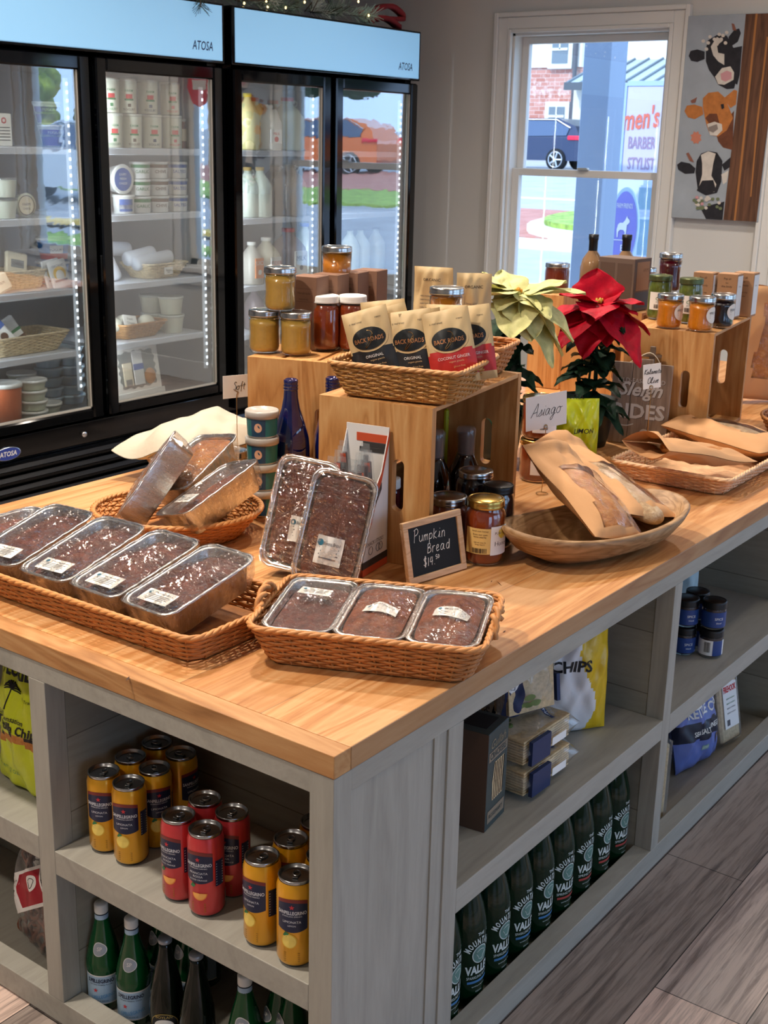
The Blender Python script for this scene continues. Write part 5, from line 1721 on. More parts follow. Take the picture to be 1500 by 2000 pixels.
def can(label, loc, rz, col, group):
    t = thing('drink_can', label, 'can', loc, rz, group)
    r, h = 0.029, 0.145
    m = mat('can_' + col, {'yellow': 'e0a117', 'red': 'c83a3c'}[col], 0.28, 0.35, coat=0.4)
    m_al = mat('can_aluminium', 'a9abac', 0.25, 1.0)
    mb = MB()
    mb.lathe([(0.0005, 0.004), (0.02, 0.002), (0.0235, 0.0), (0.0262, 0.004)], m_al, 32)
    mb.lathe([(0.0262, 0.004), (r, 0.010), (r, h - 0.017), (0.0275, h - 0.012), (0.0262, h - 0.006)], m, 32)
    mb.build('can_body', t)
    l = MB()
    l.lathe([(0.0258, h - 0.006), (0.0268, h - 0.003), (0.0268, h - 0.0006), (0.0258, h), (0.0245, h - 0.001), (0.0236, h - 0.006), (0.022, h - 0.0065), (0.0005, h - 0.005)], m_al, 32)
    ld = l.build('can_lid', t)
    p = MB()
    p.tube([(0.004 + 0.0075 * math.cos(a), 0.005 * math.sin(a), h - 0.0035) for a in [2 * PI * i / 14 for i in range(14)]], 0.0013, m_al, 5, closed=True)
    p.box(-0.008, -0.001, -0.004, 0.004, h - 0.0045, h - 0.003, m_al)
    p.build('pull_tab', ld)
    lb = MB()
    navy = mat('can_navy', '16203f', 0.35)
    wht = mat('can_white', 'd9dbe0', 0.4)
    # navy shield with a curved lower edge, maroon ribbon above
    cm = cylmap(r, PI, 0, 0.0005)
    cm2 = cylmap(r, PI, 0, 0.0010)
    for i in range(20):
        x0, x1 = -0.024 + 0.048 * i / 20, -0.024 + 0.048 * (i + 1) / 20
        f = lambda x: 0.062 + 9 * x * x
        g = lambda x: 0.112 - 6 * x * x
        lb.add([cm(x0, f(x0)), cm(x1, f(x1)), cm(x1, g(x1)), cm(x0, g(x0))], [(0, 1, 2, 3)], navy)
        lb.add([cm(x0, g(x0)), cm(x1, g(x1)), cm(x1, g(x1) + 0.006), cm(x0, g(x0) + 0.006)], [(0, 1, 2, 3)], mat('can_maroon', '7a2c26', 0.4))
    lb.text('SANPELLEGRINO', 0.0055, wht, cm2, 0, 0.095, w=0.044, bold=0.02)
    lb.text('SPARKLING DRINKS', 0.0022, wht, cm2, 0, 0.0895, w=0.030)
    for s_, z_ in ((('LIMONATA', 0.080), ('LEMON', 0.0735)) if col == 'yellow' else (('ARANCIATA', 0.081), ('ROSSA', 0.075), ('BLOOD ORANGE', 0.069))):
        lb.text(s_, 0.0038 if z_ > 0.0735 else 0.0026, wht, cm2, 0, z_)
    star = [((0.0045 if i % 2 == 0 else 0.0018) * math.sin(PI * i / 5), 0.1045 + (0.0045 if i % 2 == 0 else 0.0018) * math.cos(PI * i / 5)) for i in range(10)]
    lb.add([cm2(*q) for q in star], [tuple(range(10))], M_REDP)
    # fruit slice
    fr = (0.002, 0.045) if col == 'red' else (-0.004, 0.047)
    rind = mat('fruit_' + col, {'yellow': 'e9b93a', 'red': 'ee8c34'}[col], 0.4)
    fl = mat('fruit_flesh_' + col, {'yellow': 'f0d266', 'red': 'f3ad58'}[col], 0.4)
    for k_, (rad, mm, off) in enumerate(((0.0125, rind, 0.0006), (0.0108, fl, 0.0010))):
        cq = cylmap(r, PI, 0, off)
        n = 20
        full = col == 'yellow'
        pts = [cq(fr[0] + rad * math.cos(a), fr[1] + rad * math.sin(a)) for a in [(2 * PI if full else PI) * i / n + (0 if full else PI) for i in range(n if full else n + 1)]]
        c_ = cq(*fr)
        lb.add([c_] + pts, [(0, i + 1, (i + 1) % len(pts) + 1) for i in range(len(pts) if full else len(pts) - 1)], mm)
    lb.add([cm2(-0.014, 0.056), cm2(-0.008, 0.054), cm2(-0.004, 0.060), cm2(-0.010, 0.063)], [(0, 1, 2, 3)], M_GREENP)
    for i in range(5):
        lb.add([cm2(-0.012, 0.012 + 0.0035 * i), cm2(0.012, 0.012 + 0.0035 * i), cm2(0.012, 0.0132 + 0.0035 * i), cm2(-0.012, 0.0132 + 0.0035 * i)], [(0, 1, 2, 3)], mat('can_fine_print', 'a8741a' if col == 'yellow' else 'd98a80', 0.5))
    # nutrition panel round the side
    cs = cylmap(r, PI + 1.25, 0, 0.0005)
    lb.grid(lambda u, v: cs(-0.008 + 0.016 * u, 0.055 + 0.045 * v), 6, 1, navy)
    for i in range(9):
        cs2 = cylmap(r, PI + 1.25, 0, 0.0009)
        lb.add([cs2(-0.007, 0.058 + 0.0045 * i), cs2(0.007, 0.058 + 0.0045 * i), cs2(0.007, 0.059 + 0.0045 * i), cs2(-0.007, 0.059 + 0.0045 * i)], [(0, 1, 2, 3)], wht)
    cb = cylmap(r, PI + 2.1, 0, 0.0006)
    lb.grid(lambda u, v: cb(-0.009 + 0.018 * u, 0.015 + 0.02 * v), 6, 1, wht)
    for i in range(8):
        cb2 = cylmap(r, PI + 2.1, 0, 0.0010)
        lb.add([cb2(-0.007, 0.017 + 0.0021 * i), cb2(0.007, 0.017 + 0.0021 * i), cb2(0.007, 0.018 + 0.0021 * i), cb2(-0.007, 0.018 + 0.0021 * i)], [(0, 1, 2, 3)], M_INK)
    lb.build('label', t)
    return t


def bottle(name, label, loc, prof, m, rz=0, cap=None, capprof=None, capname='cap', group=None, n=32, cat='bottle'):
    t = thing(name, label, cat, loc, rz, group)
    MB().lathe(prof, m, n).build('glass', t)
    if capprof:
        MB().lathe(capprof, cap, 24).build(capname, t)
    return t


def crate(label, A, rz, gaps=(0.0, 0.0), bottomshade=None):
    """pine crate lying on its side, opening to local -y; A = near left foot"""
    t = thing('wooden_crate', label, 'crate', (A[0], A[1], HT + 0.0008), rz)
    L, D, H = 0.457, 0.245, 0.3175
    tk = 0.018
    for x0, nm in ((0.0, 0), (L - tk, 1)):
        # end board with a slot: built as a frame of faces around the slot outline
        mb = MB()
        n = 10
        hw, hh = 0.0125, 0.052
        cy, cz = D * 0.28, H * 0.5
        x1 = x0 + tk
        mb.box(x0, x1, 0, cy - hw, 0, H, M_PINEV).box(x0, x1, cy + hw, D, 0, H, M_PINEV)
        for sg, ze in ((1, H), (-1, 0.0)):
            arc = [(cy + hw * math.cos(PI * i / n), cz + sg * (hh - hw + hw * math.sin(PI * i / n))) for i in range(n + 1)]
            top_ = [(cy + hw * math.cos(PI * i / n), ze) for i in range(n + 1)]
            vs = [(X, y, z) for X in (x0, x1) for y, z in arc + top_]
            m_, o2 = n + 1, 2 * n + 2
            fs = []
            for i in range(n):
                fs += [(i, i + 1, m_ + i + 1, m_ + i), (o2 + i, o2 + m_ + i, o2 + m_ + i + 1, o2 + i + 1), (i, o2 + i, o2 + i + 1, i + 1), (m_ + i, m_ + i + 1, o2 + m_ + i + 1, o2 + m_ + i)]
            mb.add(vs, fs, M_PINEV)
        mb.build('end_board', t)
    # slats: two sides (top and bottom as it lies) of three boards, back of three boards
    g = 0.010
    e = 0.009
    wsl = (D - 2 * g) / 3
    for z0 in (H - e, 0.0):
        for i in range(3):
            y0 = i * (wsl + g)
            MB().cbox(tk, L - tk, y0 + 0.0005, y0 + wsl, z0, z0 + e, M_PINE, 0.001).build('slat', t)
    g = 0.0012
    hb = (H - 2 * g) / 3
    for i in range(3):
        MB().cbox(tk, L - tk, D - e, D - 0.0005, i * (hb + g) + 0.0095, i * (hb + g) + hb - 0.0095 * (i == 2), M_PINE, 0.001).build('slat', t)
    return t


def bag_of_bread(label, loc, right, up, w=0.16, h=0.33, th=0.075, seed=1, bread=None, win=(0.22, 0.78, 0.12, 0.8), slit=0.0, group='bread in kraft paper bags', open_top=0.03, breadscale=(0.32, 0.40)):
    t = thing('bread_bag', label, 'bag of bread', loc, group=group)
    frame(t, right, up)
    P = Pillow(w, h, th, seed, 0.0016, wob=0.004, taper=0.0, pinch=0.42)
    rn = rnd(seed)

    def skin(u, v, sg, off=0.0):
        x, y, z = P.P(u, v, sg, off)
        if v > 0.88:
            y += sg * open_top * (v - 0.88) / 0.12 * math.sin(PI * u)
        z += 0.006 * math.sin(7 * u + seed) * (v > 0.95) + (0.012 * (0.5 - u) if v > 0.97 else 0)
        return (x, y, z)

    def zone(u, v):
        j = 0.02 * math.sin(14 * v + seed)
        return M_WINDOWF if (win[0] + j < u < win[1] + j and win[2] < v < win[3]) else M_KRAFT
    mb = MB()
    mb.grid(lambda u, v: skin(u, v, -1), 26, 34, None, mfn=lambda u, v: M_KRAFT if zone(u, v) is M_KRAFT else None)
    mb.grid(lambda u, v: skin(u, v, 1), 16, 24, M_KRAFT, flip=True)
    # side gussets turned in
    mb.build('paper_bag', t)
    mb = MB()
    mb.grid(lambda u, v: skin(u, v, -1, 0.0005), 26, 34, None, mfn=lambda u, v: M_WINDOWF if zone(u, v) is M_WINDOWF else None)
    mb.build('clear_window', t)
    mb = MB()
    bw, bl = w * breadscale[0], h * breadscale[1]
    rn2 = [rn.uniform(0, 6.28) for _ in range(4)]

    def bf(u, v):
        a, b = 2 * PI * u, PI * (v - 0.5)
        k_ = 1 + 0.04 * math.sin(5 * v * PI + rn2[0]) + 0.03 * math.sin(3 * a + rn2[1])
        cb_ = max(0, math.cos(b)) ** 0.55
        return (bw * math.cos(a) * cb_ * k_, th * 0.42 * math.sin(a) * cb_ * k_, h * (win[2] + win[3]) / 2 + bl * math.sin(b))
    mb.grid(bf, 26, 22, bread or M_CRUST)
    mb.build('loaf_of_bread', t)
    return t


M_KRAFT = mat('kraft_paper', 'cb9968', 0.75, bump=0.25, bs=26, bd=0.004)
M_WINDOWF = film('bag_window_film', (0.97, 0.97, 0.96), 0.05, 1.5, 0.9, 30, 0.008, refl=1.3)
M_CRUST = breadmat('golden_crust', '8a4d1c', 'b77431', 'd29a55')
M_CRUST2 = breadmat('pale_floured_crust', '8c6a48', 'b79870', 'd6c0a0')
M_HONEY = mat('amber_honey', '7a2f10', 0.15, coat=0.4)
M_APPLE = mat('apple_butter', '6e2b18', 0.3)
M_DARKJAM = mat('very_dark_jam', '150a12', 0.2, coat=0.3)
M_REDJAM = mat('dark_red_jam', '4a0a18', 0.2, coat=0.3)
M_PEACH = mat('amber_peach_jam', 'a9661c', 0.3, var=0.15, vs=60, coat=0.3)
M_ORJAM = mat('orange_apricot_jam', 'cf7a16', 0.3, var=0.15, vs=60, coat=0.3)
M_MUST = mat('golden_mustard', 'b08a3c', 0.35, var=0.1, vs=60)
M_OLIVE = mat('green_olives', '5d6a24', 0.35, var=0.4, vs=70, bump=0.4, bs=70)
M_BOX = mat('brown_card_box', '7e5c48', 0.7)
M_BOXL = mat('kraft_card_box', 'a9805c', 0.7)
M_BOXD = mat('brown_box_print', '4a3428', 0.7)
# ================================================================== on the worktop
ZT = HT + 0.0012
T1 = HT + 0.3195      # top of the crates

# --- long tray at the left with the row of pans
basket('wicker_tray', 'long honey wicker tray holding the row of foil loaf pans', (0.205, 0.655, ZT), R(90.5), 0.62, 0.262, 0.050, 0.03, 0.018, rows=9, wr=0.0028, rim=0.0055, stake=0.034)
rows4 = [((0.218, 0.478), 2, 'nearest the corner in the long tray', 11, 0.012), ((0.218, 0.607), 3, 'second from the corner in the long tray', 12, 0.010), ((0.212, 0.737), 7, 'third from the corner in the long tray', 13, 0.004), ((0.205, 0.870), 8, 'fourth from the corner in the long tray', 14, 0.0)]
for (x, y), an, lb, sd, pk in rows4:
    loaf('foil pan of dark pumpkin bread ' + lb, (x, y, ZT + 0.031), rot=(0, -R(13.5), R(an - 4)), seed=sd, bread=M_BREAD_D, peak=pk, fill=0.72, sticker=(-0.070, 0.0, 0.066, 0.034, R(-88)), title='PUMPKIN')
loaf('foil pan of fruit loaf standing behind the tray at the left edge', (0.262, 1.035, ZT), R(2), seed=15, bread=M_BREAD_M, fill=0.7, sticker=None)

# --- basket with handles near the corner
HB = (0.333, 0.176)
basket('wicker_basket', 'rectangular honey wicker basket with two twisted handles at the worktop corner', (HB[0], HB[1], ZT), R(-65.3), 0.372, 0.252, 0.066, 0.03, 0.024, rows=12, wr=0.0028, rim=0.0055, handles=True)
ux, uy = math.cos(R(-65.3)), math.sin(R(-65.3))
vx, vy = -uy, ux
for k_, (o, lb, br, dm, fl) in enumerate(((-0.112, 'foil pan of sunken chocolate loaf, leftmost in the handled basket', M_BREAD_D, 0.0, 0.8), (0.004, 'foil pan of risen brown loaf in the middle of the handled basket', M_BREAD_M, 0.016, 0.93), (0.118, 'foil pan of risen dark brown loaf, rightmost in the handled basket', M_BREAD_M, 0.02, 0.95))):
    loaf(lb, (HB[0] + ux * o - vx * 0.004, HB[1] + uy * o - vy * 0.004, ZT + 0.0135), rot=(R(0), -R(3), R(-65.3 + 90)), L=0.2, W=0.108, H=0.055, seed=20 + k_, bread=br, dome=dm, fill=fl, sticker=((0.045, 0.005, 0.055, 0.026, R(-96)) if k_ == 0 else (-0.02, -0.004, 0.056, 0.027, R(-94))), title='BANANA')

# --- round basket with three tipped pans
basket('wicker_basket', 'round honey wicker basket with three tipped foil loaves', (0.555, 0.865, ZT), R(-45), 0.345, 0.30, 0.058, None, 0.045, rows=11, wr=0.0028, rim=0.006)


def pose(t, loc, axis, normal):
    """local x -> axis, local z -> normal"""
    a = Vector(axis).normalized()
    n_ = Vector(normal)
    n_ = (n_ - a * n_.dot(a)).normalized()
    b = n_.cross(a)
    m = Matrix((a, b, n_)).transposed().to_4x4()
    m.translation = Vector(loc)
    t.matrix_world = m
    return t


pose(loaf('foil pan of golden loaf tipped on its side, leftmost in the round basket', seed=31, bread=M_BREAD_L, fill=0.85, sticker=(-0.06, 0.01, 0.05, 0.03, R(-90)), title='APPLE'), (0.535, 0.870, 0.842), (0.50, -0.20, 0.68), (-0.52, 0.66, 0.50))
pose(loaf('foil pan of golden nut loaf at the back of the round basket', seed=32, bread=M_BREAD_L, fill=0.9, dome=0.016, sticker=None), (0.665, 0.905, 0.825), (0.80, 0.12, 0.32), (-0.35, 0.12, 0.92))
pose(loaf('foil pan of dark loaf leaning out of the round basket to the right', seed=33, bread=M_BREAD_M, fill=0.62, sticker=(-0.045, 0.015, 0.055, 0.03, R(-90)), title='PUMPKIN'), (0.570, 0.760, 0.812), (0.86, -0.06, 0.32), (-0.45, 0.30, 0.84))

# --- two pans standing against the stick box
pose(loaf('foil pan of dark banana bread standing upright behind the other, square label', seed=41, bread=M_BREAD_D, fill=0.9, dome=0.010, sticker=(-0.028, -0.012, 0.05, 0.048, R(-90)), title='BANANA BREAD', L=0.205, W=0.115), (0.576, 0.528, 0.846), (0.34, 0.02, 0.93), (-0.89, -0.33, 0.32))
pose(loaf('foil pan of banana bread standing upright in front, leaning on the stick box', seed=42, bread=M_BREAD_D, fill=0.9, dome=0.012, sticker=(-0.038, 0.0, 0.05, 0.052, R(-90)), title='BANANA BREAD', L=0.205, W=0.115), (0.545, 0.426, 0.846), (0.32, -0.02, 0.94), (-0.86, -0.42, 0.28))

# --- carton of meat sticks
t = thing('snack_stick_carton', 'white and orange display carton packed with dark snack sticks', 'display carton', (0.6295, 0.459, ZT), R(9.4))
M_CARTW = mat('white_carton', 'e3dfda', 0.5)
M_CARTO = mat('orange_carton_band', 'c9502c', 0.5)
M_CARTG = mat('charcoal_carton_band', '3a3634', 0.5)
hx, hy = 0.050, 0.046
mb = MB()
mb.box(hx - 0.003, hx, -hy, hy, 0, 0.272, M_CARTW)
for sgn in (-1, 1):
    y0 = sgn * hy - (0.002 if sgn > 0 else 0)
    mb.loft([[(-hx, y0, 0), (hx, y0, 0), (hx, y0, 0.268), (hx - 0.03, y0, 0.19), (-hx + 0.01, y0, 0.125), (-hx, y0, 0.12)], [(-hx, y0 + 0.002, 0), (hx, y0 + 0.002, 0), (hx, y0 + 0.002, 0.268), (hx - 0.03, y0 + 0.002, 0.19), (-hx + 0.01, y0 + 0.002, 0.125), (-hx, y0 + 0.002, 0.12)]], M_CARTW, caps=True)
mb.box(-hx, -hx + 0.002, -hy, hy, 0, 0.12, M_CARTW).box(-hx, hx, -hy, hy, 0, 0.002, M_CARTW)
mb.build('carton', t)
mb = MB()
e = 0.0006
for z0, z1, m_ in ((0.0, 0.014, M_CARTO), (0.014, 0.028, M_CARTG)):
    mb.box(-hx - e, hx + e, -hy - e, hy + e, z0, z1, m_)
for sgn in (-1,):
    y0 = -hy - e
    mb.add([(-hx, y0, 0.10), (-hx + 0.01, y0, 0.106), (hx - 0.03, y0, 0.172), (hx, y0, 0.248), (hx, y0, 0.268), (hx - 0.03, y0, 0.19), (-hx + 0.01, y0, 0.125), (-hx, y0, 0.12)], [(0, 1, 6, 7), (1, 2, 5, 6), (2, 3, 4, 5)], M_CARTO)
    mb.add([(-hx, y0 - e, 0.085), (-hx + 0.01, y0 - e, 0.090), (hx - 0.03, y0 - e, 0.158), (hx - 0.03, y0 - e, 0.172), (-hx + 0.01, y0 - e, 0.106), (-hx, y0 - e, 0.10)], [(0, 1, 4, 5), (1, 2, 3, 4)], M_CARTG)
    mb.text('SNACK STICKS', 0.007, M_CARTG, lambda x, y: (x, y0 - 2 * e, y), -0.005, 0.06, w=0.07, shear=0.2)
    for i in range(3):
        mb.tube([(-0.02 + 0.008 * math.cos(a), y0 - 0.0004, 0.045 - 0 * i + 0.008 * math.sin(a)) if i == 0 else ((0.01 * i + 0.008 * math.cos(a), y0 - 0.0004, 0.045 + 0.008 * math.sin(a))) for a in [2 * PI * q / 14 for q in range(14)]], 0.0005, M_STXT, 4, closed=True)
mb.build('printed_bands', t)
MB().box(hx - 0.0036, hx - 0.003, -hy + 0.004, hy * 0.2, 0.229, 0.239, M_CARTG).box(hx - 0.004, hx - 0.003, -hy + 0.002, hy * 0.5, 0.240, 0.256, M_CARTO).box(hx - 0.0042, hx - 0.003, -hy + 0.002, hy * 0.35, 0.220, 0.229, M_CARTG).build('backboard_logo', t)
M_STICK = mat('dark_meat_stick', '3a0f0e', 0.35, coat=0.4)
k_ = 0
for ix in range(4):
    for iy in range(5):
        x, y = -0.036 + 0.02 * ix, -0.034 + 0.017 * iy
        hh = 0.178 + 0.012 * ix + 0.006 * ((ix * 3 + iy * 2) % 4)
        s_ = thing('snack_stick', 'dark snack stick in clear film standing in the white and orange carton', 'snack stick', (0, 0, 0), group='snack sticks in the carton')
        q = Matrix.Rotation(R(9.4), 4, 'Z') @ Vector((x, y, 0))
        s_.location = (0.6295 + q.x, 0.459 + q.y, ZT + 0.003)
        s_.rotation_euler = (R(3 * ((iy % 3) - 1)), R(-2 - 2 * (ix % 2)), R(9.4))
        MB().tube([(0, 0, 0.004), (0, 0, hh * 0.5), (0.001, 0, hh - 0.012)], 0.0052, M_STICK, 8).build('stick', s_)
        MB().loft([[(-0.0065, -0.0065, 0), (0.0065, -0.0065, 0), (0.0065, 0.0065, 0), (-0.0065, 0.0065, 0)], [(-0.0065, -0.0075, hh - 0.01), (0.0065, -0.0075, hh - 0.01), (0.0065, 0.0075, hh - 0.01), (-0.0065, 0.0075, hh - 0.01)], [(-0.0008, -0.0085, hh + 0.012), (0.0008, -0.0085, hh + 0.012), (0.0008, 0.0085, hh + 0.012), (-0.0008, 0.0085, hh + 0.012)]], M_CLEAR, smooth=False).build('film_sleeve', s_)
        if (ix + iy) % 3 == 0:
            MB().box(-0.0072, -0.0068, -0.006, 0.006, hh - 0.03, hh - 0.012, M_CARTO).build('orange_tip', s_)

# --- crates
C1A = (0.706, 0.338)
crate('pine crate in the middle of the island with honey jars inside', C1A, R(9.4))
crate('pine crate at the back left under the mustard jars', (0.976, 0.749), R(19.4))
crate('pine crate at the right under the orange jam jars', (2.032, 0.330), R(8.6))

# --- jar with gold lid beside the crate and the jars in the crate mouth
WRAPH = ('wrap', 0.026, 0.078, 1.25, 0.25, mat('honey_label_tan', 'd9b36a', 0.6), (('box', 0.002, 0.046, 0.024, 0.082, LABW), ('disc', 0.03, 0.068, 0.012, mat('yellow_bee_disc', 'd6c33a', 0.5)), ('text', 'Honey', 0.009, 0.028, 0.044, M_INK), ('text', 'PURE RAW', 0.005, 0.028, 0.068, M_INK), ('bars', -0.034, -0.006, 0.028, 0.038, M_INK), ('text', 'local raw honey', 0.0035, -0.019, 0.072, M_BRNP), ('text', 'from our own', 0.0035, -0.019, 0.066, M_BRNP), ('text', 'hives nearby', 0.0035, -0.019, 0.060, M_BRNP), ('text', 'net wt one lb', 0.003, -0.019, 0.050, M_BRNP), ('text', 'keep warm', 0.003, -0.019, 0.045, M_BRNP)))
jar('honey_jar', 'amber honey jar with gold lid and tan label in front of the middle crate', (0.822, 0.283, ZT), 0.0405, 0.131, M_HONEY, M_GOLD, sticker=WRAPH, lidh=0.017)
jar('jam_jar', 'dark jar with silver lid half behind the gold-lidded honey jar', (0.825, 0.372, ZT), 0.041, 0.118, M_APPLE, M_STEEL, lidh=0.016)
jar('jam_jar', 'dark jar with black flared lid right behind the gold-lidded honey jar', (0.925, 0.318, ZT), 0.035, 0.130, M_DARKJAM, M_BLACK, lidh=0.016)
jar('jam_jar', 'dark jar with wide silver lid inside the middle crate behind the black lid', (0.975, 0.405, ZT + 0.0105), 0.041, 0.125, M_DARKJAM, M_STEEL, lidh=0.014)
jar('syrup_jar', 'small dark jar with white lid at the left inside the middle crate', (0.865, 0.475, ZT + 0.0105), 0.028, 0.150, M_DARKJAM, M_WHITEPL, lidh=0.02)
jar('syrup_jar', 'small dark red jar with white lid seen through the crate handle slot', (0.800, 0.505, ZT + 0.0105), 0.028, 0.125, M_REDJAM, M_WHITEPL, lidh=0.02)
M_DARKSYR = mat('dark_syrup_glass', '190b08', 0.08, spec=0.8, coat=0.7)
for k_, (x, y, lb) in enumerate(((1.012, 0.535, 'dark bell-shaped syrup bottle at the back of the middle crate'), (1.088, 0.505, 'dark bell-shaped syrup bottle with clear film top, right in the middle crate'))):
    t = bottle('syrup_bottle', lb, (x, y, ZT + 0.0105), [(0.0005, 0.001), (0.036, 0.001), (0.04, 0.006), (0.04, 0.06), (0.036, 0.085), (0.022, 0.115), (0.019, 0.125), (0.0005, 0.125)], M_DARKSYR)
    MB().lathe([(0.020, 0.12), (0.021, 0.16), (0.022, 0.178), (0.018, 0.184), (0.0005, 0.185)], M_CLEAR, 20).build('film_top', t)
    MB().lathe([(0.018, 0.122), (0.017, 0.168), (0.0005, 0.170)], mat('brown_cork_cap', '6a4a38', 0.5), 20).build('cap', t)
slab('squeeze_pouch', 'narrow lime green pouch at the back of the middle crate', 'pouch', (1.118, 0.575, ZT + 0.0105), 0.022, 0.21, 0.012, mat('lime_green_pouch', 'b7bf1c', 0.35), (('text', 'LIME', 0.006, 0, 0.19, M_GREENP),))

# --- chalkboard
t = thing('chalkboard_sign', 'small wood-framed chalkboard reading Pumpkin Bread $14.50', 'chalkboard', (0.6835, 0.2985, ZT))
frame(t, (0.985, -0.172, 0), (0.035, 0.20, 0.97))
W_, H_ = 0.157, 0.118
mb = MB()
f = 0.0125
M_FRAME = wood('pale_frame_wood', [(0.1, S('b98f66')), (0.5, S('d3ab80')), (0.9, S('e0bd96'))], (6, 40, 40), rough=0.55)
for a in ((-W_ / 2, W_ / 2, 0, f), (-W_ / 2, W_ / 2, H_ - f, H_), (-W_ / 2, -W_ / 2 + f, f, H_ - f), (W_ / 2 - f, W_ / 2, f, H_ - f)):
    mb.cbox(a[0], a[1], -0.005, 0.005, a[2], a[3], M_FRAME, 0.001)
mb.build('wooden_frame', t)
M_CHALK = mat('white_chalk', 'e9e9e4', 0.9)
b = MB().box(-W_ / 2 + f, W_ / 2 - f, -0.001, 0.003, f, H_ - f, mat('chalkboard_slate', '10181c', 0.75)).build('slate', t)
mb = MB()
fl = lambda x, y: (x, -0.0016, y)
write(mb, 'Pumpkin', -0.052, 0.076, 0.0040, M_CHALK, fl, rot=R(-2), gap=1.05, th=0.0007)
write(mb, 'Bread', -0.020, 0.050, 0.0040, M_CHALK, fl, rot=R(-2), gap=1.0, th=0.0007)
write(mb, '$14.', -0.034, 0.026, 0.0034, M_CHALK, fl, gap=1.3, th=0.0007)
write(mb, '50', -0.001, 0.032, 0.0024, M_CHALK, fl, gap=0.8, th=0.0006)
mb.build('chalk_writing', b)

# --- dough bowl with two bags
t = thing('dough_bowl', 'oval carved wooden dough bowl holding two kraft bags of bread', 'bowl', (1.04, 0.150, ZT), R(-15))
M_BOWL = wood('carved_bowl_wood', [(0.12, S('553820')), (0.3, S('8c6840')), (0.6, S('aa845a')), (0.9, S('bd9b72'))], (5, 9, 34), rough=0.5, ring=9, bump=0.5)


def bowlring(a, b, z, tilt, n=48, p=2.3):
    out = []
    for i in range(n):
        th_ = 2 * PI * i / n
        c_, s_ = math.cos(th_), math.sin(th_)
        k_ = 1 / ((abs(c_) ** p + abs(s_) ** p) ** (1 / p))
        x, y = a * c_ * k_, b * s_ * k_
        out.append((x, y, z + tilt * (x / a) ** 2 + 0.0015 * math.sin(3 * th_)))
    return out


A_, B_ = 0.245, 0.122
MB().loft([bowlring(0.09, 0.04, 0.0, 0), bowlring(0.15, 0.07, 0.002, 0.002), bowlring(0.205, 0.102, 0.020, 0.010), bowlring(A_ - 0.01, B_ - 0.004, 0.044, 0.018), bowlring(A_, B_, 0.056, 0.022), bowlring(A_ - 0.004, B_ - 0.004, 0.060, 0.022), bowlring(A_ - 0.014, B_ - 0.013, 0.058, 0.022), bowlring(A_ - 0.035, B_ - 0.03, 0.036, 0.014), bowlring(0.15, 0.065, 0.018, 0.004), bowlring(0.05, 0.02, 0.013, 0)], M_BOWL, caps=True, smooth=True).build('carved_shell', t)
bag_of_bread('kraft bag with a long golden loaf, upright in the wooden bowl nearer the jars', (0.985, 0.066, ZT + 0.048), (0.90, -0.36, -0.22), (-0.14, 0.60, 0.32), w=0.145, h=0.295, th=0.07, seed=3, win=(0.20, 0.97, 0.05, 0.72), breadscale=(0.43, 0.36))
bag_of_bread('kraft bag of white bread leaning behind in the wooden bowl', (1.145, 0.072, ZT + 0.056), (0.92, -0.32, -0.20), (-0.02, 0.70, 0.24), w=0.155, h=0.33, th=0.06, seed=5, win=(0.30, 0.92, 0.10, 0.62), bread=M_CRUST2)

# --- right tray with two bags
basket('wicker_tray', 'pale wicker tray of kraft bread bags on the right of the island', (1.800, 0.235, ZT), R(1), 0.46, 0.31, 0.046, 0.025, 0.028, M_WKLT, M_WKLT2, rows=8, wr=0.0029, rim=0.006)
bag_of_bread('kraft bag lying flat at the left in the pale wicker tray', (1.775, 0.145, ZT + 0.058), (-0.30, -0.93, 0.02), (-0.33, 0.86, 0.10), w=0.14, h=0.33, th=0.05, seed=7, win=(0.35, 0.6, 0.3, 0.5))
bag_of_bread('kraft bag with a seeded loaf behind clear film, right in the pale wicker tray', (1.96, 0.085, ZT + 0.052), (0.93, -0.25, -0.06), (0.05, 0.85, 0.02), w=0.21, h=0.31, th=0.07, seed=8, win=(0.35, 0.72, 0.25, 0.9), bread=M_CRUST2)

# --- asiago card on a wire
M_WIRE = mat('brass_wire', 'b89258', 0.3, 1.0)


def card_on_wire(name, label, foot, cz, w_, h_, lines, rz, k_, rot=0.0):
    t = thing(name, label, 'price card', (foot[0], foot[1], ZT), rz)
    mb = MB()
    mb.tube([(0.014 * math.cos(a), 0.014 * math.sin(a), 0.001) for a in [2 * PI * i / 20 for i in range(21)]] , 0.0009, M_WIRE, 5)
    mb.tube([(0.014, 0, 0.001), (0, 0.002, 0.004), (0, 0, 0.02), (0, 0, cz - h_ / 2 - 0.004)], 0.0009, M_WIRE, 5)
    mb.tube([((0.0035 + 0.0022 * i / 24) * math.cos(i * 0.5), -0.0015 + 0.00012 * i, cz - h_ / 2 + 0.003 + (0.0035 + 0.0022 * i / 24) * math.sin(i * 0.5)) for i in range(26)], 0.0007, M_WIRE, 5)
    mb.build('wire_holder', t)
    c_ = MB()
    c_.M = Matrix.Translation((0, 0, cz)) @ Matrix.Rotation(rot, 4, 'Y')
    c_.box(-w_ / 2, w_ / 2, 0.0012, 0.002, -h_ / 2, h_ / 2, M_PAPER)
    cd_ = c_.build('card', t)
    mb = MB()
    mb.M = c_.M
    for s_, x, y, kk in lines:
        write(mb, s_, x, y, kk, M_INK, lambda a, b: (a, 0.0009, b), th=0.0007, gap=0.35, slant=0.3)
    mb.build('handwriting', cd_)
    return t


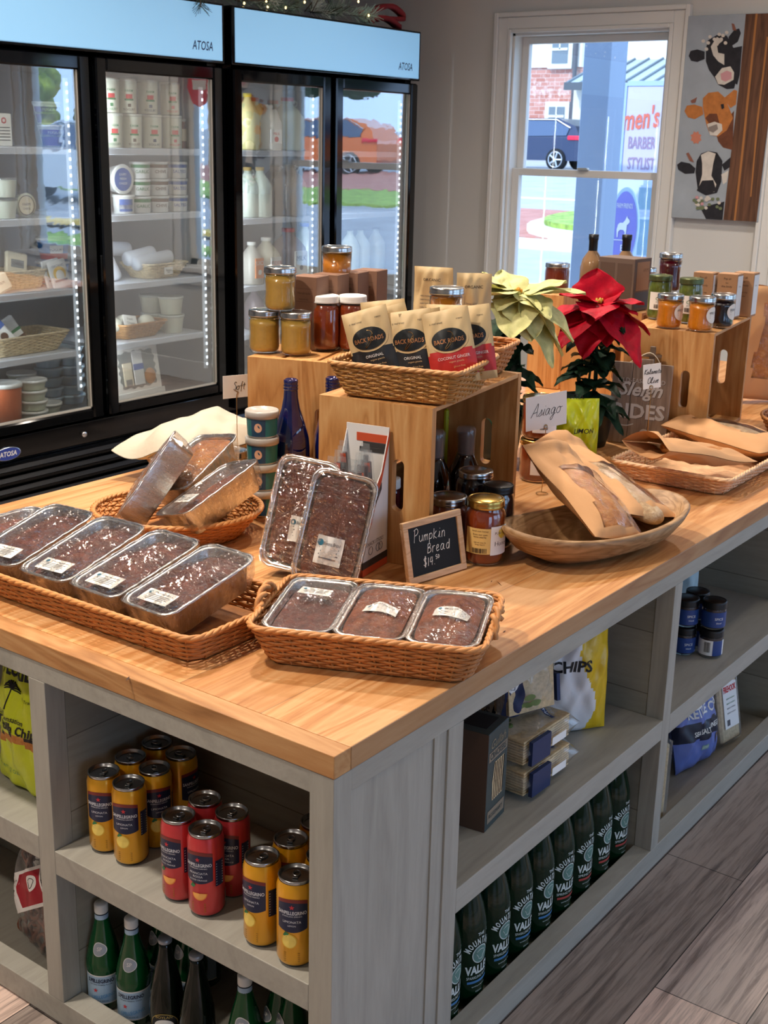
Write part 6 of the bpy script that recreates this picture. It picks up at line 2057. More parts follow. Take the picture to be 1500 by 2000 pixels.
q = ony(1068, 803, 0.44)
card_on_wire('price_card', 'white card handwritten Asiago on a wire holder behind the bowl', (q.x, q.y), q.z - ZT, 0.120, 0.080, (('Asiago', -0.046, -0.010, 0.0052),), R(-22), 0.005, R(-4))
q = ony(1274, 735, 0.345)
card_on_wire('price_card', 'small white card handwritten Kalamata Olive on a wire before the sleigh sign', (q.x, q.y), q.z - ZT, 0.050, 0.062, (('Kalamata', -0.022, 0.006, 0.0021), ('Olive', -0.014, -0.018, 0.0026)), R(-35), 0.003, R(-5))
# --- stack of little tubs with an egg on the label
M_TEAL = mat('teal_tub_label', '1f6d70', 0.4)
M_NVY2 = mat('dark_blue_tub_label', '20405a', 0.4)
M_EGG = mat('egg_print', 'd8a888', 0.5)
M_FROST = mat('frosted_tub', 'cfcac0', 0.3, sss=0.1)


def egg_tub(label, loc, group, a0=FACE_CAM):
    t = thing('plastic_tub', label, 'tub', loc, group=group)
    r, h = 0.0335, 0.0585
    MB().lathe([(0.0005, 0), (r * 0.9, 0), (r * 0.93, 0.003), (r, h - 0.014)], M_FROST, 26).build('tub', t)
    MB().lathe([(r, h - 0.016), (r * 1.10, h - 0.015), (r * 1.11, h - 0.003), (r * 1.05, h), (r * 0.98, h), (r * 0.95, h - 0.003), (0.0005, h - 0.003)], mat('frosted_clear_lid', 'b4afa6', 0.25), 26).build('lid', t)
    mb = MB()

    def w(u, v, o=0.0006, a=2.4):
        z = 0.004 + (h - 0.021) * v
        q = r * (0.93 + 0.07 * z / (h - 0.014)) + o
        return (q * math.cos(a0 + (u - 0.5) * a * 2), q * math.sin(a0 + (u - 0.5) * a * 2), z)
    mb.grid(w, 40, 1, M_TEAL)
    mb.grid(lambda u, v: w(0.36 + 0.20 * u, v, 0.0009), 10, 1, M_NVY2)
    cm = lambda x, y: w(0.46 + x / (2 * 2.4 * r), y, 0.0014)
    mb.add([cm(0.0085 * math.cos(a), 0.5 + (0.30 if math.sin(a) > 0 else 0.24) * math.sin(a)) for a in [2 * PI * i / 20 for i in range(20)]], [tuple(range(20))], M_EGG)
    mb.build('label', t)
    return t


for k_ in range(4):
    egg_tub('teal-labelled tub with an egg mark, %s in the stack of four' % ('bottom', 'second from below', 'third from below', 'top')[k_], (0.777, 0.830, ZT + 0.0588 * k_), 'stacked tubs beside the blue bottles', FACE_CAM + 0.1)
for k_ in range(2):
    egg_tub('wide teal-labelled tub, %s of the pair beside the sleigh rides sign' % ('lower', 'upper')[k_], (1.880, 0.640, ZT + 0.0588 * k_), 'teal tubs by the sign').scale = (1, 1, 1)

# --- cobalt bottles
M_COB = mat('cobalt_blue_glass', '070f46', 0.05, spec=0.9, coat=0.8)
prof = [(0.0005, 0.004), (0.038, 0.001), (0.042, 0.006), (0.042, 0.140), (0.040, 0.162), (0.031, 0.196), (0.021, 0.226), (0.0165, 0.250), (0.0155, 0.268)]
for x, y, lb in ((0.857, 0.817, 'cobalt blue glass bottle in front, right of the tub stack'), (0.938, 0.765, 'cobalt blue glass bottle behind, half hidden by the crate')):
    t = bottle('blue_bottle', lb, (x, y, ZT), prof, M_COB)
    t['group'] = 'cobalt blue bottles'
    mb = MB()
    mb.M = Matrix.Translation((0, 0, 0.024))
    mb.lathe([(0.0145, 0.243), (0.0165, 0.245), (0.0165, 0.2485), (0.015, 0.2495), (0.0165, 0.2515), (0.0165, 0.255), (0.0150, 0.2565), (0.0160, 0.259), (0.0160, 0.266), (0.0125, 0.268), (0.011, 0.262), (0.0005, 0.240)], M_COB, 26)
    mb.build('threaded_neck', t)

# --- lidded jar, back bowl and white paper bag
jar('mustard_jar', 'golden jar with silver lid standing behind the round basket', (0.880, 1.020, ZT), 0.042, 0.095, M_MUST, M_STEEL, lidh=0.016)
t = thing('wooden_bowl', 'plain turned wooden bowl under the white paper bag', 'bowl', (0.910, 1.170, ZT))
MB().lathe([(0.0005, 0.0), (0.06, 0.0), (0.10, 0.022), (0.128, 0.062), (0.124, 0.064), (0.094, 0.028), (0.05, 0.008), (0.0005, 0.006)], M_BOWL, 40).build('turned_shell', t)
M_WAX = mat('white_waxed_paper', 'c2b8a4', 0.6, bump=0.35, bs=14, bd=0.01)
t = thing('paper_bag', 'big crumpled white paper bag lying over the wooden bowl at the back', 'paper bag', (0.930, 1.120, ZT + 0.078))
P_ = Pillow(0.25, 0.42, 0.10, 4, 0.004, wob=0.004, pinch=0.5)
frame(t, (-0.30, 0.93, 0.10), (0.90, 0.10, 0.05))
t.matrix_world = Matrix.Translation((0.80, 1.150, ZT + 0.105)) @ Matrix(((Vector((0.25, -0.93, 0.0)).normalized()), Vector((0.1, 0.05, 1)).normalized().cross(Vector((0.25, -0.93, 0.0)).normalized()) * 1, Vector((0.1, 0.05, 1)).normalized())).transposed().to_4x4() @ Matrix.Rotation(-PI / 2, 4, 'X')
mb = MB()


def flop(u, v, sg):
    x, y, z = P_.P(u, v, sg)
    # the mouth of the bag hangs over to the left
    if v < 0.2:
        q = (0.2 - v) / 0.2
        y += 0.030 * q * q + 0.012 * q * math.sin(9 * u)
        x *= 1 + 0.22 * q
    return (x, y + 0.006 * math.sin(8 * u + 3 * v), z)


mb.grid(lambda u, v: flop(u, v, -1), 26, 34, M_WAX)
mb.grid(lambda u, v: flop(u, v, 1), 26, 34, M_WAX, flip=True)
mb.build('folded_paper', t)
t = thing('price_card', 'pale card on a wire at the left of the back crate', 'price card', (0.925, 1.035, ZT), R(-20))
t.location = (ony(462, 755, 1.06).x, 1.06, ZT)
zc = ony(462, 755, 1.06).z - ZT
MB().tube([(0.012, 0, 0.001), (0, 0, 0.006), (0, 0, zc - 0.02), (0.004, 0, zc - 0.012), (-0.003, 0, zc - 0.01)], 0.0009, M_WIRE, 5).build('wire_holder', t)
c_ = MB().box(-0.035, 0.035, 0.001, 0.002, zc - 0.027, zc + 0.027, M_PAPER).build('card', t)
mb = MB()
write(mb, 'Soft', -0.008, zc - 0.008, 0.0032, M_INK, lambda a, b_: (a, 0.0006, b_), gap=0.3)
mb.build('handwriting', c_)

# --- jars and boxes on the back left crate
CB = (0.976, 0.749)
RB = R(19.4)


def on_crate(A, rz, lx, ly, z=0.0):
    """a point on top of a lying crate, lx along it, ly into it"""
    return (A[0] + lx * math.cos(rz) - ly * math.sin(rz), A[1] + lx * math.sin(rz) + ly * math.cos(rz), T1 + z)


JG = 'half pint jars with silver lids'
p1 = onz(515, 692, T1)
p2 = onz(577, 697, T1)
dv = Vector((math.cos(0.67), math.sin(0.67), 0)) * 0.034
jar('mustard_jar', 'golden mustard jar at the front left of the back crate', tuple(p1 + dv + Vector((0, 0, 0.001))), 0.036, 0.098, M_MUST, M_STEEL, group=JG, neck=0.97, waist=0.03)
jar('mustard_jar', 'golden mustard jar at the front of the back crate, right of its twin', tuple(p2 + dv + Vector((0, 0, 0.001))), 0.036, 0.098, M_MUST, M_STEEL, group=JG, neck=0.97, waist=0.03)
pm = (p1 + p2) / 2 + dv
jar('mustard_jar', 'golden mustard jar balanced on the two front jars of the back crate', (pm.x, pm.y, T1 + 0.100), 0.036, 0.098, M_MUST, M_STEEL, group=JG, neck=0.97, waist=0.05)
for u_, dd, lb in ((634, 0.035, 'dark red salsa jar with white lid, left one behind the dark pouches'), (688, 0.035, 'dark red salsa jar with white lid, right one behind the dark pouches')):
    q = onz(u_, 687, T1) + Vector((math.cos(0.67), math.sin(0.67), 0)) * 0.03
    jar('salsa_jar', lb, (q.x, q.y, T1 + 0.001), 0.036, 0.128, M_HONEY, M_WHITEPL, group='white-lidded salsa jars', neck=0.86, lidh=0.017, fill=0.9)
q = onz(583, 668, T1) + Vector((0.08, 0.06, 0))
jar('mustard_jar', 'squat jar with silver lid between the mustard jars and the boxes', (q.x, q.y, T1 + 0.001), 0.034, 0.088, M_APPLE, M_STEEL, neck=0.97)


def carton(label, loc, rz, w, d, h, m=None, lines=(), group=None, top=None, prints=()):
    t = thing('card_box', label, 'box', loc, rz, group)
    MB().cbox(-w / 2, w / 2, -d / 2, d / 2, 0, h, m or M_BOX, 0.0008).build('carton', t)
    mb = MB()
    f1 = lambda x, y: (-w / 2 - 0.0005, -x, y)
    f2 = lambda x, y: (x, -d / 2 - 0.0005, y)
    for s_, ch, x, z, ff in lines:
        mb.text(s_, ch, M_BOXD, f1 if ff else f2, x, z)
    for ff, x0, x1, z0, z1, m_ in prints:
        g = f1 if ff else f2
        o = 0.0002
        mb.add([g(x0, z0), g(x1, z0), g(x1, z1), g(x0, z1)], [(0, 1, 2, 3)], m_)
    if mb.v:
        mb.build('print', t)
    # tuck flap line on the lid
    MB().box(-w / 2 + 0.003, w / 2 - 0.003, -d / 2 + 0.004, -d / 2 + 0.005, h - 0.0002, h + 0.0004, M_BOXD).build('lid_flap', t)
    return t


for k_, (u_, v_, lb) in enumerate(((598, 600, 'brown soap carton at the left of the row behind the salsa jars'), (633, 602, 'brown carton, second in the row behind the salsa jars'), (682, 606, 'brown carton, third in the row behind the salsa jars'), (738, 622, 'brown carton with the lightest side, right end of the row'))):
    lx = (0.165, 0.235, 0.305, 0.372)[k_]
    q = on_crate(CB, RB, lx, 0.155 - 0.045 * k_ * 0.6, 0.001)
    carton(lb, q, R(12), 0.062, 0.066, 0.170, M_BOX, (('Handmade', 0.0055, 0, 0.132, 1), ('natural bar', 0.004, 0, 0.118, 1)), 'brown cartons behind the salsa jars', prints=((1, -0.024, 0.024, 0.112, 0.1125, M_BOXD), (1, -0.024, 0.024, 0.142, 0.1425, M_BOXD)))
qq = on_crate(CB, RB, 0.280, 0.13, 0.157)
jar('jam_jar', 'orange jam jar standing on the row of brown cartons', qq, 0.036, 0.075, M_PEACH, M_STEEL, neck=0.97)
q = on_crate(CB, RB, 0.435, 0.125, 0.001)
jar('jam_jar', 'tall dark jar with tan lid at the right end of the brown cartons', q, 0.034, 0.150, M_REDJAM, M_GOLD, neck=0.93)

# --- on the middle crate
b1 = basket('wicker_basket', 'honey wicker basket of granola pouches on the middle crate', on_crate(C1A, R(9.4), 0.115, 0.095, 0.002), R(-76), 0.268, 0.245, 0.066, 0.022, 0.024, M_WKTAN, M_WKTAN2, rows=12, wr=0.0026, rim=0.0055)
b2 = basket('wicker_basket', 'reddish wicker basket with a pouch, at the right on the middle crate', on_crate(C1A, R(9.4), 0.400, 0.128, 0.002), R(-76), 0.235, 0.150, 0.062, 0.022, 0.022, rows=11, wr=0.0026, rim=0.005)
M_KR2 = mat('cream_kraft_pouch', 'c8ad7e', 0.55, bump=0.15, bs=30)
M_PDK = mat('charcoal_pouch', '23262a', 0.45)
M_PRED = mat('red_pouch', 'b8312f', 0.45)
M_OVAL = mat('black_oval_logo', '15191b', 0.4)
M_COPPER = mat('copper_print', 'c98a5a', 0.4, 0.5)


def granola(label, loc, right, up, kind, seed):
    t = thing('granola_pouch', label, 'pouch', loc, group='granola pouches in the basket')
    frame(t, right, up)
    P = Pillow(0.092, 0.145, 0.028, seed, 0.0008, wob=0.002, pinch=0.6)
    mc = M_PDK if kind == 'dark' else M_PRED
    mb = MB()
    P.skin(mb, lambda u, v: mc if (v < 0.44 + 0.05 * math.sin(PI * u) and v > 0.10) else M_KR2, 22, 28, back=M_KR2)
    mb.build('pouch_body', t)
    f = P.fn(0.0010)
    f2_ = P.fn(0.0018)
    lb = MB()
    el = lambda a, b, ff, m_: lb.grid(lambda u, v: ff(a * v * math.cos(2 * PI * u), 0.087 + b * v * math.sin(2 * PI * u)), 30, 6, m_)
    el(0.038, 0.026, f, M_KR2)
    el(0.034, 0.022, f2_, M_OVAL)
    f3 = P.fn(0.0026)
    lb.text('BACK ROADS', 0.0085, M_COPPER, f3, 0, 0.085, w=0.058)
    lb.tube([f3(0.010 * math.sin(1.4 * q), 0.086 + 0.017 * math.cos(q)) for q in [i * 0.35 for i in range(16)]], 0.0005, M_WIRE, 4)
    lb.text('a real treat', 0.004, M_INK, f, -0.020, 0.122, shear=0.3)
    lb.text('organic', 0.003, M_INK, f, 0.026, 0.124)
    lb.text('ORIGINAL' if kind == 'dark' else 'COCONUT GINGER', 0.0055, M_WHITE, f2_, 0.004, 0.052, w=0.036 if kind == 'dark' else 0.062)
    lb.text('organic granola', 0.0032, M_KR2, f2_, 0.008, 0.043)
    lb.text('gluten free', 0.0036, M_KR2, f2_, 0.012, 0.033)
    lb.build('print', t)
    return t


bc = Vector(on_crate(C1A, R(9.4), 0.115, 0.095, 0.010))
pr = Vector((math.cos(R(-66)), math.sin(R(-66)), 0))
bk = Vector((-pr.y, pr.x, 0))
for k_, (o, dpt, tilt, kind, lb, yaw, dz) in enumerate((
        (0.078, -0.030, -0.26, 'red', 'red and cream pouch in front at the right of the pouch basket', 6, 0.012),
        (0.108, 0.012, -0.20, 'red', 'red pouch half hidden behind the front red one', 4, 0.014),
        (-0.004, -0.022, -0.20, 'dark', 'charcoal pouch in front, middle of the pouch basket', -4, 0.004),
        (-0.080, -0.024, -0.34, 'dark', 'charcoal pouch tilted left at the left end of the pouch basket', 2, 0.006),
        (-0.044, 0.006, -0.30, 'dark', 'charcoal pouch wedged behind between the two front dark ones', 18, 0.008),
        (0.020, 0.022, -0.12, 'dark', 'charcoal pouch turned edge-on behind the middle one', 40, 0.0),
        (-0.072, 0.045, -0.16, 'dark', 'charcoal pouch at the back left of the pouch basket', 0, 0.012),
        (0.050, 0.050, -0.04, 'red', 'red pouch deep at the back of the pouch basket', -8, 0.008))):
    yv = R(-66 + yaw)
    rt = Vector((math.cos(yv), math.sin(yv), -tilt * 0.9))
    granola(lb, bc + pr * (o + tilt * -0.05) + bk * dpt + Vector((0, 0, dz + 0.006)), rt, Vector((0, 0, 1)) + Vector((math.cos(yv), math.sin(yv), 0)) * tilt + bk * 0.20, kind, 50 + k_)
q = Vector(on_crate(C1A, R(9.4), 0.420, 0.105, 0.006))
for k_, (du, tilt, lb) in enumerate(((0.0, 0.05, 'tall cream pouch seen from its side with a violet band, in the reddish basket'), (-0.11, -0.12, 'tall cream pouch with its top folded, behind the orange jar'))):
    t = thing('granola_pouch', lb, 'pouch', tuple(q + Vector((0.03 * k_, 0.13 * k_, 0.004))))
    frame(t, (0.45, -0.75, 0) if k_ == 0 else (0.3, -0.9, 0), (0.02, -0.06 if k_ == 0 else 0.12, 1))
    P = Pillow(0.075 if k_ == 0 else 0.09, 0.20, 0.03, 70 + k_, 0.002, wob=0.006)
    mb = MB()
    P.skin(mb, lambda u, v: mat('violet_pouch_band', '5a2440', 0.5) if (u > 0.62 and 0.28 < v < 0.55) else M_KR2, 16, 28, back=M_KR2)
    mb.build('pouch_body', t)
    lb_ = MB()
    f = P.fn(0.0009)
    for i in range(11):
        lb_.text('oats honey nuts', 0.0036, M_STXT, f, -0.010, 0.05 + i * 0.0085, w=0.035)
    lb_.text('ORGANIC', 0.006, M_INK, f, 0, 0.172)
    lb_.build('print', t)
# jars between the two baskets
qj = on_crate(C1A, R(9.4), 0.245, 0.045, 0.001)
q = onz(880, 700, T1)
jq = Vector(on_crate(C1A, R(9.4), 0.278, 0.105, 0.001))
jar('jam_jar', 'orange peach jam jar, lower of the stack between the wicker baskets', tuple(jq), 0.035, 0.082, M_PEACH, M_STEEL, neck=0.97, sticker=('round', 0.028, 0.02, 0.8, 'PEACH'))
jar('jam_jar', 'orange peach jam jar with round white label, stacked between the wicker baskets', (jq.x, jq.y, jq.z + 0.0835), 0.035, 0.108, M_PEACH, M_STEEL, neck=0.97, sticker=('round', 0.055, 0.022, 0.8, 'PEACH'))
jar('jam_jar', 'brown jam jar low at the back between the wicker baskets', (jq.x - 0.03, jq.y + 0.085, jq.z), 0.034, 0.075, M_APPLE, M_STEEL, neck=0.97)

# --- poinsettias
def leafgrid(mb, base, az, el, L, W, m, droop=0.3, fold=0.25, tip=0.0, nu=6, nv=12, seed=0, rolln=0.0):
    d = Vector((math.cos(az) * math.cos(el), math.sin(az) * math.cos(el), math.sin(el)))
    side = Vector((-math.sin(az), math.cos(az), 0))
    upn = d.cross(side) * -1
    upn = side.cross(d) * -1 if upn.z < 0 else upn
    side = (side * math.cos(rolln) + upn * math.sin(rolln)).normalized()
    upn = d.cross(side)
    if upn.z < 0:
        upn = -upn
    b = Vector(base)

    def fn(u, v):
        s_ = (u - 0.5) * 2
        w = W * (math.sin(PI * min(1, v) ** 0.8) ** 0.75 if 0 < v < 1 else 0) * (1 - 0.2 * v) + 0.001 * (1 - v)
        lob = 1 + 0.07 * math.sin(v * 17 + seed)
        p = b + d * (L * v) + side * (s_ * w * lob)
        p += upn * (abs(s_) * w * fold * 0.7 + 0.004 * math.sin(11 * v + 4 * s_ + seed))
        p += Vector((0, 0, -1)) * (droop * L * v * v)
        return tuple(p)
    return mb.grid(fn, nu, nv, m)


def leafmat(name, c, vein):
    a = N(name)
    v = a.mapping()
    a.l(a.ramp(a.noise(v, 40, 4, 0.6), [(0.3, S(vein)), (0.6, S(c))]), a.p.inputs['Base Color'])
    a.p.inputs['Roughness'].default_value = 0.55
    a.p.inputs['Specular IOR Level'].default_value = 0.15
    a.bump(a.noise(v, 70, 4, 0.6), 0.4, 0.003)
    return a.m


M_REDL = leafmat('red_bract', 'b80a26', '96061c')
M_CREAML = leafmat('cream_bract', 'd3cf92', 'b9b878')
M_GREENL = leafmat('dark_green_leaf', '1e3a26', '12261a')


def poinsettia(label, foot, hz, head, m, bracts, seed, potm):
    t = thing('poinsettia', label, 'potted plant', (foot[0], foot[1], ZT))
    MB().lathe([(0.0005, 0.0), (0.05, 0.0), (0.056, 0.02), (0.072, 0.125), (0.076, 0.13), (0.072, 0.132), (0.066, 0.12), (0.0005, 0.118)], potm, 28).build('pot', t)
    rn = rnd(seed)
    hx, hy = head[0] - foot[0], head[1] - foot[1]
    mb = MB()
    for k_ in range(5):
        a = rn.uniform(0, 6.28)
        mb.tube([(0.02 * math.cos(a), 0.02 * math.sin(a), 0.11), (0.04 * math.cos(a) + hx * 0.4, 0.04 * math.sin(a) + hy * 0.4, 0.19), (hx, hy, hz - 0.005)], 0.0032, M_GREENL, 6)
    mb.build('stems', t)
    mb = MB()
    for k_ in range(52):
        a = rn.uniform(0, 2 * PI)
        z = rn.uniform(0.12, hz - 0.03)
        leafgrid(mb, (hx * 0.5 + 0.015 * math.cos(a), hy * 0.5 + 0.015 * math.sin(a), z), a, rn.uniform(-0.3, 0.5), rn.uniform(0.07, 0.11), rn.uniform(0.028, 0.038), M_GREENL, 0.5, 0.15, seed=k_)
    mb.build('green_leaves', t)
    for k_, (az, el, L, W, dr) in enumerate(bracts):
        mb = MB()
        leafgrid(mb, (hx + 0.006 * math.cos(R(az)), hy + 0.006 * math.sin(R(az)), hz + 0.002 * (k_ % 4)), R(az), R(el), L, W, m, dr, 0.22, seed=k_ * 1.3, nu=8, nv=16)
        mb.build('bract', t)
    mb = MB()
    for k_ in range(14):
        a, q = rn.uniform(0, 6.28), rn.uniform(0, 0.014)
        mb.ball((hx + q * math.cos(a), hy + q * math.sin(a), hz + 0.012 + rn.uniform(0, 0.006)), 0.0035, 0.0035, 0.005, mat('yellow_green_bud', 'a8a03a', 0.5) if k_ % 2 else mat('orange_bud', 'c98a2a', 0.5), 8, 5)
    mb.build('flower_buds', t)
    return t


M_POT = mat('dark_green_pot', '121c18', 0.4)
rh = ony(1168, 598, 0.56)
# azimuths: 217 deg faces the camera, 307 is to the right in the picture
poinsettia('poinsettia with large red bracts in a dark pot beside the sleigh sign', (rh.x + 0.07, 0.60), rh.z - ZT, (rh.x, rh.y), M_REDL,
           [(40, 66, 0.095, 0.073, -0.07), (300, 10, 0.115, 0.065, 0.10), (318, -12, 0.15, 0.048, 0.33), (150, 18, 0.12, 0.046, 0.07), (135, -4, 0.14, 0.058, 0.23), (165, -25, 0.145, 0.058, 0.33), (205, 5, 0.12, 0.058, 0.29), (232, -50, 0.105, 0.065, 0.20), (262, -32, 0.165, 0.075, 0.33), (285, 2, 0.10, 0.043, 0.20), (340, 35, 0.09, 0.048, 0.07), (80, 30, 0.09, 0.048, 0.07), (190, -45, 0.13, 0.062, 0.26)], 3, M_POT)
ch = ony(1012, 578, 0.62)
poinsettia('poinsettia with cream yellow bracts behind the reddish basket', (ch.x + 0.10, 0.72), ch.z - ZT, (ch.x, ch.y), M_CREAML,
           [(310, 12, 0.165, 0.073, 0.16), (325, 18, 0.13, 0.057, 0.07), (285, -22, 0.15, 0.073, 0.33), (255, -12, 0.11, 0.055, 0.23), (235, -40, 0.11, 0.068, 0.26), (205, -28, 0.12, 0.065, 0.33), (160, 8, 0.13, 0.055, 0.13), (135, 16, 0.12, 0.052, 0.07), (270, -50, 0.16, 0.068, 0.26), (60, 30, 0.10, 0.055, 0.00), (110, 28, 0.10, 0.055, 0.00), (300, -42, 0.15, 0.065, 0.33), (180, -5, 0.09, 0.048, 0.20)], 9, M_POT)

# --- honey jars and yellow bag behind the asiago card
for k_, (x, y, z, lb) in enumerate(((1.440, 0.520, 0, 'dark honey jar with gold lid, bottom of the stack behind the Asiago card'), (1.443, 0.522, 0.105, 'dark honey jar with gold lid on top of the stack behind the Asiago card'), (1.545, 0.560, 0, 'dark honey jar half hidden behind the Asiago stack'))):
    jar('honey_jar', lb, (x, y, ZT + z), 0.043, 0.104, M_HONEY, M_GOLD, group='honey jars behind the Asiago card', neck=0.94, sticker=('wrap', 0.02, 0.062, 0.9, 0.5, LABW, (('bars', -0.02, 0.0, 0.028, 0.05, M_INK), ('text', 'Honey', 0.008, 0.02, 0.04, M_INK), ('disc', 0.022, 0.05, 0.008, M_YELP))))


def chipbag(label, loc, right, up, w, h, th, seed, mfn, prints, back, cat='snack bag', name='snack_bag', taper=0.0, pinch=0.5, crinkle=0.003, extra=None):
    t = thing(name, label, cat, loc)
    frame(t, right, up)
    P = Pillow(w, h, th, seed, crinkle, wob=0.003, taper=taper, pinch=pinch)
    mb = MB()
    P.skin(mb, mfn, 30, 40, back=back)
    mb.build('bag_body', t)
    lb = MB()
    for p in prints:
        f = P.fn(p[-1] if isinstance(p[-1], float) and p[0] == 'text' and len(p) > 9 else 0.0012)
        if p[0] == 'text':
            lb.text(p[1], p[2], p[5], f, p[3], p[4], w=p[6] if len(p) > 6 and p[6] else None, shear=p[7] if len(p) > 7 else 0.0, bold=p[8] if len(p) > 8 else 0.0)
        elif p[0] == 'disc':
            _, x, y, rx, ry, m_, o = p
            g = P.fn(o)
            lb.grid(lambda u, v: g(x + rx * v * math.cos(2 * PI * u), y + ry * v * math.sin(2 * PI * u)), 24, 4, m_)
        elif p[0] == 'quad':
            _, x0, x1, y0, y1, m_, o = p
            g = P.fn(o)
            lb.grid(lambda u, v: g(x0 + (x1 - x0) * u, y0 + (y1 - y0) * v), 10, 6, m_)
        elif p[0] == 'poly':
            _, pts, m_, o = p
            g = P.fn(o)
            lb.add([g(*q) for q in pts], [tuple(range(len(pts)))], m_)
        elif p[0] == 'line':
            _, pts, m_, rad = p
            g = P.fn(0.0006)
            lb.tube([g(*q) for q in smooth(pts)], rad, m_, 5)
    if lb.v:
        lb.build('print', t)
    return t, P


M_LIME = mat('lime_yellow_bag', 'c3cf1e', 0.28, bump=0.3, bs=18, bd=0.006)
q = onz(1108, 925, HT)
chipbag('lime yellow snack bag standing behind the Asiago honey jars', (1.60, 0.500, ZT), (0.65, -0.76, 0), (0.03, 0.06, 1), 0.115, 0.18, 0.05, 61, lambda u, v: M_LIME, (('text', 'LIMON', 0.012, 0.015, 0.10, M_INK, None, 0.2, 0.01), ('text', 'EXTRA', 0.012, -0.01, 0.185, M_INK)), M_LIME)

# --- sleigh rides sign
q0, q1 = onz(1192, 858, HT), onz(1306, 872, HT)
M_SGNW = wood('weathered_sign_board', [(0.1, S('7c6a5a')), (0.45, S('9c8876')), (0.85, S('b3a08c'))], (30, 30, 3.4), rough=0.6, ring=5)
t = thing('sleigh_sign', 'brown plank sign painted Old Fashioned Sleigh Rides leaning on the right crate', 'sign', (1.955, 0.497, ZT))
frame(t, (0.24, -0.97, 0), (0.10, 0.02, 1))
SW, SH = 0.165, 0.225
mb = MB()
for i in range(3):
    x0 = -SW / 2 + i * SW / 3
    hh = SH + (0.012 if i == 1 else 0.0)
    mb.cbox(x0 + 0.0006, x0 + SW / 3 - 0.0006, -0.005, 0.005, 0, hh, M_SGNW, 0.001)
mb.build('planks', t)
mb = MB()
mb.cbox(-SW * 0.42, SW * 0.42, 0.005, 0.010, SH * 0.80, SH * 0.90, M_SGNW, 0.001).cbox(0.012, 0.028, 0.004, 0.011, SH + 0.0, SH + 0.048, mat('dark_sign_wood', '6b5644', 0.6), 0.002)
mb.box(-0.005, 0.045, 0.003, 0.012, SH + 0.018, SH + 0.026, mat('dark_sign_wood', '6b5644'))
mb.build('batten', t)
MB().tube(smooth([(-0.05, 0.002, SH - 0.01), (-0.02, 0.0, SH + 0.012), (0.015, -0.004, SH + 0.03), (0.04, 0.0, SH + 0.01), (0.048, 0.0, SH - 0.02)]), 0.0012, M_CREAM, 5).build('twine_loop', t)
mb = MB()
f = lambda x, y: (x, -0.0056, y)
fs_ = lambda x, y: (x + 0.0012, -0.0053, y - 0.0012)
M_SGT = mat('white_sign_lettering', 'dedad2', 0.6)
M_SGSH = mat('sign_letter_shadow', '4a3d33', 0.6)
for st, h_, x, y, w_, sh, bd in (('OLD-FASHIONED', 0.012, 0, 0.176, 0.145, 0, 0.0), ('Sleigh', 0.036, 0, 0.140, 0.135, 0.35, 0.025), ('RIDES', 0.038, 0, 0.090, 0.160, 0, 0.03)):
    mb.text(st, h_, M_SGSH, fs_, x, y, w=w_ * 0.9, shear=sh, bold=bd)
    mb.text(st, h_, M_SGT, f, x, y, w=w_ * 0.9, shear=sh, bold=bd)
mb.tube([f(*p) for p in smooth([(-0.055, 0.066), (-0.05, 0.052), (-0.03, 0.050), (-0.012, 0.056)])], 0.0016, M_SGT, 5)
mb.add([f(0.013 * math.cos(a) + 0.02, 0.032 + 0.013 * math.sin(a)) for a in [2 * PI * i / 20 for i in range(20)]], [tuple(range(20))], M_SGT)
mb.text('25c', 0.009, M_SGSH, lambda x, y: (x, -0.006, y), 0.02, 0.032)
mb.build('painted_lettering', t)
MB().lathe([(0.0001, 0)], M_SGT) if False else None

# --- on the right crate
C3A = (2.032, 0.330)
R3 = R(8.6)


def c3(u, v, back=0.03):
    q = onz(u, v, T1)
    return (q.x + math.cos(0.6) * back, q.y + math.sin(0.6) * back, T1 + 0.001)


JO = 'half pint jam jars on the right crate'
jar('jam_jar', 'orange apricot jam jar, left one at the front of the right crate', c3(1309, 643), 0.035, 0.092, M_ORJAM, M_STEEL, group=JO, neck=0.97, waist=0.05, sticker=('round', 0.045, 0.022, 0.85, 'APRICOT'))
jar('jam_jar', 'orange apricot jam jar at the front corner of the right crate', c3(1371, 649), 0.035, 0.092, M_ORJAM, M_STEEL, group=JO, neck=0.97, waist=0.05, sticker=('round', 0.045, 0.022, 0.85, 'APRICOT'))
jar('jam_jar', 'nearly black berry jam jar at the right front of the right crate', c3(1412, 642), 0.033, 0.092, M_DARKJAM, M_STEEL, group=JO, neck=0.97, waist=0.05, sticker=('round', 0.045, 0.022, 0.9, 'BERRY'))
OL = ('wrap', 0.028, 0.078, 1.1, 0.1, LABW, (('text', 'Olives', 0.010, 0.0, 0.06, M_GREENP), ('bars', -0.022, -0.008, 0.032, 0.044, M_INK), ('text', 'pickled garden', 0.004, 0.0, 0.05, M_STXT)))
for u_, v_, lb in ((1289, 626, 'tall jar of green olives with olive green lid, left of the pair'), (1349, 634, 'tall jar of green olives with olive green lid, right of the pair')):
    jar('olive_jar', lb, c3(u_, v_, 0.04), 0.034, 0.125, M_OLIVE, mat('olive_green_lid', '59603c', 0.35, 0.6), group='olive jars on the right crate', neck=0.93, sticker=OL, lidh=0.016)
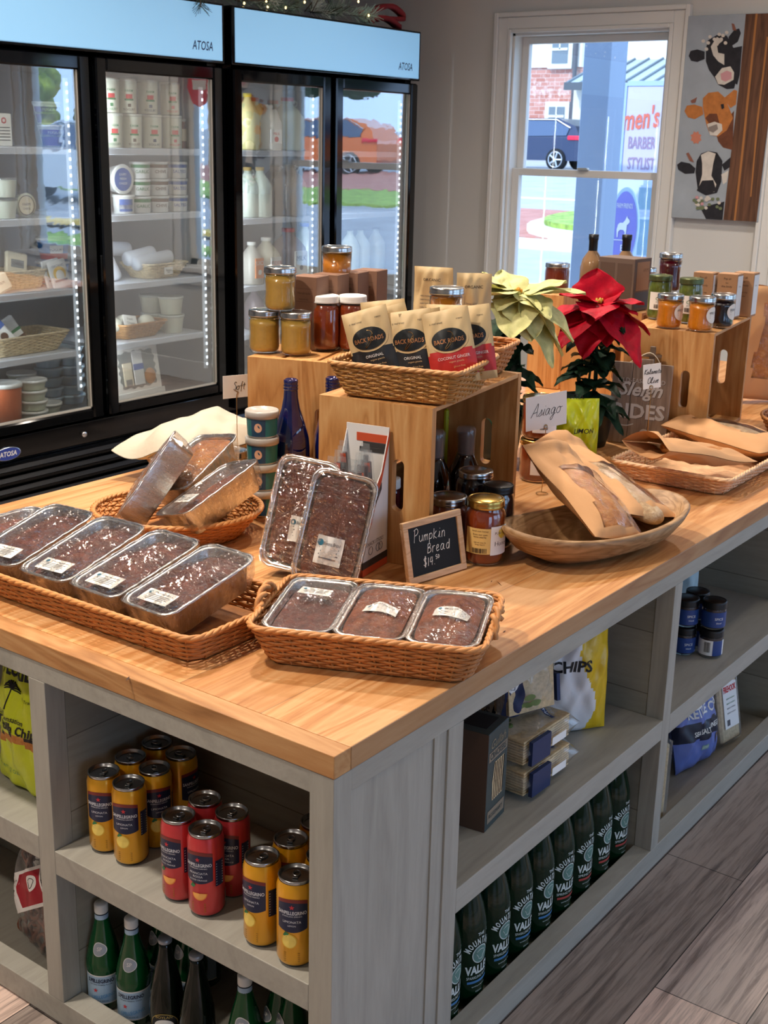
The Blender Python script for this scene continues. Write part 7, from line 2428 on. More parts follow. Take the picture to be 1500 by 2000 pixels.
for k_, (lx, ly, lb) in enumerate(((0.345, 0.120, 'kraft soap carton at the left of the three on the right crate'), (0.355, 0.052, 'kraft soap carton in the middle of the three on the right crate'), (0.425, 0.020, 'kraft soap carton with a white side at the right of the three'))):
    carton(lb, on_crate(C3A, R3, lx, ly, 0.001), R(4), 0.052, 0.060, 0.128, M_BOXL, (('Prp all', 0.006, 0, 0.112, 1), ('for', 0.005, 0, 0.102, 1), ('the body', 0.006, 0, 0.09, 1), ('natural soap', 0.004, 0, 0.07, 1), ('lavender', 0.004, 0, 0.06, 1), ('Honey', 0.006, 0, 0.09, 0)), 'kraft cartons on the right crate', prints=((0, -0.024, 0.024, 0.006, 0.122, LABW),))
q = on_crate(C3A, R3, 0.330, 0.190, 0.001)
jar('jam_jar', 'tall dark red jelly jar rising highest on the right crate', (q[0] - 0.04, q[1] + 0.02, q[2] + 0.070), 0.033, 0.110, M_REDJAM, M_STEEL, neck=0.97, waist=0.05)
jar('jam_jar', 'low jam jar under the tall dark red jelly jar', (q[0] - 0.04, q[1] + 0.02, q[2]), 0.034, 0.068, M_PEACH, M_STEEL, neck=0.97)
jar('spice_jar', 'slim glass jar with silver lid at the right back of the right crate', on_crate(C3A, R3, 0.435, 0.060, 0.001), 0.022, 0.105, mat('brown_spice', '8a5a36', 0.6), M_STEEL, neck=0.9)
# behind: crate of bigger boxes and mustard jars
crate('pine crate at the back right under the grey print box and yellow jars', (2.28, 0.66), R(7))
C4A = (2.28, 0.66)


def c4(u, v, back=0.03):
    q = onz(u, v, T1)
    return (q.x + math.cos(0.6) * back, q.y + math.sin(0.6) * back, T1 + 0.001)


M_BOXG = mat('grey_brown_crate_print', '6b5a50', 0.7)
t = carton('grey brown printed carton behind the red poinsettia', on_crate(C4A, R(7), 0.060, 0.085, 0.001), R(-4), 0.100, 0.125, 0.155, M_BOXG, (('ARMS', 0.010, 0.02, 0.12, 0),), prints=((0, -0.035, 0.04, 0.06, 0.145, M_BOXL), (1, -0.055, -0.004, 0.02, 0.14, mat('box_slat_print', '5a483e', 0.7)), (1, 0.004, 0.055, 0.02, 0.14, mat('box_slat_print', '5a483e')), (0, -0.04, 0.045, 0.008, 0.055, mat('slate_blue_print', '4a5058', 0.6))))
M_WINE = mat('pale_brown_bottle_glass', '8a6b4c', 0.1, spec=0.7, coat=0.5)
for k_, (lx, ly, lb) in enumerate(((0.095, 0.203, 'bottle with a black cap behind the left of the grey brown carton'), (0.165, 0.120, 'pale brown bottle with a black cap at the right of the grey brown carton'))):
    t = bottle('syrup_bottle', lb, on_crate(C4A, R(7), lx, ly, 0.001), [(0.0005, 0), (0.033, 0.001), (0.036, 0.006), (0.036, 0.115), (0.030, 0.14), (0.013, 0.165), (0.012, 0.18), (0.0005, 0.18)], M_WINE)
    MB().lathe([(0.0135, 0.165), (0.0135, 0.195), (0.0155, 0.2), (0.0155, 0.214), (0.0005, 0.215)], M_BLACK, 22).build('cap', t)
    MB().grid(lambda u, v: (0.0365 * math.cos(FACE_CAM + 0.5 + (u - 0.5) * 1.2), 0.0365 * math.sin(FACE_CAM + 0.5 + (u - 0.5) * 1.2), 0.03 + 0.06 * v), 10, 1, M_BOXL).build('label', t)
for k_, (lx, ly, lb) in enumerate(((0.245, 0.150, 'golden jar with silver lid, left of the two behind the olive jars'), (0.315, 0.10, 'golden jar with silver lid and cream label, right of the two behind the olive jars'))):
    jar('mustard_jar', lb, on_crate(C4A, R(7), lx, ly, 0.001), 0.036, 0.105, mat('golden_relish', 'a8741a', 0.35), M_STEEL, group='golden jars behind the olives', neck=0.93, sticker=('wrap', 0.03, 0.075, 0.35, 0.7, mat('cream_label', 'd8cc8a', 0.6), (('bars', -0.008, 0.008, 0.035, 0.07, M_INK),)))
q = ony(1088, 560, 0.95)
jar('jam_jar', 'brown jam jar with a silver lid at the left behind the cream poinsettia', on_crate(C4A, R(7), -0.06, 0.0, -0.30) if False else (q.x, q.y, T1 - 0.30 + 0.30 if False else q.z - 0.02), 0.04, 0.09, M_APPLE, M_STEEL) if False else None
jar('jam_jar', 'brown jam jar at the left edge of the back right crate', on_crate(C4A, R(7), 0.045, 0.045, 0.001) if False else on_crate(C4A, R(7), 0.035, 0.222, 0.001), 0.0001 + 0.0199, 0.06, M_APPLE, M_STEEL) if False else None
t = thing('riser_box', 'low pine riser under the jam jar at the left of the back right crate', 'riser', (2.06, 0.93, ZT), R(7))
MB().cbox(-0.08, 0.08, -0.06, 0.06, 0, 0.3175, M_PINEV, 0.002).build('box_body', t)
q = onz(1088, 572, T1)
t.location = (q.x + 0.03, q.y + 0.02, ZT) if q.x < 3.3 and q.y < 1.25 else (2.16, 0.98, ZT)
jar('jam_jar', 'brown jam jar with a silver lid left of the grey brown carton', (t.location.x, t.location.y, T1 + 0.001), 0.042, 0.095, M_APPLE, M_STEEL, neck=0.93)

# --- right edge: bags and a basket with a foil loaf behind
bag_of_bread('kraft bag standing upright at the right frame edge behind the crate', (2.78, 0.47, ZT + 0.008), (0.75, -0.65, -0.1), (0.0, -0.03, 0.98), w=0.22, h=0.36, th=0.08, seed=12, win=(0.3, 0.9, 0.2, 0.88), bread=M_CRUST)
basket('wicker_basket', 'honey wicker basket with a foil loaf at the right frame edge', (2.36, 0.165, ZT), R(20), 0.30, 0.24, 0.06, None, 0.03, rows=10)
pose(loaf('foil pan of loaf tipped up in the basket at the right frame edge', seed=91, bread=M_BREAD_M, sticker=None), (2.37, 0.18, 0.855), (0.5, 0.1, 0.8), (-0.8, -0.1, 0.5))
slab('price_card', 'white card standing beside the right crate in its shadow', 'price card', (2.45, 0.52, ZT + 0.011), 0.08, 0.07, 0.002, M_PAPER, (), (R(-8), 0, R(-30)))
jar('jam_jar', 'small dark jar with a black lid inside the right crate', on_crate(C3A, R3, 0.20, 0.07, -0.3075), 0.024, 0.07, M_OLIVE, M_BLACK, neck=0.93)
jar('olive_jar', 'glass jar seen through the slot of the right crate', on_crate(C3A, R3, 0.06, 0.125, -0.3075), 0.034, 0.14, mat('pale_nuts', 'b59a80', 0.5, var=0.3), M_STEEL, neck=0.93)
# ================================================================== goods on the shelves of the island
ZS = 0.362 + 0.0008
S2 = 0.3707 + 0.0008
protoY = protoR = None


def place_can(u, v, col, label, group):
    global protoY, protoR
    q = onz(u, v, ZS)
    # (u, v) is the front foot of the can: its centre lies one radius further back
    d = Vector((q.x - CAM.x, q.y - CAM.y, 0)).normalized()
    p = (q.x + d.x * 0.027, q.y + d.y * 0.027, ZS)
    rz = {'yellow': R(28), 'red': R(18)}[col]
    if col == 'yellow':
        if protoY is None:
            protoY = can(label, p, rz, 'yellow', group)
            return protoY
        return dup(protoY, label, p, rz, group=group)
    if protoR is None:
        protoR = can(label, p, rz, 'red', group)
        return protoR
    return dup(protoR, label, p, rz, group=group)


GY, GR, GZ_ = 'yellow cans at the left of the shelf', 'red cans in the middle of the shelf', 'yellow cans at the right of the shelf'
c0 = place_can(258, 1692, 'yellow', 'yellow lemon can, nearest of the left group', GY)
q = c0.location.copy()
for dx, dy, lb in ((0.0, 0.062, 'yellow lemon can, leftmost at the front of the left group'), (0.062, 0.004, 'yellow lemon can, right of the nearest one in the left group'), (0.064, 0.066, 'yellow lemon can, second row left in the left group'), (0.128, 0.008, 'yellow lemon can, third row right in the left group'), (0.130, 0.070, 'yellow lemon can, farthest back in the left group')):
    dup(c0, lb, (q.x + dx, q.y + dy, ZS), R(28) + dx * 9, group=GY)
c1 = place_can(405, 1793, 'red', 'red blood orange can, nearest of the red group', GR)
q = c1.location.copy()
for dx, dy, lb in ((0.003, 0.0625, 'red blood orange can, left one at the front of the red group'), (0.063, 0.003, 'red blood orange can, right of the nearest one'), (0.066, 0.066, 'red blood orange can, back left of the red group')):
    dup(c1, lb, (q.x + dx, q.y + dy, ZS), R(18) - dy * 4, group=GR)
c2 = place_can(513, 1852, 'yellow', 'yellow lemon can, leftmost of the right group', GZ_)
q = c2.location.copy()
c3_ = place_can(578, 1891, 'yellow', 'yellow lemon can, nearest beside the corner post', GZ_)
q2 = c3_.location.copy()
c2.rotation_euler = (0, 0, R(5))
for p, dx, dy, lb in ((q, 0.064, -0.002, 'yellow lemon can behind the leftmost of the right group'), (q2, 0.064, 0.0, 'yellow lemon can behind the nearest one by the post'), (q2, 0.128, 0.004, 'yellow lemon can third in line behind the corner post'), (q, 0.128, -0.002, 'yellow lemon can at the back of the right group')):
    dup(c0, lb, (p.x + dx, p.y + dy, ZS), R(28), group=GZ_)

# --- mineral water bottles under the cans
M_GRN = mat('green_bottle_glass', '0a4722', 0.05, spec=0.5)
M_GRND = mat('dark_olive_bottle_glass', '0a120a', 0.06, spec=0.4)
M_LBL = mat('pale_blue_label', '9fb9cf', 0.45)
M_SILV = mat('silver_medallion', '9aa4ae', 0.35, 0.4)
M_CAPW = mat('white_cap', 'dcdcd6', 0.4)
ZB = 0.020 + 0.0008
PP = [(0.0005, 0.003), (0.032, 0.001), (0.036, 0.006), (0.0365, 0.095), (0.038, 0.100), (0.038, 0.118), (0.0365, 0.123), (0.034, 0.140), (0.027, 0.170), (0.0185, 0.200), (0.0145, 0.222), (0.0138, 0.236), (0.0005, 0.236)]


def pelle(label, loc, rz=0):
    t = bottle('water_bottle', label, loc, PP, M_GRN, rz, group='green mineral water bottles')
    MB().lathe([(0.0145, 0.234), (0.0150, 0.236), (0.0150, 0.253), (0.0135, 0.256), (0.0005, 0.2565)], M_CAPW, 22).build('cap', t)
    lb = MB()
    a0 = PI
    for z0, z1, r_, m_, ha in ((0.024, 0.094, 0.0370, M_LBL, 1.7), (0.092, 0.095, 0.0374, M_WHITE, 1.7), (0.023, 0.026, 0.0374, M_WHITE, 1.7)):
        lb.grid(lambda u, v: (r_ * math.cos(a0 + (u - 0.5) * 2 * ha), r_ * math.sin(a0 + (u - 0.5) * 2 * ha), z0 + (z1 - z0) * v), 26, 1, m_)
    cm = cylmap(0.037, a0, 0, 0.0008)
    lb.text('S.PELLEGRINO', 0.0088, mat('label_navy', '141c3a', 0.5), cm, 0, 0.081, w=0.060, bold=0.03)
    lb.text('NATURAL MINERAL WATER', 0.003, mat('label_navy', '141c3a'), cm, 0, 0.072, w=0.05)
    lb.text('S.PELLEGRINO', 0.0085, mat('label_sky', '4f92c0', 0.5), cm, 0.004, 0.042, w=0.055, rot=0.18)
    lb.add([cm(-0.012 + (0.006 if i % 2 == 0 else 0.0025) * math.sin(PI * i / 5), 0.057 + (0.006 if i % 2 == 0 else 0.0025) * math.cos(PI * i / 5)) for i in range(10)], [tuple(range(10))], M_REDP)
    lb.text('16.9 fl oz (500 ml)', 0.003, mat('label_navy', '141c3a'), cm, 0, 0.030)
    lb.build('label', t)
    nb = MB()
    nb.lathe([(0.0150, 0.214), (0.0146, 0.232)], M_LBL, 22)
    nb.lathe([(0.0150, 0.2315), (0.0151, 0.2335)], mat('label_navy', '141c3a'), 22)
    nb.build('neck_label', t)
    md = MB()

    def cone(x, y, o):
        z = 0.158 + y
        r_ = 0.0345 + (0.027 - 0.034) * (z - 0.140) / 0.03 + o
        if z > 0.17:
            r_ = 0.0275 + (0.0185 - 0.027) * (z - 0.170) / 0.03 + o
        return (r_ * math.cos(a0 + x / 0.031), r_ * math.sin(a0 + x / 0.031), z)
    for rad, o, m_ in ((0.0155, 0.0010, M_WHITE), (0.0138, 0.0014, M_SILV)):
        md.grid(lambda u, v: cone(rad * v * math.cos(2 * PI * u) * (1 + 0.06 * math.cos(6 * PI * u)), rad * v * math.sin(2 * PI * u) * (1 + 0.06 * math.cos(6 * PI * u)), o), 26, 4, m_)
    md.text('SP', 0.008, M_WHITE, lambda x, y: cone(x, y, 0.002), 0, 0.001, bold=0.02)
    md.build('medallion', t)
    return t


def foot(u, v, z, r):
    q = onz(u, v, z)
    d = Vector((q.x - CAM.x, q.y - CAM.y, 0)).normalized()
    return (q.x + d.x * r * 0.9, q.y + d.y * r * 0.9, z)


def neckpos(u, v, z):
    """centre line of a bottle whose neck at height z shows at (u, v)"""
    q = onz(u, v, z)
    return (q.x, q.y)


pb = None
for k_, (u, v, lb) in enumerate(((197, 1765, 'green mineral water bottle, leftmost under the cans'), (256, 1794, 'green mineral water bottle, second from the left under the cans'), (478, 1905, 'green mineral water bottle with white cap near the corner post'))):
    x, y = neckpos(u, v, ZB + 0.252 * 0.82)
    rz = math.atan2(CAM.y - y, CAM.x - x) - PI - 0.25
    pb = pelle(lb, (x, y, ZB), rz) if pb is None else dup(pb, lb, (x, y, ZB), rz)
    pb.scale = (0.82, 0.82, 0.82)
x0, y0 = pb.location.x, 0.52
for dx, dy, lb in ((0.072, 0.0, 'green mineral water bottle in the second row on the left, under the cans'), (0.072, -0.066, 'green mineral water bottle in the second row behind the second one'), (0.145, -0.03, 'green mineral water bottle in the third row under the cans')):
    dup(pb, lb, (x0 + dx, y0 + dy, ZB), R(-10))
for u, v, lb in ((527, 1945, 'green mineral water bottle behind the one near the corner post'), (556, 1955, 'green mineral water bottle hard against the corner post')):
    x, y = neckpos(u, v, ZB + 0.17)
    dup(pb, lb, (max(x, 0.135), min(max(y, 0.082), 0.5), ZB), R(-20))
BP = [(0.0005, 0.003), (0.033, 0.001), (0.037, 0.006), (0.037, 0.085), (0.034, 0.120), (0.026, 0.165), (0.0175, 0.200), (0.0135, 0.226), (0.0135, 0.240), (0.0005, 0.240)]
bb = None
for u, v, lb in ((322, 1832, 'dark bottle with a white oval label beside the mineral water'), (383, 1863, 'dark bottle, right of the one with the oval label')):
    x, y = neckpos(u, v, ZB + 0.245 * 0.84)
    rz = math.atan2(CAM.y - y, CAM.x - x) - PI - (0.2 if bb is None else -0.3)
    if bb is None:
        bb = bottle('soda_bottle', lb, (x, y, ZB), BP, M_GRND, rz, group='dark soda bottles')
        bb.scale = (0.84, 0.84, 0.84)
        MB().lathe([(0.0145, 0.238), (0.0150, 0.243), (0.0135, 0.248), (0.0005, 0.2485)], mat('grey_crown_cap', '9a9ea4', 0.35, 0.5), 22).build('crown_cap', bb)
        l = MB()
        cm = cylmap(0.037, PI, 0, 0.0006)
        cm2 = cylmap(0.037, PI, 0, 0.0011)
        cm3 = cylmap(0.037, PI, 0, 0.0016)
        l.grid(lambda u, v: cm(0.030 * v * math.cos(2 * PI * u), 0.062 + 0.028 * v * math.sin(2 * PI * u)), 28, 5, mat('gold_rim_print', 'c0a75c', 0.4, 0.4))
        l.grid(lambda u, v: cm2(0.0285 * v * math.cos(2 * PI * u), 0.062 + 0.0265 * v * math.sin(2 * PI * u)), 28, 5, M_INK)
        l.grid(lambda u, v: cm3(0.021 * v * math.cos(2 * PI * u), 0.059 + 0.018 * v * math.sin(2 * PI * u)), 28, 5, M_PAPER)
        l.text('BOYLAN', 0.006, mat('gold_rim_print', 'c0a75c'), cm3, 0, 0.0825, w=0.034)
        l.text('Sucre', 0.006, M_INK, cylmap(0.037, PI, 0, 0.0021), 0, 0.056, shear=0.2)
        l.build('label', bb)
    else:
        dup(bb, lb, (x, y, ZB), rz)

# --- spring water bottles on the long side
M_MVG = mat('deep_green_bottle_glass', '03210f', 0.05, spec=0.35)
MP = [(0.0005, 0.003), (0.036, 0.001), (0.0405, 0.007), (0.0415, 0.015), (0.0415, 0.165), (0.040, 0.180), (0.034, 0.205), (0.026, 0.232), (0.019, 0.258), (0.0155, 0.275), (0.015, 0.290), (0.0005, 0.290)]
M_MVW = mat('white_glass_print', 'c9d2cf', 0.5)
M_MVB = mat('blue_glass_print', '3f74a6', 0.5)
M_MVR = mat('red_glass_print', 'a8403c', 0.5)


def spring(label, loc, red, rz):
    t = bottle('spring_water_bottle', label, loc, MP, M_MVG, rz, group='green spring water bottles')
    MB().lathe([(0.0158, 0.282), (0.0162, 0.284), (0.0162, 0.297), (0.0005, 0.298)], mat('dark_green_cap', '0d3a2a', 0.4), 22).build('cap', t)
    l = MB()
    r = 0.0415
    cm = cylmap(r, -PI / 2, 0, 0.0007)
    l.text('THE', 0.006, M_MVW, cm, 0, 0.158, bold=0.02)
    # arched MOUNTAIN
    s_ = 'MOUNTAIN'
    for i, ch_ in enumerate(s_):
        a = (i - 3.5) / 3.5 * 1.05
        rad = 0.031
        l.text(ch_, 0.0125, M_MVW, cm, rad * math.sin(a), 0.111 + rad * math.cos(a) + 0.001, w=0.0068 if ch_ != 'I' else 0.0026, bold=0.04, rot=-a)
    l.grid(lambda u, v: cm(0.0185 * v * math.cos(2 * PI * u), 0.116 + 0.0185 * v * math.sin(2 * PI * u)), 24, 4, M_MVW)
    c2_ = cylmap(r, -PI / 2, 0, 0.0011)
    l.grid(lambda u, v: c2_(0.0165 * v * math.cos(2 * PI * u), 0.116 + 0.0165 * v * math.sin(2 * PI * u)), 24, 4, mat('medallion_print', '5c8078', 0.5))
    l.tube([cylmap(r, -PI / 2, 0, 0.0012)(0.009 * math.cos(q) * (1 + 0.3 * math.sin(3 * q)), 0.116 + 0.010 * math.sin(q)) for q in [2 * PI * i / 20 for i in range(20)]], 0.0006, M_MVW, 4, closed=True)
    l.text('VALLEY', 0.0165, M_MVW, cm, 0, 0.084, w=0.062, bold=0.04)
    l.text('SPRING WATER' if red else 'SPARKLING WATER', 0.0055, M_MVW, cm, 0, 0.069, w=0.055)
    mm = M_MVR if red else M_MVB
    l.grid(lambda u, v: cm(-0.026 + 0.052 * u, 0.057 + 0.005 * v), 12, 1, mm)
    l.text('sparkling spring water', 0.0026, M_MVW, cm, 0, 0.049)
    l.text('33.8 fl oz', 0.003, M_MVW, cm, 0, 0.038)
    l.build('printed_label', t)
    return t


pbl = prd = None
names = ('nearest beside the corner panel', 'second from the corner panel', 'third from the corner panel', 'fourth from the corner panel', 'fifth from the corner panel')
rn_ = ('nearest of the four with a red band', 'second of the four with a red band', 'third of the four with a red band', 'farthest of the four with a red band')
xs = [1.078 - 0.0838 * i for i in range(8, -1, -1)]
ROT = [10, -3, 4, 0, 3, -4, 2, 6, 2]
for i, x in enumerate(xs):
    red = i >= 5
    lab = 'tall green spring water bottle, ' + (names[i] if not red else rn_[i - 5])
    rz = R(-5 + ROT[i])
    p = (x, 0.0855, ZB)
    if red:
        prd = spring(lab, p, True, rz) if prd is None else dup(prd, lab, p, rz)
    else:
        pbl = spring(lab, p, False, rz) if pbl is None else dup(pbl, lab, p, rz)

# --- first long bay: crackers and crisps
M_CKB = mat('dark_slate_cracker_box', '3a4442', 0.55)
M_CKS = mat('brown_cracker_box_side', '5a4436', 0.6)
M_CRK = mat('pale_cracker', 'c9b28a', 0.7, var=0.2, vs=120)


def crackerbox(label, loc, rz):
    t = thing('cracker_box', label, 'cracker box', loc, rz, 'dark cracker boxes')
    w, d, h = 0.085, 0.072, 0.190
    MB().cbox(-w / 2, w / 2, -d / 2, d / 2, 0, h, M_CKB, 0.0012).build('carton', t)
    l = MB()
    f = lambda x, y: (x, -d / 2 - 0.0006, y)
    l.box(-w / 2 - 0.0005, -w / 2, -d / 2, d / 2, 0.0, h, M_CKS)
    l.text('Gullah', 0.016, mat('dim_gold_print', '8c7f64', 0.5), f, 0, 0.165, w=0.06, shear=0.35)
    l.add([f(-0.038, 0.134), f(0.038, 0.134), f(0.038, 0.152), f(-0.038, 0.152)], [(0, 1, 2, 3)], mat('dim_tan_print', '8a7a66', 0.5))
    l.text('CRACKERS', 0.012, M_CKB, lambda x, y: (x, -d / 2 - 0.0011, y), 0, 0.143, w=0.066, bold=0.02)
    pts = [(-0.018, 0.052), (0.026, 0.052), (0.024, 0.09), (0.028, 0.126), (-0.012, 0.126), (-0.020, 0.09)]
    l.add([f(*p) for p in pts], [tuple(range(6))], M_CRK)
    for i in range(6):
        l.tube([(-0.014 + i * 0.0072, -d / 2 - 0.0012, 0.054), (-0.013 + i * 0.0075, -d / 2 - 0.0012, 0.09), (-0.010 + i * 0.0072, -d / 2 - 0.0012, 0.125)], 0.0007, M_BOXD, 4)
    l.add([f(-0.034, 0.012), f(0.036, 0.012), f(0.036, 0.036), f(-0.034, 0.036)], [(0, 1, 2, 3)], mat('dim_tan_print', '8a7a66'))
    l.text('ROSEMARY', 0.008, M_CKB, lambda x, y: (x, -d / 2 - 0.0011, y), 0, 0.024)
    l.box(-w / 2 + 0.02, w / 2 - 0.012, -d / 2 + 0.014, d / 2 - 0.012, h, h + 0.0006, M_INK)
    l.build('print', t)
    return t


q = onz(905, 1628, S2)
cb = crackerbox('dark slate cracker box at the front left of the middle long bay', (0.537, 0.098, S2), R(7))
cb2 = dup(cb, 'dark slate cracker box standing behind the front one', (0.540, 0.180, S2), R(4))
dup(cb, 'dark slate cracker box third in the row at the back', (0.545, 0.262, S2), R(4))


def crispbread(label, loc, right, up, flat_=False):
    t = thing('crispbread_pack', label, 'cracker pack', loc, group='clear packs of long crackers')
    frame(t, right, up)
    w, h, d = 0.125, 0.19, 0.052
    mb = MB()
    rn = rnd(3)
    for i in range(9):
        y = -d / 2 + 0.005 + i * (d - 0.010) / 8
        mb.cbox(-w / 2 + 0.008, w / 2 - 0.008, y - 0.0022, y + 0.0022, 0.012, h - 0.012 - rn.uniform(0, 0.004), M_CRK, 0.001)
    mb.build('crackers', t)
    mb = MB()
    P = Pillow(w + 0.006, h + 0.01, d + 0.022, 5, 0.0022, pinch=0.3)
    P.skin(mb, lambda u, v: M_CLEAR, 24, 30)
    mb.build('clear_wrap', t)
    l = MB()
    f = P.fn(0.0006)
    l.grid(lambda u, v: f(-0.062 + 0.034 * u + 0.004 * math.sin(6 * v), 0.006 + (h - 0.012) * v), 8, 20, M_NAVY)
    g = P.fn(0.0012)
    l.grid(lambda u, v: g(-0.045 + 0.014 * v * math.cos(2 * PI * u), 0.105 + 0.040 * v * math.sin(2 * PI * u)), 22, 4, LABW)
    k_ = P.fn(0.0018)
    l.text('La Panzanella', 0.010, M_NAVY, k_, -0.045, 0.105, w=0.066, shear=0.3, rot=PI / 2)
    l.grid(lambda u, v: f(-0.012 + 0.055 * u, 0.128 + 0.012 * v), 10, 2, M_NAVY)
    l.text('ORIGINAL', 0.006, LABW, g, 0.015, 0.134, w=0.045)
    l.text('Croccantini', 0.011, mat('grey_print', '8a8a86'), g, 0.016, 0.150, w=0.058, shear=0.3)
    for x, y in ((-0.012, 0.05), (0.002, 0.035), (-0.016, 0.03)):
        l.grid(lambda u, v: f(x + 0.012 * v * math.cos(2 * PI * u), y + 0.008 * v * math.sin(2 * PI * u)), 14, 3, mat('basil_print', '6a7f4a', 0.5))
    l.box(w / 2 - 0.002, w / 2 + 0.006, -0.024, 0.024, 0.02, 0.085, M_NAVY).box(w / 2 + 0.006, w / 2 + 0.0066, -0.008, 0.008, 0.09, 0.14, LABW)
    l.build('label', t)
    return t


cp = crispbread('clear pack of long crackers lying flat, lower of the two', (0.545, 0.060, S2 + 0.028), (0.06, 1, 0), (1, -0.06, 0))
dup(cp, 'clear pack of long crackers lying flat on the lower one', (0, 0, 0))
cc = [o for o in COL.objects if o.name.startswith('crispbread_pack') and o.parent is None]
for i, (o, z) in enumerate(zip(cc, (0.036, 0.098))):
    o.location = (0.622, 0.112 + 0.004 * i, S2 + z)
    frame(o, (-0.03, -1, 0), (1, -0.03, 0.0))
    o.rotation_euler = o.matrix_world.to_euler()
# lying packs show their long edge to the aisle: turn the navy band outwards
o = dup(cp, 'clear pack of long crackers standing upright on the two flat ones', (0.715, 0.110, S2 + 0.136), 0, scale=(1, 1, 0.82))
frame(o, (0.93, -0.36, 0), (0.03, 0.14, 1))
o.scale = (1.0, 1.0, 0.82)
o = dup(cp, 'clear pack of long crackers standing behind the upright one', (0.800, 0.225, S2 + 0.002), 0)
frame(o, (0.95, -0.2, 0), (0, 0.08, 1))
M_BAGW = mat('white_crisp_bag', 'd8d8da', 0.3, bump=0.3, bs=16, bd=0.006)
M_BAGY = mat('yellow_crisp_bag', 'd8b21e', 0.3, bump=0.3, bs=16, bd=0.006)
chipbag('white and yellow crisp bag standing right of the cracker packs', (0.950, 0.125, S2 + 0.002), (0.80, -0.58, 0), (0.04, 0.10, 1), 0.15, 0.265, 0.07, 22, lambda u, v: M_BAGY if (u > 0.62 + 0.14 * math.sin(7 * v)) else M_BAGW, (('text', 'CHIPS', 0.022, -0.02, 0.15, M_INK, None, 0.1, 0.03),), M_BAGW)
chipbag('dark crisp bag standing behind the white and yellow one', (0.93, 0.26, S2 + 0.002), (0.9, -0.4, 0), (0, 0.06, 1), 0.15, 0.26, 0.07, 23, lambda u, v: M_INK if v > 0.5 else M_NAVY, (('text', 'SALT', 0.02, 0, 0.2, LABW),), M_INK)

# --- second long bay
M_BJAR = mat('cobalt_jar_label', '22407e', 0.4)
rowsj = ((0, 'front left', 1.500, 0.122), (1, 'front right', 1.526, 0.064))
for k_, nm, x, y in rowsj:
    for z in range(2):
        lab = 'small black-lidded jar with a %s label, %s of the %s stack' % ('white and blue' if (k_ == 1 and z == 0) else 'cobalt blue', ('bottom', 'top')[z], ('left', 'right')[k_])
        jar('spice_jar', lab, (x + 0.001 * z, y, S2 + 0.0715 * z), 0.0285, 0.070, mat('dark_spice', '3a2620', 0.5), M_BLACK, group='stacked small jars in the right bay', neck=0.95, lidh=0.018,
            sticker=('wrap', 0.008, 0.046, 1.9, 0.0, LABW if (k_ == 1 and z == 0) else M_BJAR, ((('box', 0.0, 0.026, 0.008, 0.046, M_BJAR), ('bars', -0.02, -0.006, 0.016, 0.042, M_INK)) if (k_ == 1 and z == 0) else (('text', 'SPICE', 0.006, 0.008, 0.03, LABW), ('text', 'blend', 0.004, 0.008, 0.02, LABW)))))
for z in range(2):
    jar('spice_jar', 'small black-lidded jar in the back row, %s one' % ('lower', 'upper')[z], (1.562, 0.122, S2 + 0.0715 * z), 0.0285, 0.070, mat('dark_spice', '3a2620'), M_BLACK, neck=0.95, lidh=0.018, sticker=('wrap', 0.008, 0.046, 1.9, 0.0, M_BJAR, ()))
t, P_ = chipbag('pale blue cloth soup mix bag with brown handwriting behind the small jars', (1.620, 0.215, S2 + 0.002), (0.80, -0.60, 0), (-0.12, 0.14, 1), 0.15, 0.25, 0.06, 35, lambda u, v: mat('pale_blue_cloth', '9db8c2', 0.8, bump=0.2, bs=80), (), mat('pale_blue_cloth', '9db8c2'), cat='cloth bag', name='cloth_bag')
mb = MB()
f = P_.fn(0.0012)
write(mb, 'Sunset', -0.052, 0.175, 0.0050, M_BRNP, lambda x, y: f(x, y), rot=R(38), gap=0.4, th=0.0009)
write(mb, 'Chicken', -0.052, 0.110, 0.0042, M_BRNP, lambda x, y: f(x, y), rot=R(38), gap=0.4, th=0.0009)
mb.build('handwriting', t)
M_KBL = mat('periwinkle_crisp_bag', '6676b6', 0.28, bump=0.3, bs=16, bd=0.006)
M_KNV = mat('navy_crisp_band', '10182e', 0.35)
ZB2 = ZB
chipbag('periwinkle blue bag of kettle chips with a navy band, bottom right bay', (1.625, 0.110, ZB2 + 0.004), (0.985, -0.16, 0.03), (0.02, 0.16, 1), 0.185, 0.235, 0.085, 41,
        lambda u, v: M_KNV if 0.36 < v + 0.06 * u < 0.56 else M_KBL,
        (('text', 'KETTLE CHIPS', 0.024, 0.012, 0.152, M_PAPER, 0.135, 0.0, 0.03), ('text', 'SEA SALT & VINEGAR', 0.013, 0.016, 0.099, M_PAPER, 0.125, 0.0, 0.02), ('disc', 0.004, 0.205, 0.026, 0.022, mat('rock_print', '5e6652', 0.6), 0.001), ('poly', [(0.03, 0.035), (0.045, 0.05), (0.052, 0.075), (0.066, 0.085), (0.070, 0.065), (0.064, 0.045), (0.048, 0.036)], mat('crisp_print', 'c99a52', 0.5), 0.0012), ('quad', -0.018, 0.004, 0.048, 0.062, mat('seal_print', '8fb0a0', 0.5), 0.001), ('text', 'GMO', 0.006, -0.007, 0.055, M_PAPER)), M_KBL, pinch=0.45)


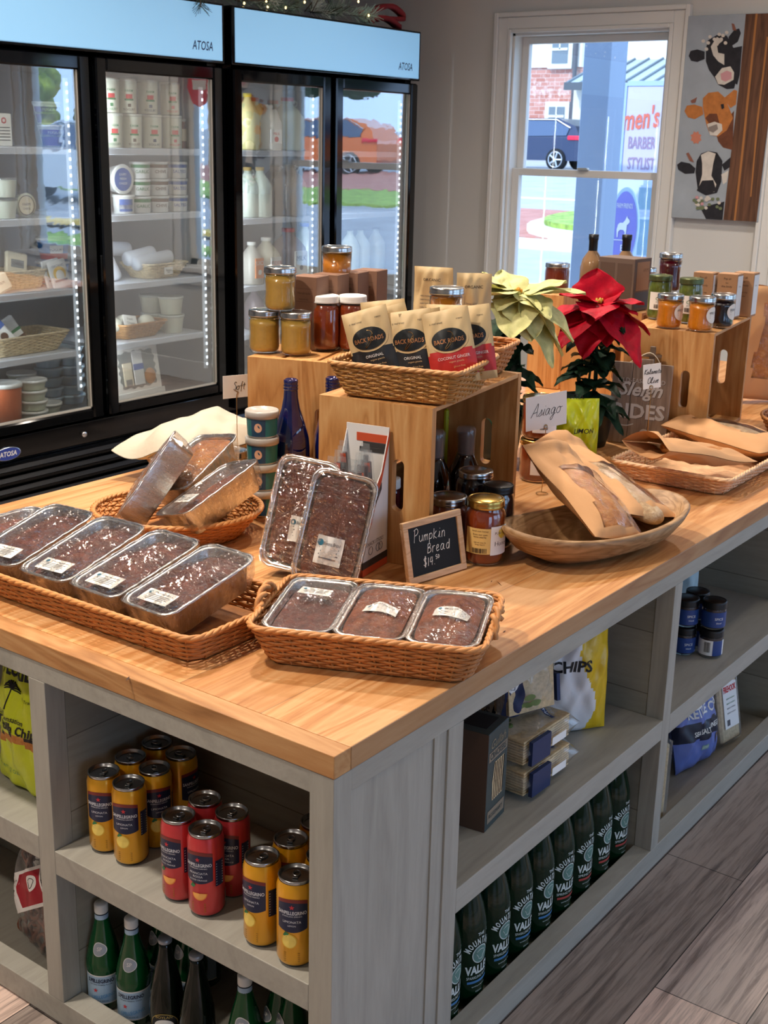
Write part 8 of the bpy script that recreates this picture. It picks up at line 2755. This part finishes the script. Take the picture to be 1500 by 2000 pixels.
def firehook(label, loc, right, up):
    t = thing('cracker_tray', label, 'cracker pack', loc, group='clear trays of flat crackers')
    frame(t, right, up)
    MB().cbox(-0.045, 0.045, -0.018, 0.014, 0.006, 0.195, M_CRK, 0.006).build('crackers', t)
    MB().cbox(-0.052, 0.052, -0.021, 0.019, 0, 0.205, M_CLEAR, 0.008).build('clear_tray', t)
    l = MB()
    f = lambda x, y: (x, -0.0216, y)
    pts = [(-0.030, 0.045), (0.036, 0.045), (0.036, 0.165), (0.01, 0.172), (-0.030, 0.165)]
    l.add([f(*p) for p in pts], [tuple(range(5))], LABW)
    g = lambda x, y: (x, -0.0222, y)
    l.text('FIREHOOK', 0.016, M_REDP, g, 0.003, 0.150, w=0.060, bold=0.03)
    for i in range(4):
        l.text('baked crackers', 0.005, M_GREENP if i < 2 else M_STXT, g, 0.004, 0.125 - i * 0.013, w=0.04)
    l.add([g(-0.020, 0.052), g(-0.006, 0.052), g(-0.006, 0.068), g(-0.020, 0.068)], [(0, 1, 2, 3)], M_STXT)
    l.build('label', t)
    return t


fh = firehook('clear tray of crackers with red and white label leaning right of the kettle chips', (1.792, 0.092, ZB2 + 0.003), (0.985, -0.17, 0), (-0.03, 0.22, 1))
o = dup(fh, 'clear tray of crackers with red and white label behind, farther right', (1.90, 0.170, ZB2 + 0.003))
frame(o, (0.98, -0.2, 0), (-0.03, 0.2, 1))
o = dup(fh, 'clear tray at the left post of the bottom right bay, mostly hidden', (1.300, 0.100, ZB2 + 0.003))
frame(o, (0.35, -0.93, 0), (0.0, 0.04, 1))
chipbag('yellow tipped crisp bag at the back of the upper right bay', (1.195, 0.36, S2 + 0.002), (0.2, -0.97, 0), (0, 0.02, 1), 0.1, 0.12, 0.05, 47, lambda u, v: M_BAGY, (), M_BAGY)

# --- end bay at the left: tortilla chips and pretzels
ZL = 0.376 + 0.0008
t, P_ = chipbag('lime yellow bag of tortilla chips with a black palm, left bay', (0.085, 0.792, ZL + 0.002), (-0.10, -0.98, 0), (0.10, -0.02, 1), 0.185, 0.285, 0.07, 51,
                lambda u, v: (M_CRUST if 0.335 < v + 0.03 * math.cos(5 * u) < 0.385 else (M_INK if 0.385 <= v + 0.03 * math.cos(5 * u) < 0.395 else M_LIME)),
                (('text', 'FLORIDA', 0.022, 0.012, 0.236, M_INK, 0.105, 0.0, 0.04), ('text', 'Lime Sensation', 0.010, -0.010, 0.148, M_INK, 0.085, 0.3, 0.01), ('text', 'Tortilla Chips', 0.017, 0.004, 0.125, M_INK, 0.125, 0.25, 0.03), ('text', 'NT WT 12 OZ', 0.008, -0.03, 0.040, M_GREENP), ('text', 'No Trans Fat', 0.006, 0.045, 0.192, M_INK), ('line', [(-0.012, 0.165), (-0.010, 0.18), (-0.004, 0.205)], M_INK, 0.0014)), M_LIME, taper=0.25, pinch=0.35, crinkle=0.0022)
mb = MB()
f = P_.fn(0.0012)
for i in range(11):
    a = PI * (i / 10) * 1.2 - 0.3
    mb.tube([f(*p) for p in smooth([(-0.004, 0.205), (-0.004 + 0.014 * math.cos(a), 0.207 + 0.012 * math.sin(a)), (-0.004 + 0.023 * math.cos(a), 0.203 + 0.010 * math.sin(a))])], 0.0012, M_INK, 4)
mb.build('palm_print', t)
M_PRETZ = mat('brown_pretzel', '7a3f1c', 0.4, var=0.25, vs=80, coat=0.3)
for nm, (x, y, z), rt, lab in (('a', (0.100, 0.800, ZB + 0.004), (-0.25, -0.96, 0.1), 'clear bag of pretzels with a red and white label, front of the left bay'), ('b', (0.190, 0.85, ZB + 0.003), (-0.1, -0.99, 0), 'clear bag of pretzels with a red top behind the front one')):
    t = thing('pretzel_bag', lab, 'snack bag', (x, y, z), group='pretzel bags')
    frame(t, rt, (0.12, 0.02, 1))
    P_ = Pillow(0.17, 0.225, 0.075, 61, 0.003, wob=0.003, pinch=0.4)
    mb = MB()
    P_.skin(mb, lambda u, v: M_CLEAR, 26, 34)
    mb.build('clear_bag', t)
    rn = rnd(8 if nm == 'a' else 9)
    mb = MB()
    for i in range(34):
        cx, cz = rn.uniform(-0.062, 0.062), rn.uniform(0.014, 0.185)
        lim = P_.yy(cx / 0.17 + 0.5, cz / 0.225) - 0.010
        cy = rn.uniform(-lim, lim * 0.6)
        rr = rn.uniform(0.013, 0.017)
        a0 = rn.uniform(0, 6)
        pts = []
        for k_ in range(18):
            q = 2 * PI * k_ / 18
            e = rr * (1 + 0.25 * math.sin(2 * q))
            pts.append((cx + e * math.cos(q + a0), cy + 0.004 * math.sin(q * 2 + a0), cz + e * math.sin(q + a0)))
        mb.tube(pts, 0.0042, M_PRETZ, 6, closed=True)
    po = mb.build('pretzels', t)
    po['kind'] = 'stuff'
    f = P_.fn(0.0012)
    g = P_.fn(0.0020)
    l = MB()
    ca, sa = math.cos(R(28)), math.sin(R(28))
    rot = lambda x, y: (x * ca - y * sa, 0.125 + x * sa + y * ca)
    l.grid(lambda u, v: f(*rot(-0.068 + 0.136 * u, -0.035 + 0.075 * v)), 16, 8, LABW)
    l.grid(lambda u, v: g(*rot(-0.010 + 0.074 * u, -0.028 + 0.062 * v)), 12, 6, mat('crimson_label', 'a3182a', 0.4))
    h2 = P_.fn(0.0026)
    l.grid(lambda u, v: h2(*rot(0.040 + 0.016 * v * math.cos(2 * PI * u), 0.012 + 0.015 * v * math.sin(2 * PI * u))), 20, 3, LABW)
    l.tube([h2(*rot(0.040 + 0.009 * math.cos(q) * (1 + 0.2 * math.sin(3 * q)), 0.012 + 0.009 * math.sin(q))) for q in [2 * PI * i / 16 for i in range(16)]], 0.0008, M_INK, 4, closed=True)
    for i in range(6):
        y = 0.026 - i * 0.009
        l.add([g(*rot(-0.060, y)), g(*rot(-0.018, y)), g(*rot(-0.018, y - 0.002)), g(*rot(-0.060, y - 0.002))], [(0, 1, 2, 3)], M_INK)
    l.build('label', t)
# ================================================================== canvas, garland
t = thing('cow_canvas', 'tall canvas painting of three cows peeking round a brown barn door', 'painting', (WX - 0.002, 1.39, 1.22))
CW, CH, CTH = 0.43, 0.905, 0.035
y0, y1 = 0.215, -0.215      # local: left edge in the picture is +y
M_CANB = mat('painted_grey_blue_sky', '9fa9b2', 0.8, var=0.12, vs=5)
M_BARN = wood('painted_barn_door', [(0.1, S('3b2619')), (0.45, S('5b3c29')), (0.9, S('77513a'))], (30, 26, 2.0), rough=0.8, ring=6)
M_BARNL = mat('painted_door_edge', 'a8713f', 0.8)
MB().cbox(-CTH, 0, y1, y0, 0, CH, M_CANB, 0.002).build('stretched_canvas', t)


def cv(u, v, o=0.001):
    """point on the canvas face from painting coordinates measured on the picture"""
    q = onx(u, v, WX - CTH)
    return (-CTH - o, max(y1 + 0.001, min(y0 - 0.001, q.y - 1.39)), max(0.002, min(CH - 0.002, q.z - 1.22)))


pic = MB()


def blobp(pts, m, o):
    pic.add([cv(a, b, o) for a, b in pts], [tuple(range(len(pts)))][:1], m)


def zz(k_):
    """coordinates of the zoomed view (region 1300,0 to 1500,480 at 4.166x)"""
    return [(1300 + a / 4.166, b / 4.166) for a, b in k_]


M_CBLK = mat('paint_black', '24242a', 0.8, var=0.3, vs=30)
M_CWHT = mat('paint_white', 'd0cac0', 0.8, var=0.1, vs=30)
M_CORG = mat('paint_ginger', 'b8743a', 0.8, var=0.2, vs=30)
M_CBRN = mat('paint_dark_brown', '6a3f2a', 0.8, var=0.2, vs=30)
M_CPNK = mat('paint_pink', 'c9959a', 0.8)
M_CGRN = mat('paint_sage', '6f7a5a', 0.8)
blobp(zz([(655, 110), (840, 108), (840, 480), (838, 1000), (740, 1810), (470, 1790), (540, 1200), (600, 700)]), M_BARN, 0.0008)
for a in ([(735, 110), (752, 110), (640, 1200), (572, 1795), (556, 1795), (622, 1200)], [(825, 300), (838, 300), (760, 960), (700, 1600), (690, 1600), (745, 960)]):
    blobp(zz(a), M_BARNL, 0.0014)
# top cow
blobp(zz([(500, 400), (625, 375), (605, 610), (585, 690), (500, 640)]), M_CBLK, 0.0010)
blobp(zz([(330, 400), (345, 330), (420, 285), (500, 290), (560, 400), (560, 560), (580, 640), (560, 720), (500, 725), (430, 690), (400, 630), (355, 570), (330, 500)]), M_CBLK, 0.0012)
blobp(zz([(190, 455), (205, 415), (260, 402), (320, 420), (320, 480), (260, 505), (210, 495)]), M_CBLK, 0.0013)
blobp(zz([(515, 300), (560, 245), (600, 232), (615, 270), (590, 340), (540, 375), (515, 350)]), M_CBLK, 0.0013)
blobp(zz([(370, 380), (420, 300), (470, 330), (420, 370), (430, 430), (480, 440), (480, 530), (430, 500), (390, 450)]), M_CWHT, 0.0016)
blobp(zz([(405, 625), (460, 555), (530, 540), (560, 590), (555, 650), (480, 690), (430, 685)]), M_CWHT, 0.0018)
blobp(zz([(450, 600), (500, 575), (540, 590), (540, 640), (490, 665), (455, 650)]), M_CPNK, 0.0021)
for a, b in ((310, 335), (365, 300), (400, 320), (440, 280), (470, 290), (500, 265), (335, 400), (420, 360), (350, 350), (455, 320), (490, 350)):
    blobp(zz([(a + 16 * math.cos(q), b + 15 * math.sin(q)) for q in [2 * PI * i / 7 for i in range(7)]]), M_CWHT, 0.0024)
# middle cow
blobp(zz([(410, 1080), (560, 900), (545, 1220), (470, 1200), (430, 1150)]), M_CBRN, 0.0010)
blobp(zz([(305, 800), (350, 755), (430, 745), (480, 790), (520, 880), (550, 960), (500, 1060), (430, 1110), (365, 1100), (335, 1020), (320, 950), (305, 870)]), M_CORG, 0.0012)
blobp(zz([(155, 905), (175, 860), (235, 850), (300, 870), (310, 930), (240, 970), (185, 955)]), M_CORG, 0.0013)
blobp(zz([(475, 800), (560, 730), (585, 740), (575, 850), (530, 880)]), M_CORG, 0.0013)
blobp(zz([(325, 960), (360, 925), (420, 925), (440, 1000), (360, 1010)]), M_CBRN, 0.0016)
blobp(zz([(340, 1010), (400, 990), (460, 1010), (465, 1060), (420, 1105), (365, 1100)]), M_CWHT, 0.0018)
blobp(zz([(350, 1035), (420, 1010), (430, 1050), (390, 1080), (355, 1065)]), mat('paint_grey', '8a807a', 0.8), 0.0021)
blobp(zz([(450, 850), (475, 845), (480, 880), (460, 890)]), M_CBLK, 0.0021)
blobp(zz([(250 + (48 if i % 2 else 34) * math.cos(2 * PI * i / 16), 1120 + (56 if i % 2 else 42) * math.sin(2 * PI * i / 16)) for i in range(16)]), mat('paint_coral', 'c98068', 0.8), 0.0016)
# bottom cow
blobp(zz([(285, 1690), (480, 1640), (465, 1790), (330, 1790)]), M_CBLK, 0.0010)
blobp(zz([(255, 1310), (290, 1250), (350, 1228), (420, 1240), (465, 1310), (455, 1480), (420, 1570), (330, 1590), (265, 1550), (245, 1400)]), M_CBLK, 0.0012)
blobp(zz([(290, 1260), (350, 1230), (410, 1250), (390, 1330), (375, 1430), (415, 1500), (400, 1560), (330, 1580), (270, 1530), (300, 1420), (300, 1330)]), M_CWHT, 0.0015)
blobp(zz([(255, 1550), (300, 1470), (390, 1465), (415, 1550), (330, 1590)]), M_CBLK, 0.0018)
blobp(zz([(95, 1340), (130, 1315), (200, 1330), (245, 1370), (235, 1410), (160, 1415), (105, 1380)]), M_CBLK, 0.0013)
blobp(zz([(460, 1340), (530, 1280), (525, 1360), (480, 1390)]), M_CBLK, 0.0013)
blobp(zz([(455, 1420), (515, 1385), (500, 1480), (470, 1500)]), M_CWHT, 0.0014)
rn = rnd(4)
for i in range(26):
    a, b = rn.uniform(235, 475), rn.uniform(1600, 1700)
    blobp(zz([(a + 15 * math.cos(q), b + 14 * math.sin(q)) for q in [2 * PI * i / 6 for i in range(6)]]), rn.choice([M_CWHT, M_CPNK, M_CGRN, M_CWHT]), 0.0020 + 0.0001 * i)
for pts in ([(540, 190), (560, 195), (580, 250), (550, 245)], [(170, 1250), (190, 1240), (235, 1320), (200, 1310)], [(205, 820), (260, 790), (245, 835), (215, 840)]):
    blobp(zz(pts), mat('paint_bird', '8a5a4a', 0.8), 0.0024)
pic.build('painted_picture', t)

# garland on the coolers
M_NEEDLE = mat('frosted_pine_needle', '7d9482', 0.7)
M_FROSTN = mat('pale_frost', 'dbe6dc', 0.8)
M_TWIG = mat('brown_twig', '5a4636', 0.8)


def spray(mb, base, d, L, n, rn, m, nl=0.07):
    d = Vector(d).normalized()
    b = Vector(base)
    mb.tube([tuple(b), tuple(b + d * L)], 0.0022, M_TWIG, 5)
    for i in range(n):
        f = i / n
        p = b + d * L * f
        q = Vector((rn.gauss(0, 1), rn.gauss(0, 1), rn.gauss(0, 1)))
        q = (q - d * q.dot(d)).normalized()
        e = (d * rn.uniform(0.6, 1.3) + q).normalized() * nl * rn.uniform(0.7, 1.1)
        mb.tube([tuple(p), tuple(p + e)], 0.0009, m, 3, caps=False)


t = thing('pine_garland', 'frosted pine garland with tiny lights lying on top of the coolers', 'garland', (3.2, 2.98, 2.075))
rn = rnd(12)
x = -1.45
while x < 0.62:
    mb = MB()
    for k_ in range(7):
        spray(mb, (x + rn.uniform(-0.03, 0.03), rn.uniform(-0.02, 0.05), 0.028), (rn.uniform(-0.6, 1), rn.uniform(-0.9, 0.3), rn.uniform(-0.12, 0.8)), rn.uniform(0.06, 0.13), 34, rn, M_NEEDLE if rn.random() < 0.6 else M_FROSTN, 0.055)
    mb.build('pine_sprig', t)
    x += 0.16
mb = MB()
spray(mb, (-0.545, -0.128, 0.015), (0.05, -0.12, -0.95), 0.05, 44, rn, mat('dark_pine_needle', '3a4c40', 0.7), 0.05)
mb.build('hanging_sprig', t)
mb = MB()
for k_ in range(3):
    spray(mb, (0.55 + 0.03 * k_, -0.02, 0.035), (0.8, -0.5, -0.05 + 0.08 * k_), 0.10, 46, rn, mat('frosted_teal_needle', 'b4d0c0', 0.7), 0.065)
mb.build('frosted_tip', t)
for k_, (u, v) in enumerate(((477, 8), (523, 16), (558, 15), (595, 4), (520, 2), (720, 30), (700, 3))):
    q = ony(u, v, 2.90)
    MB().ball((q.x - 3.2, q.y - 2.98, max(q.z, 2.085) - 2.075), 0.0045, 0.0045, 0.006, mat('fairy_light', 'ffdf9c', 0.4, em=3), 8, 6).build('fairy_light', t)
t = thing('red_ribbon', 'red felt ribbon loops at the right end of the garland', 'ribbon', (3.92, 2.99, 2.072))
M_FELT = mat('red_felt', '7e1a20', 0.8, var=0.2, vs=20)
for nm, pts, w_ in (('ribbon_loop', [(0, 0, 0.03), (0.07, -0.02, 0.085), (0.16, -0.03, 0.105), (0.24, -0.03, 0.085), (0.27, -0.03, 0.06), (0.22, -0.03, 0.05), (0.12, -0.02, 0.045), (0.03, 0, 0.03)], 0.02), ('ribbon_tail', [(0, 0, 0.03), (0.07, -0.03, 0.045), (0.14, -0.04, 0.040), (0.22, -0.04, 0.012)], 0.022)):
    mb = MB()
    sp_ = smooth(pts)
    mb.loft([[(a, b - w_, c - 0.011), (a, b - w_, c + 0.011), (a, b + w_, c + 0.013), (a, b + w_, c - 0.009)] for a, b, c in sp_], M_FELT, caps=True, smooth=True)
    mb.build(nm, t)
mb = MB()
for k_ in range(9):
    mb.ball((rn.uniform(-0.06, 0.06), rn.uniform(-0.04, 0.02), 0.015 + rn.uniform(0, 0.05)), 0.012, 0.012, 0.012, mat('red_berry', 'a31a24', 0.3), 10, 7)
mb.build('berries', t)
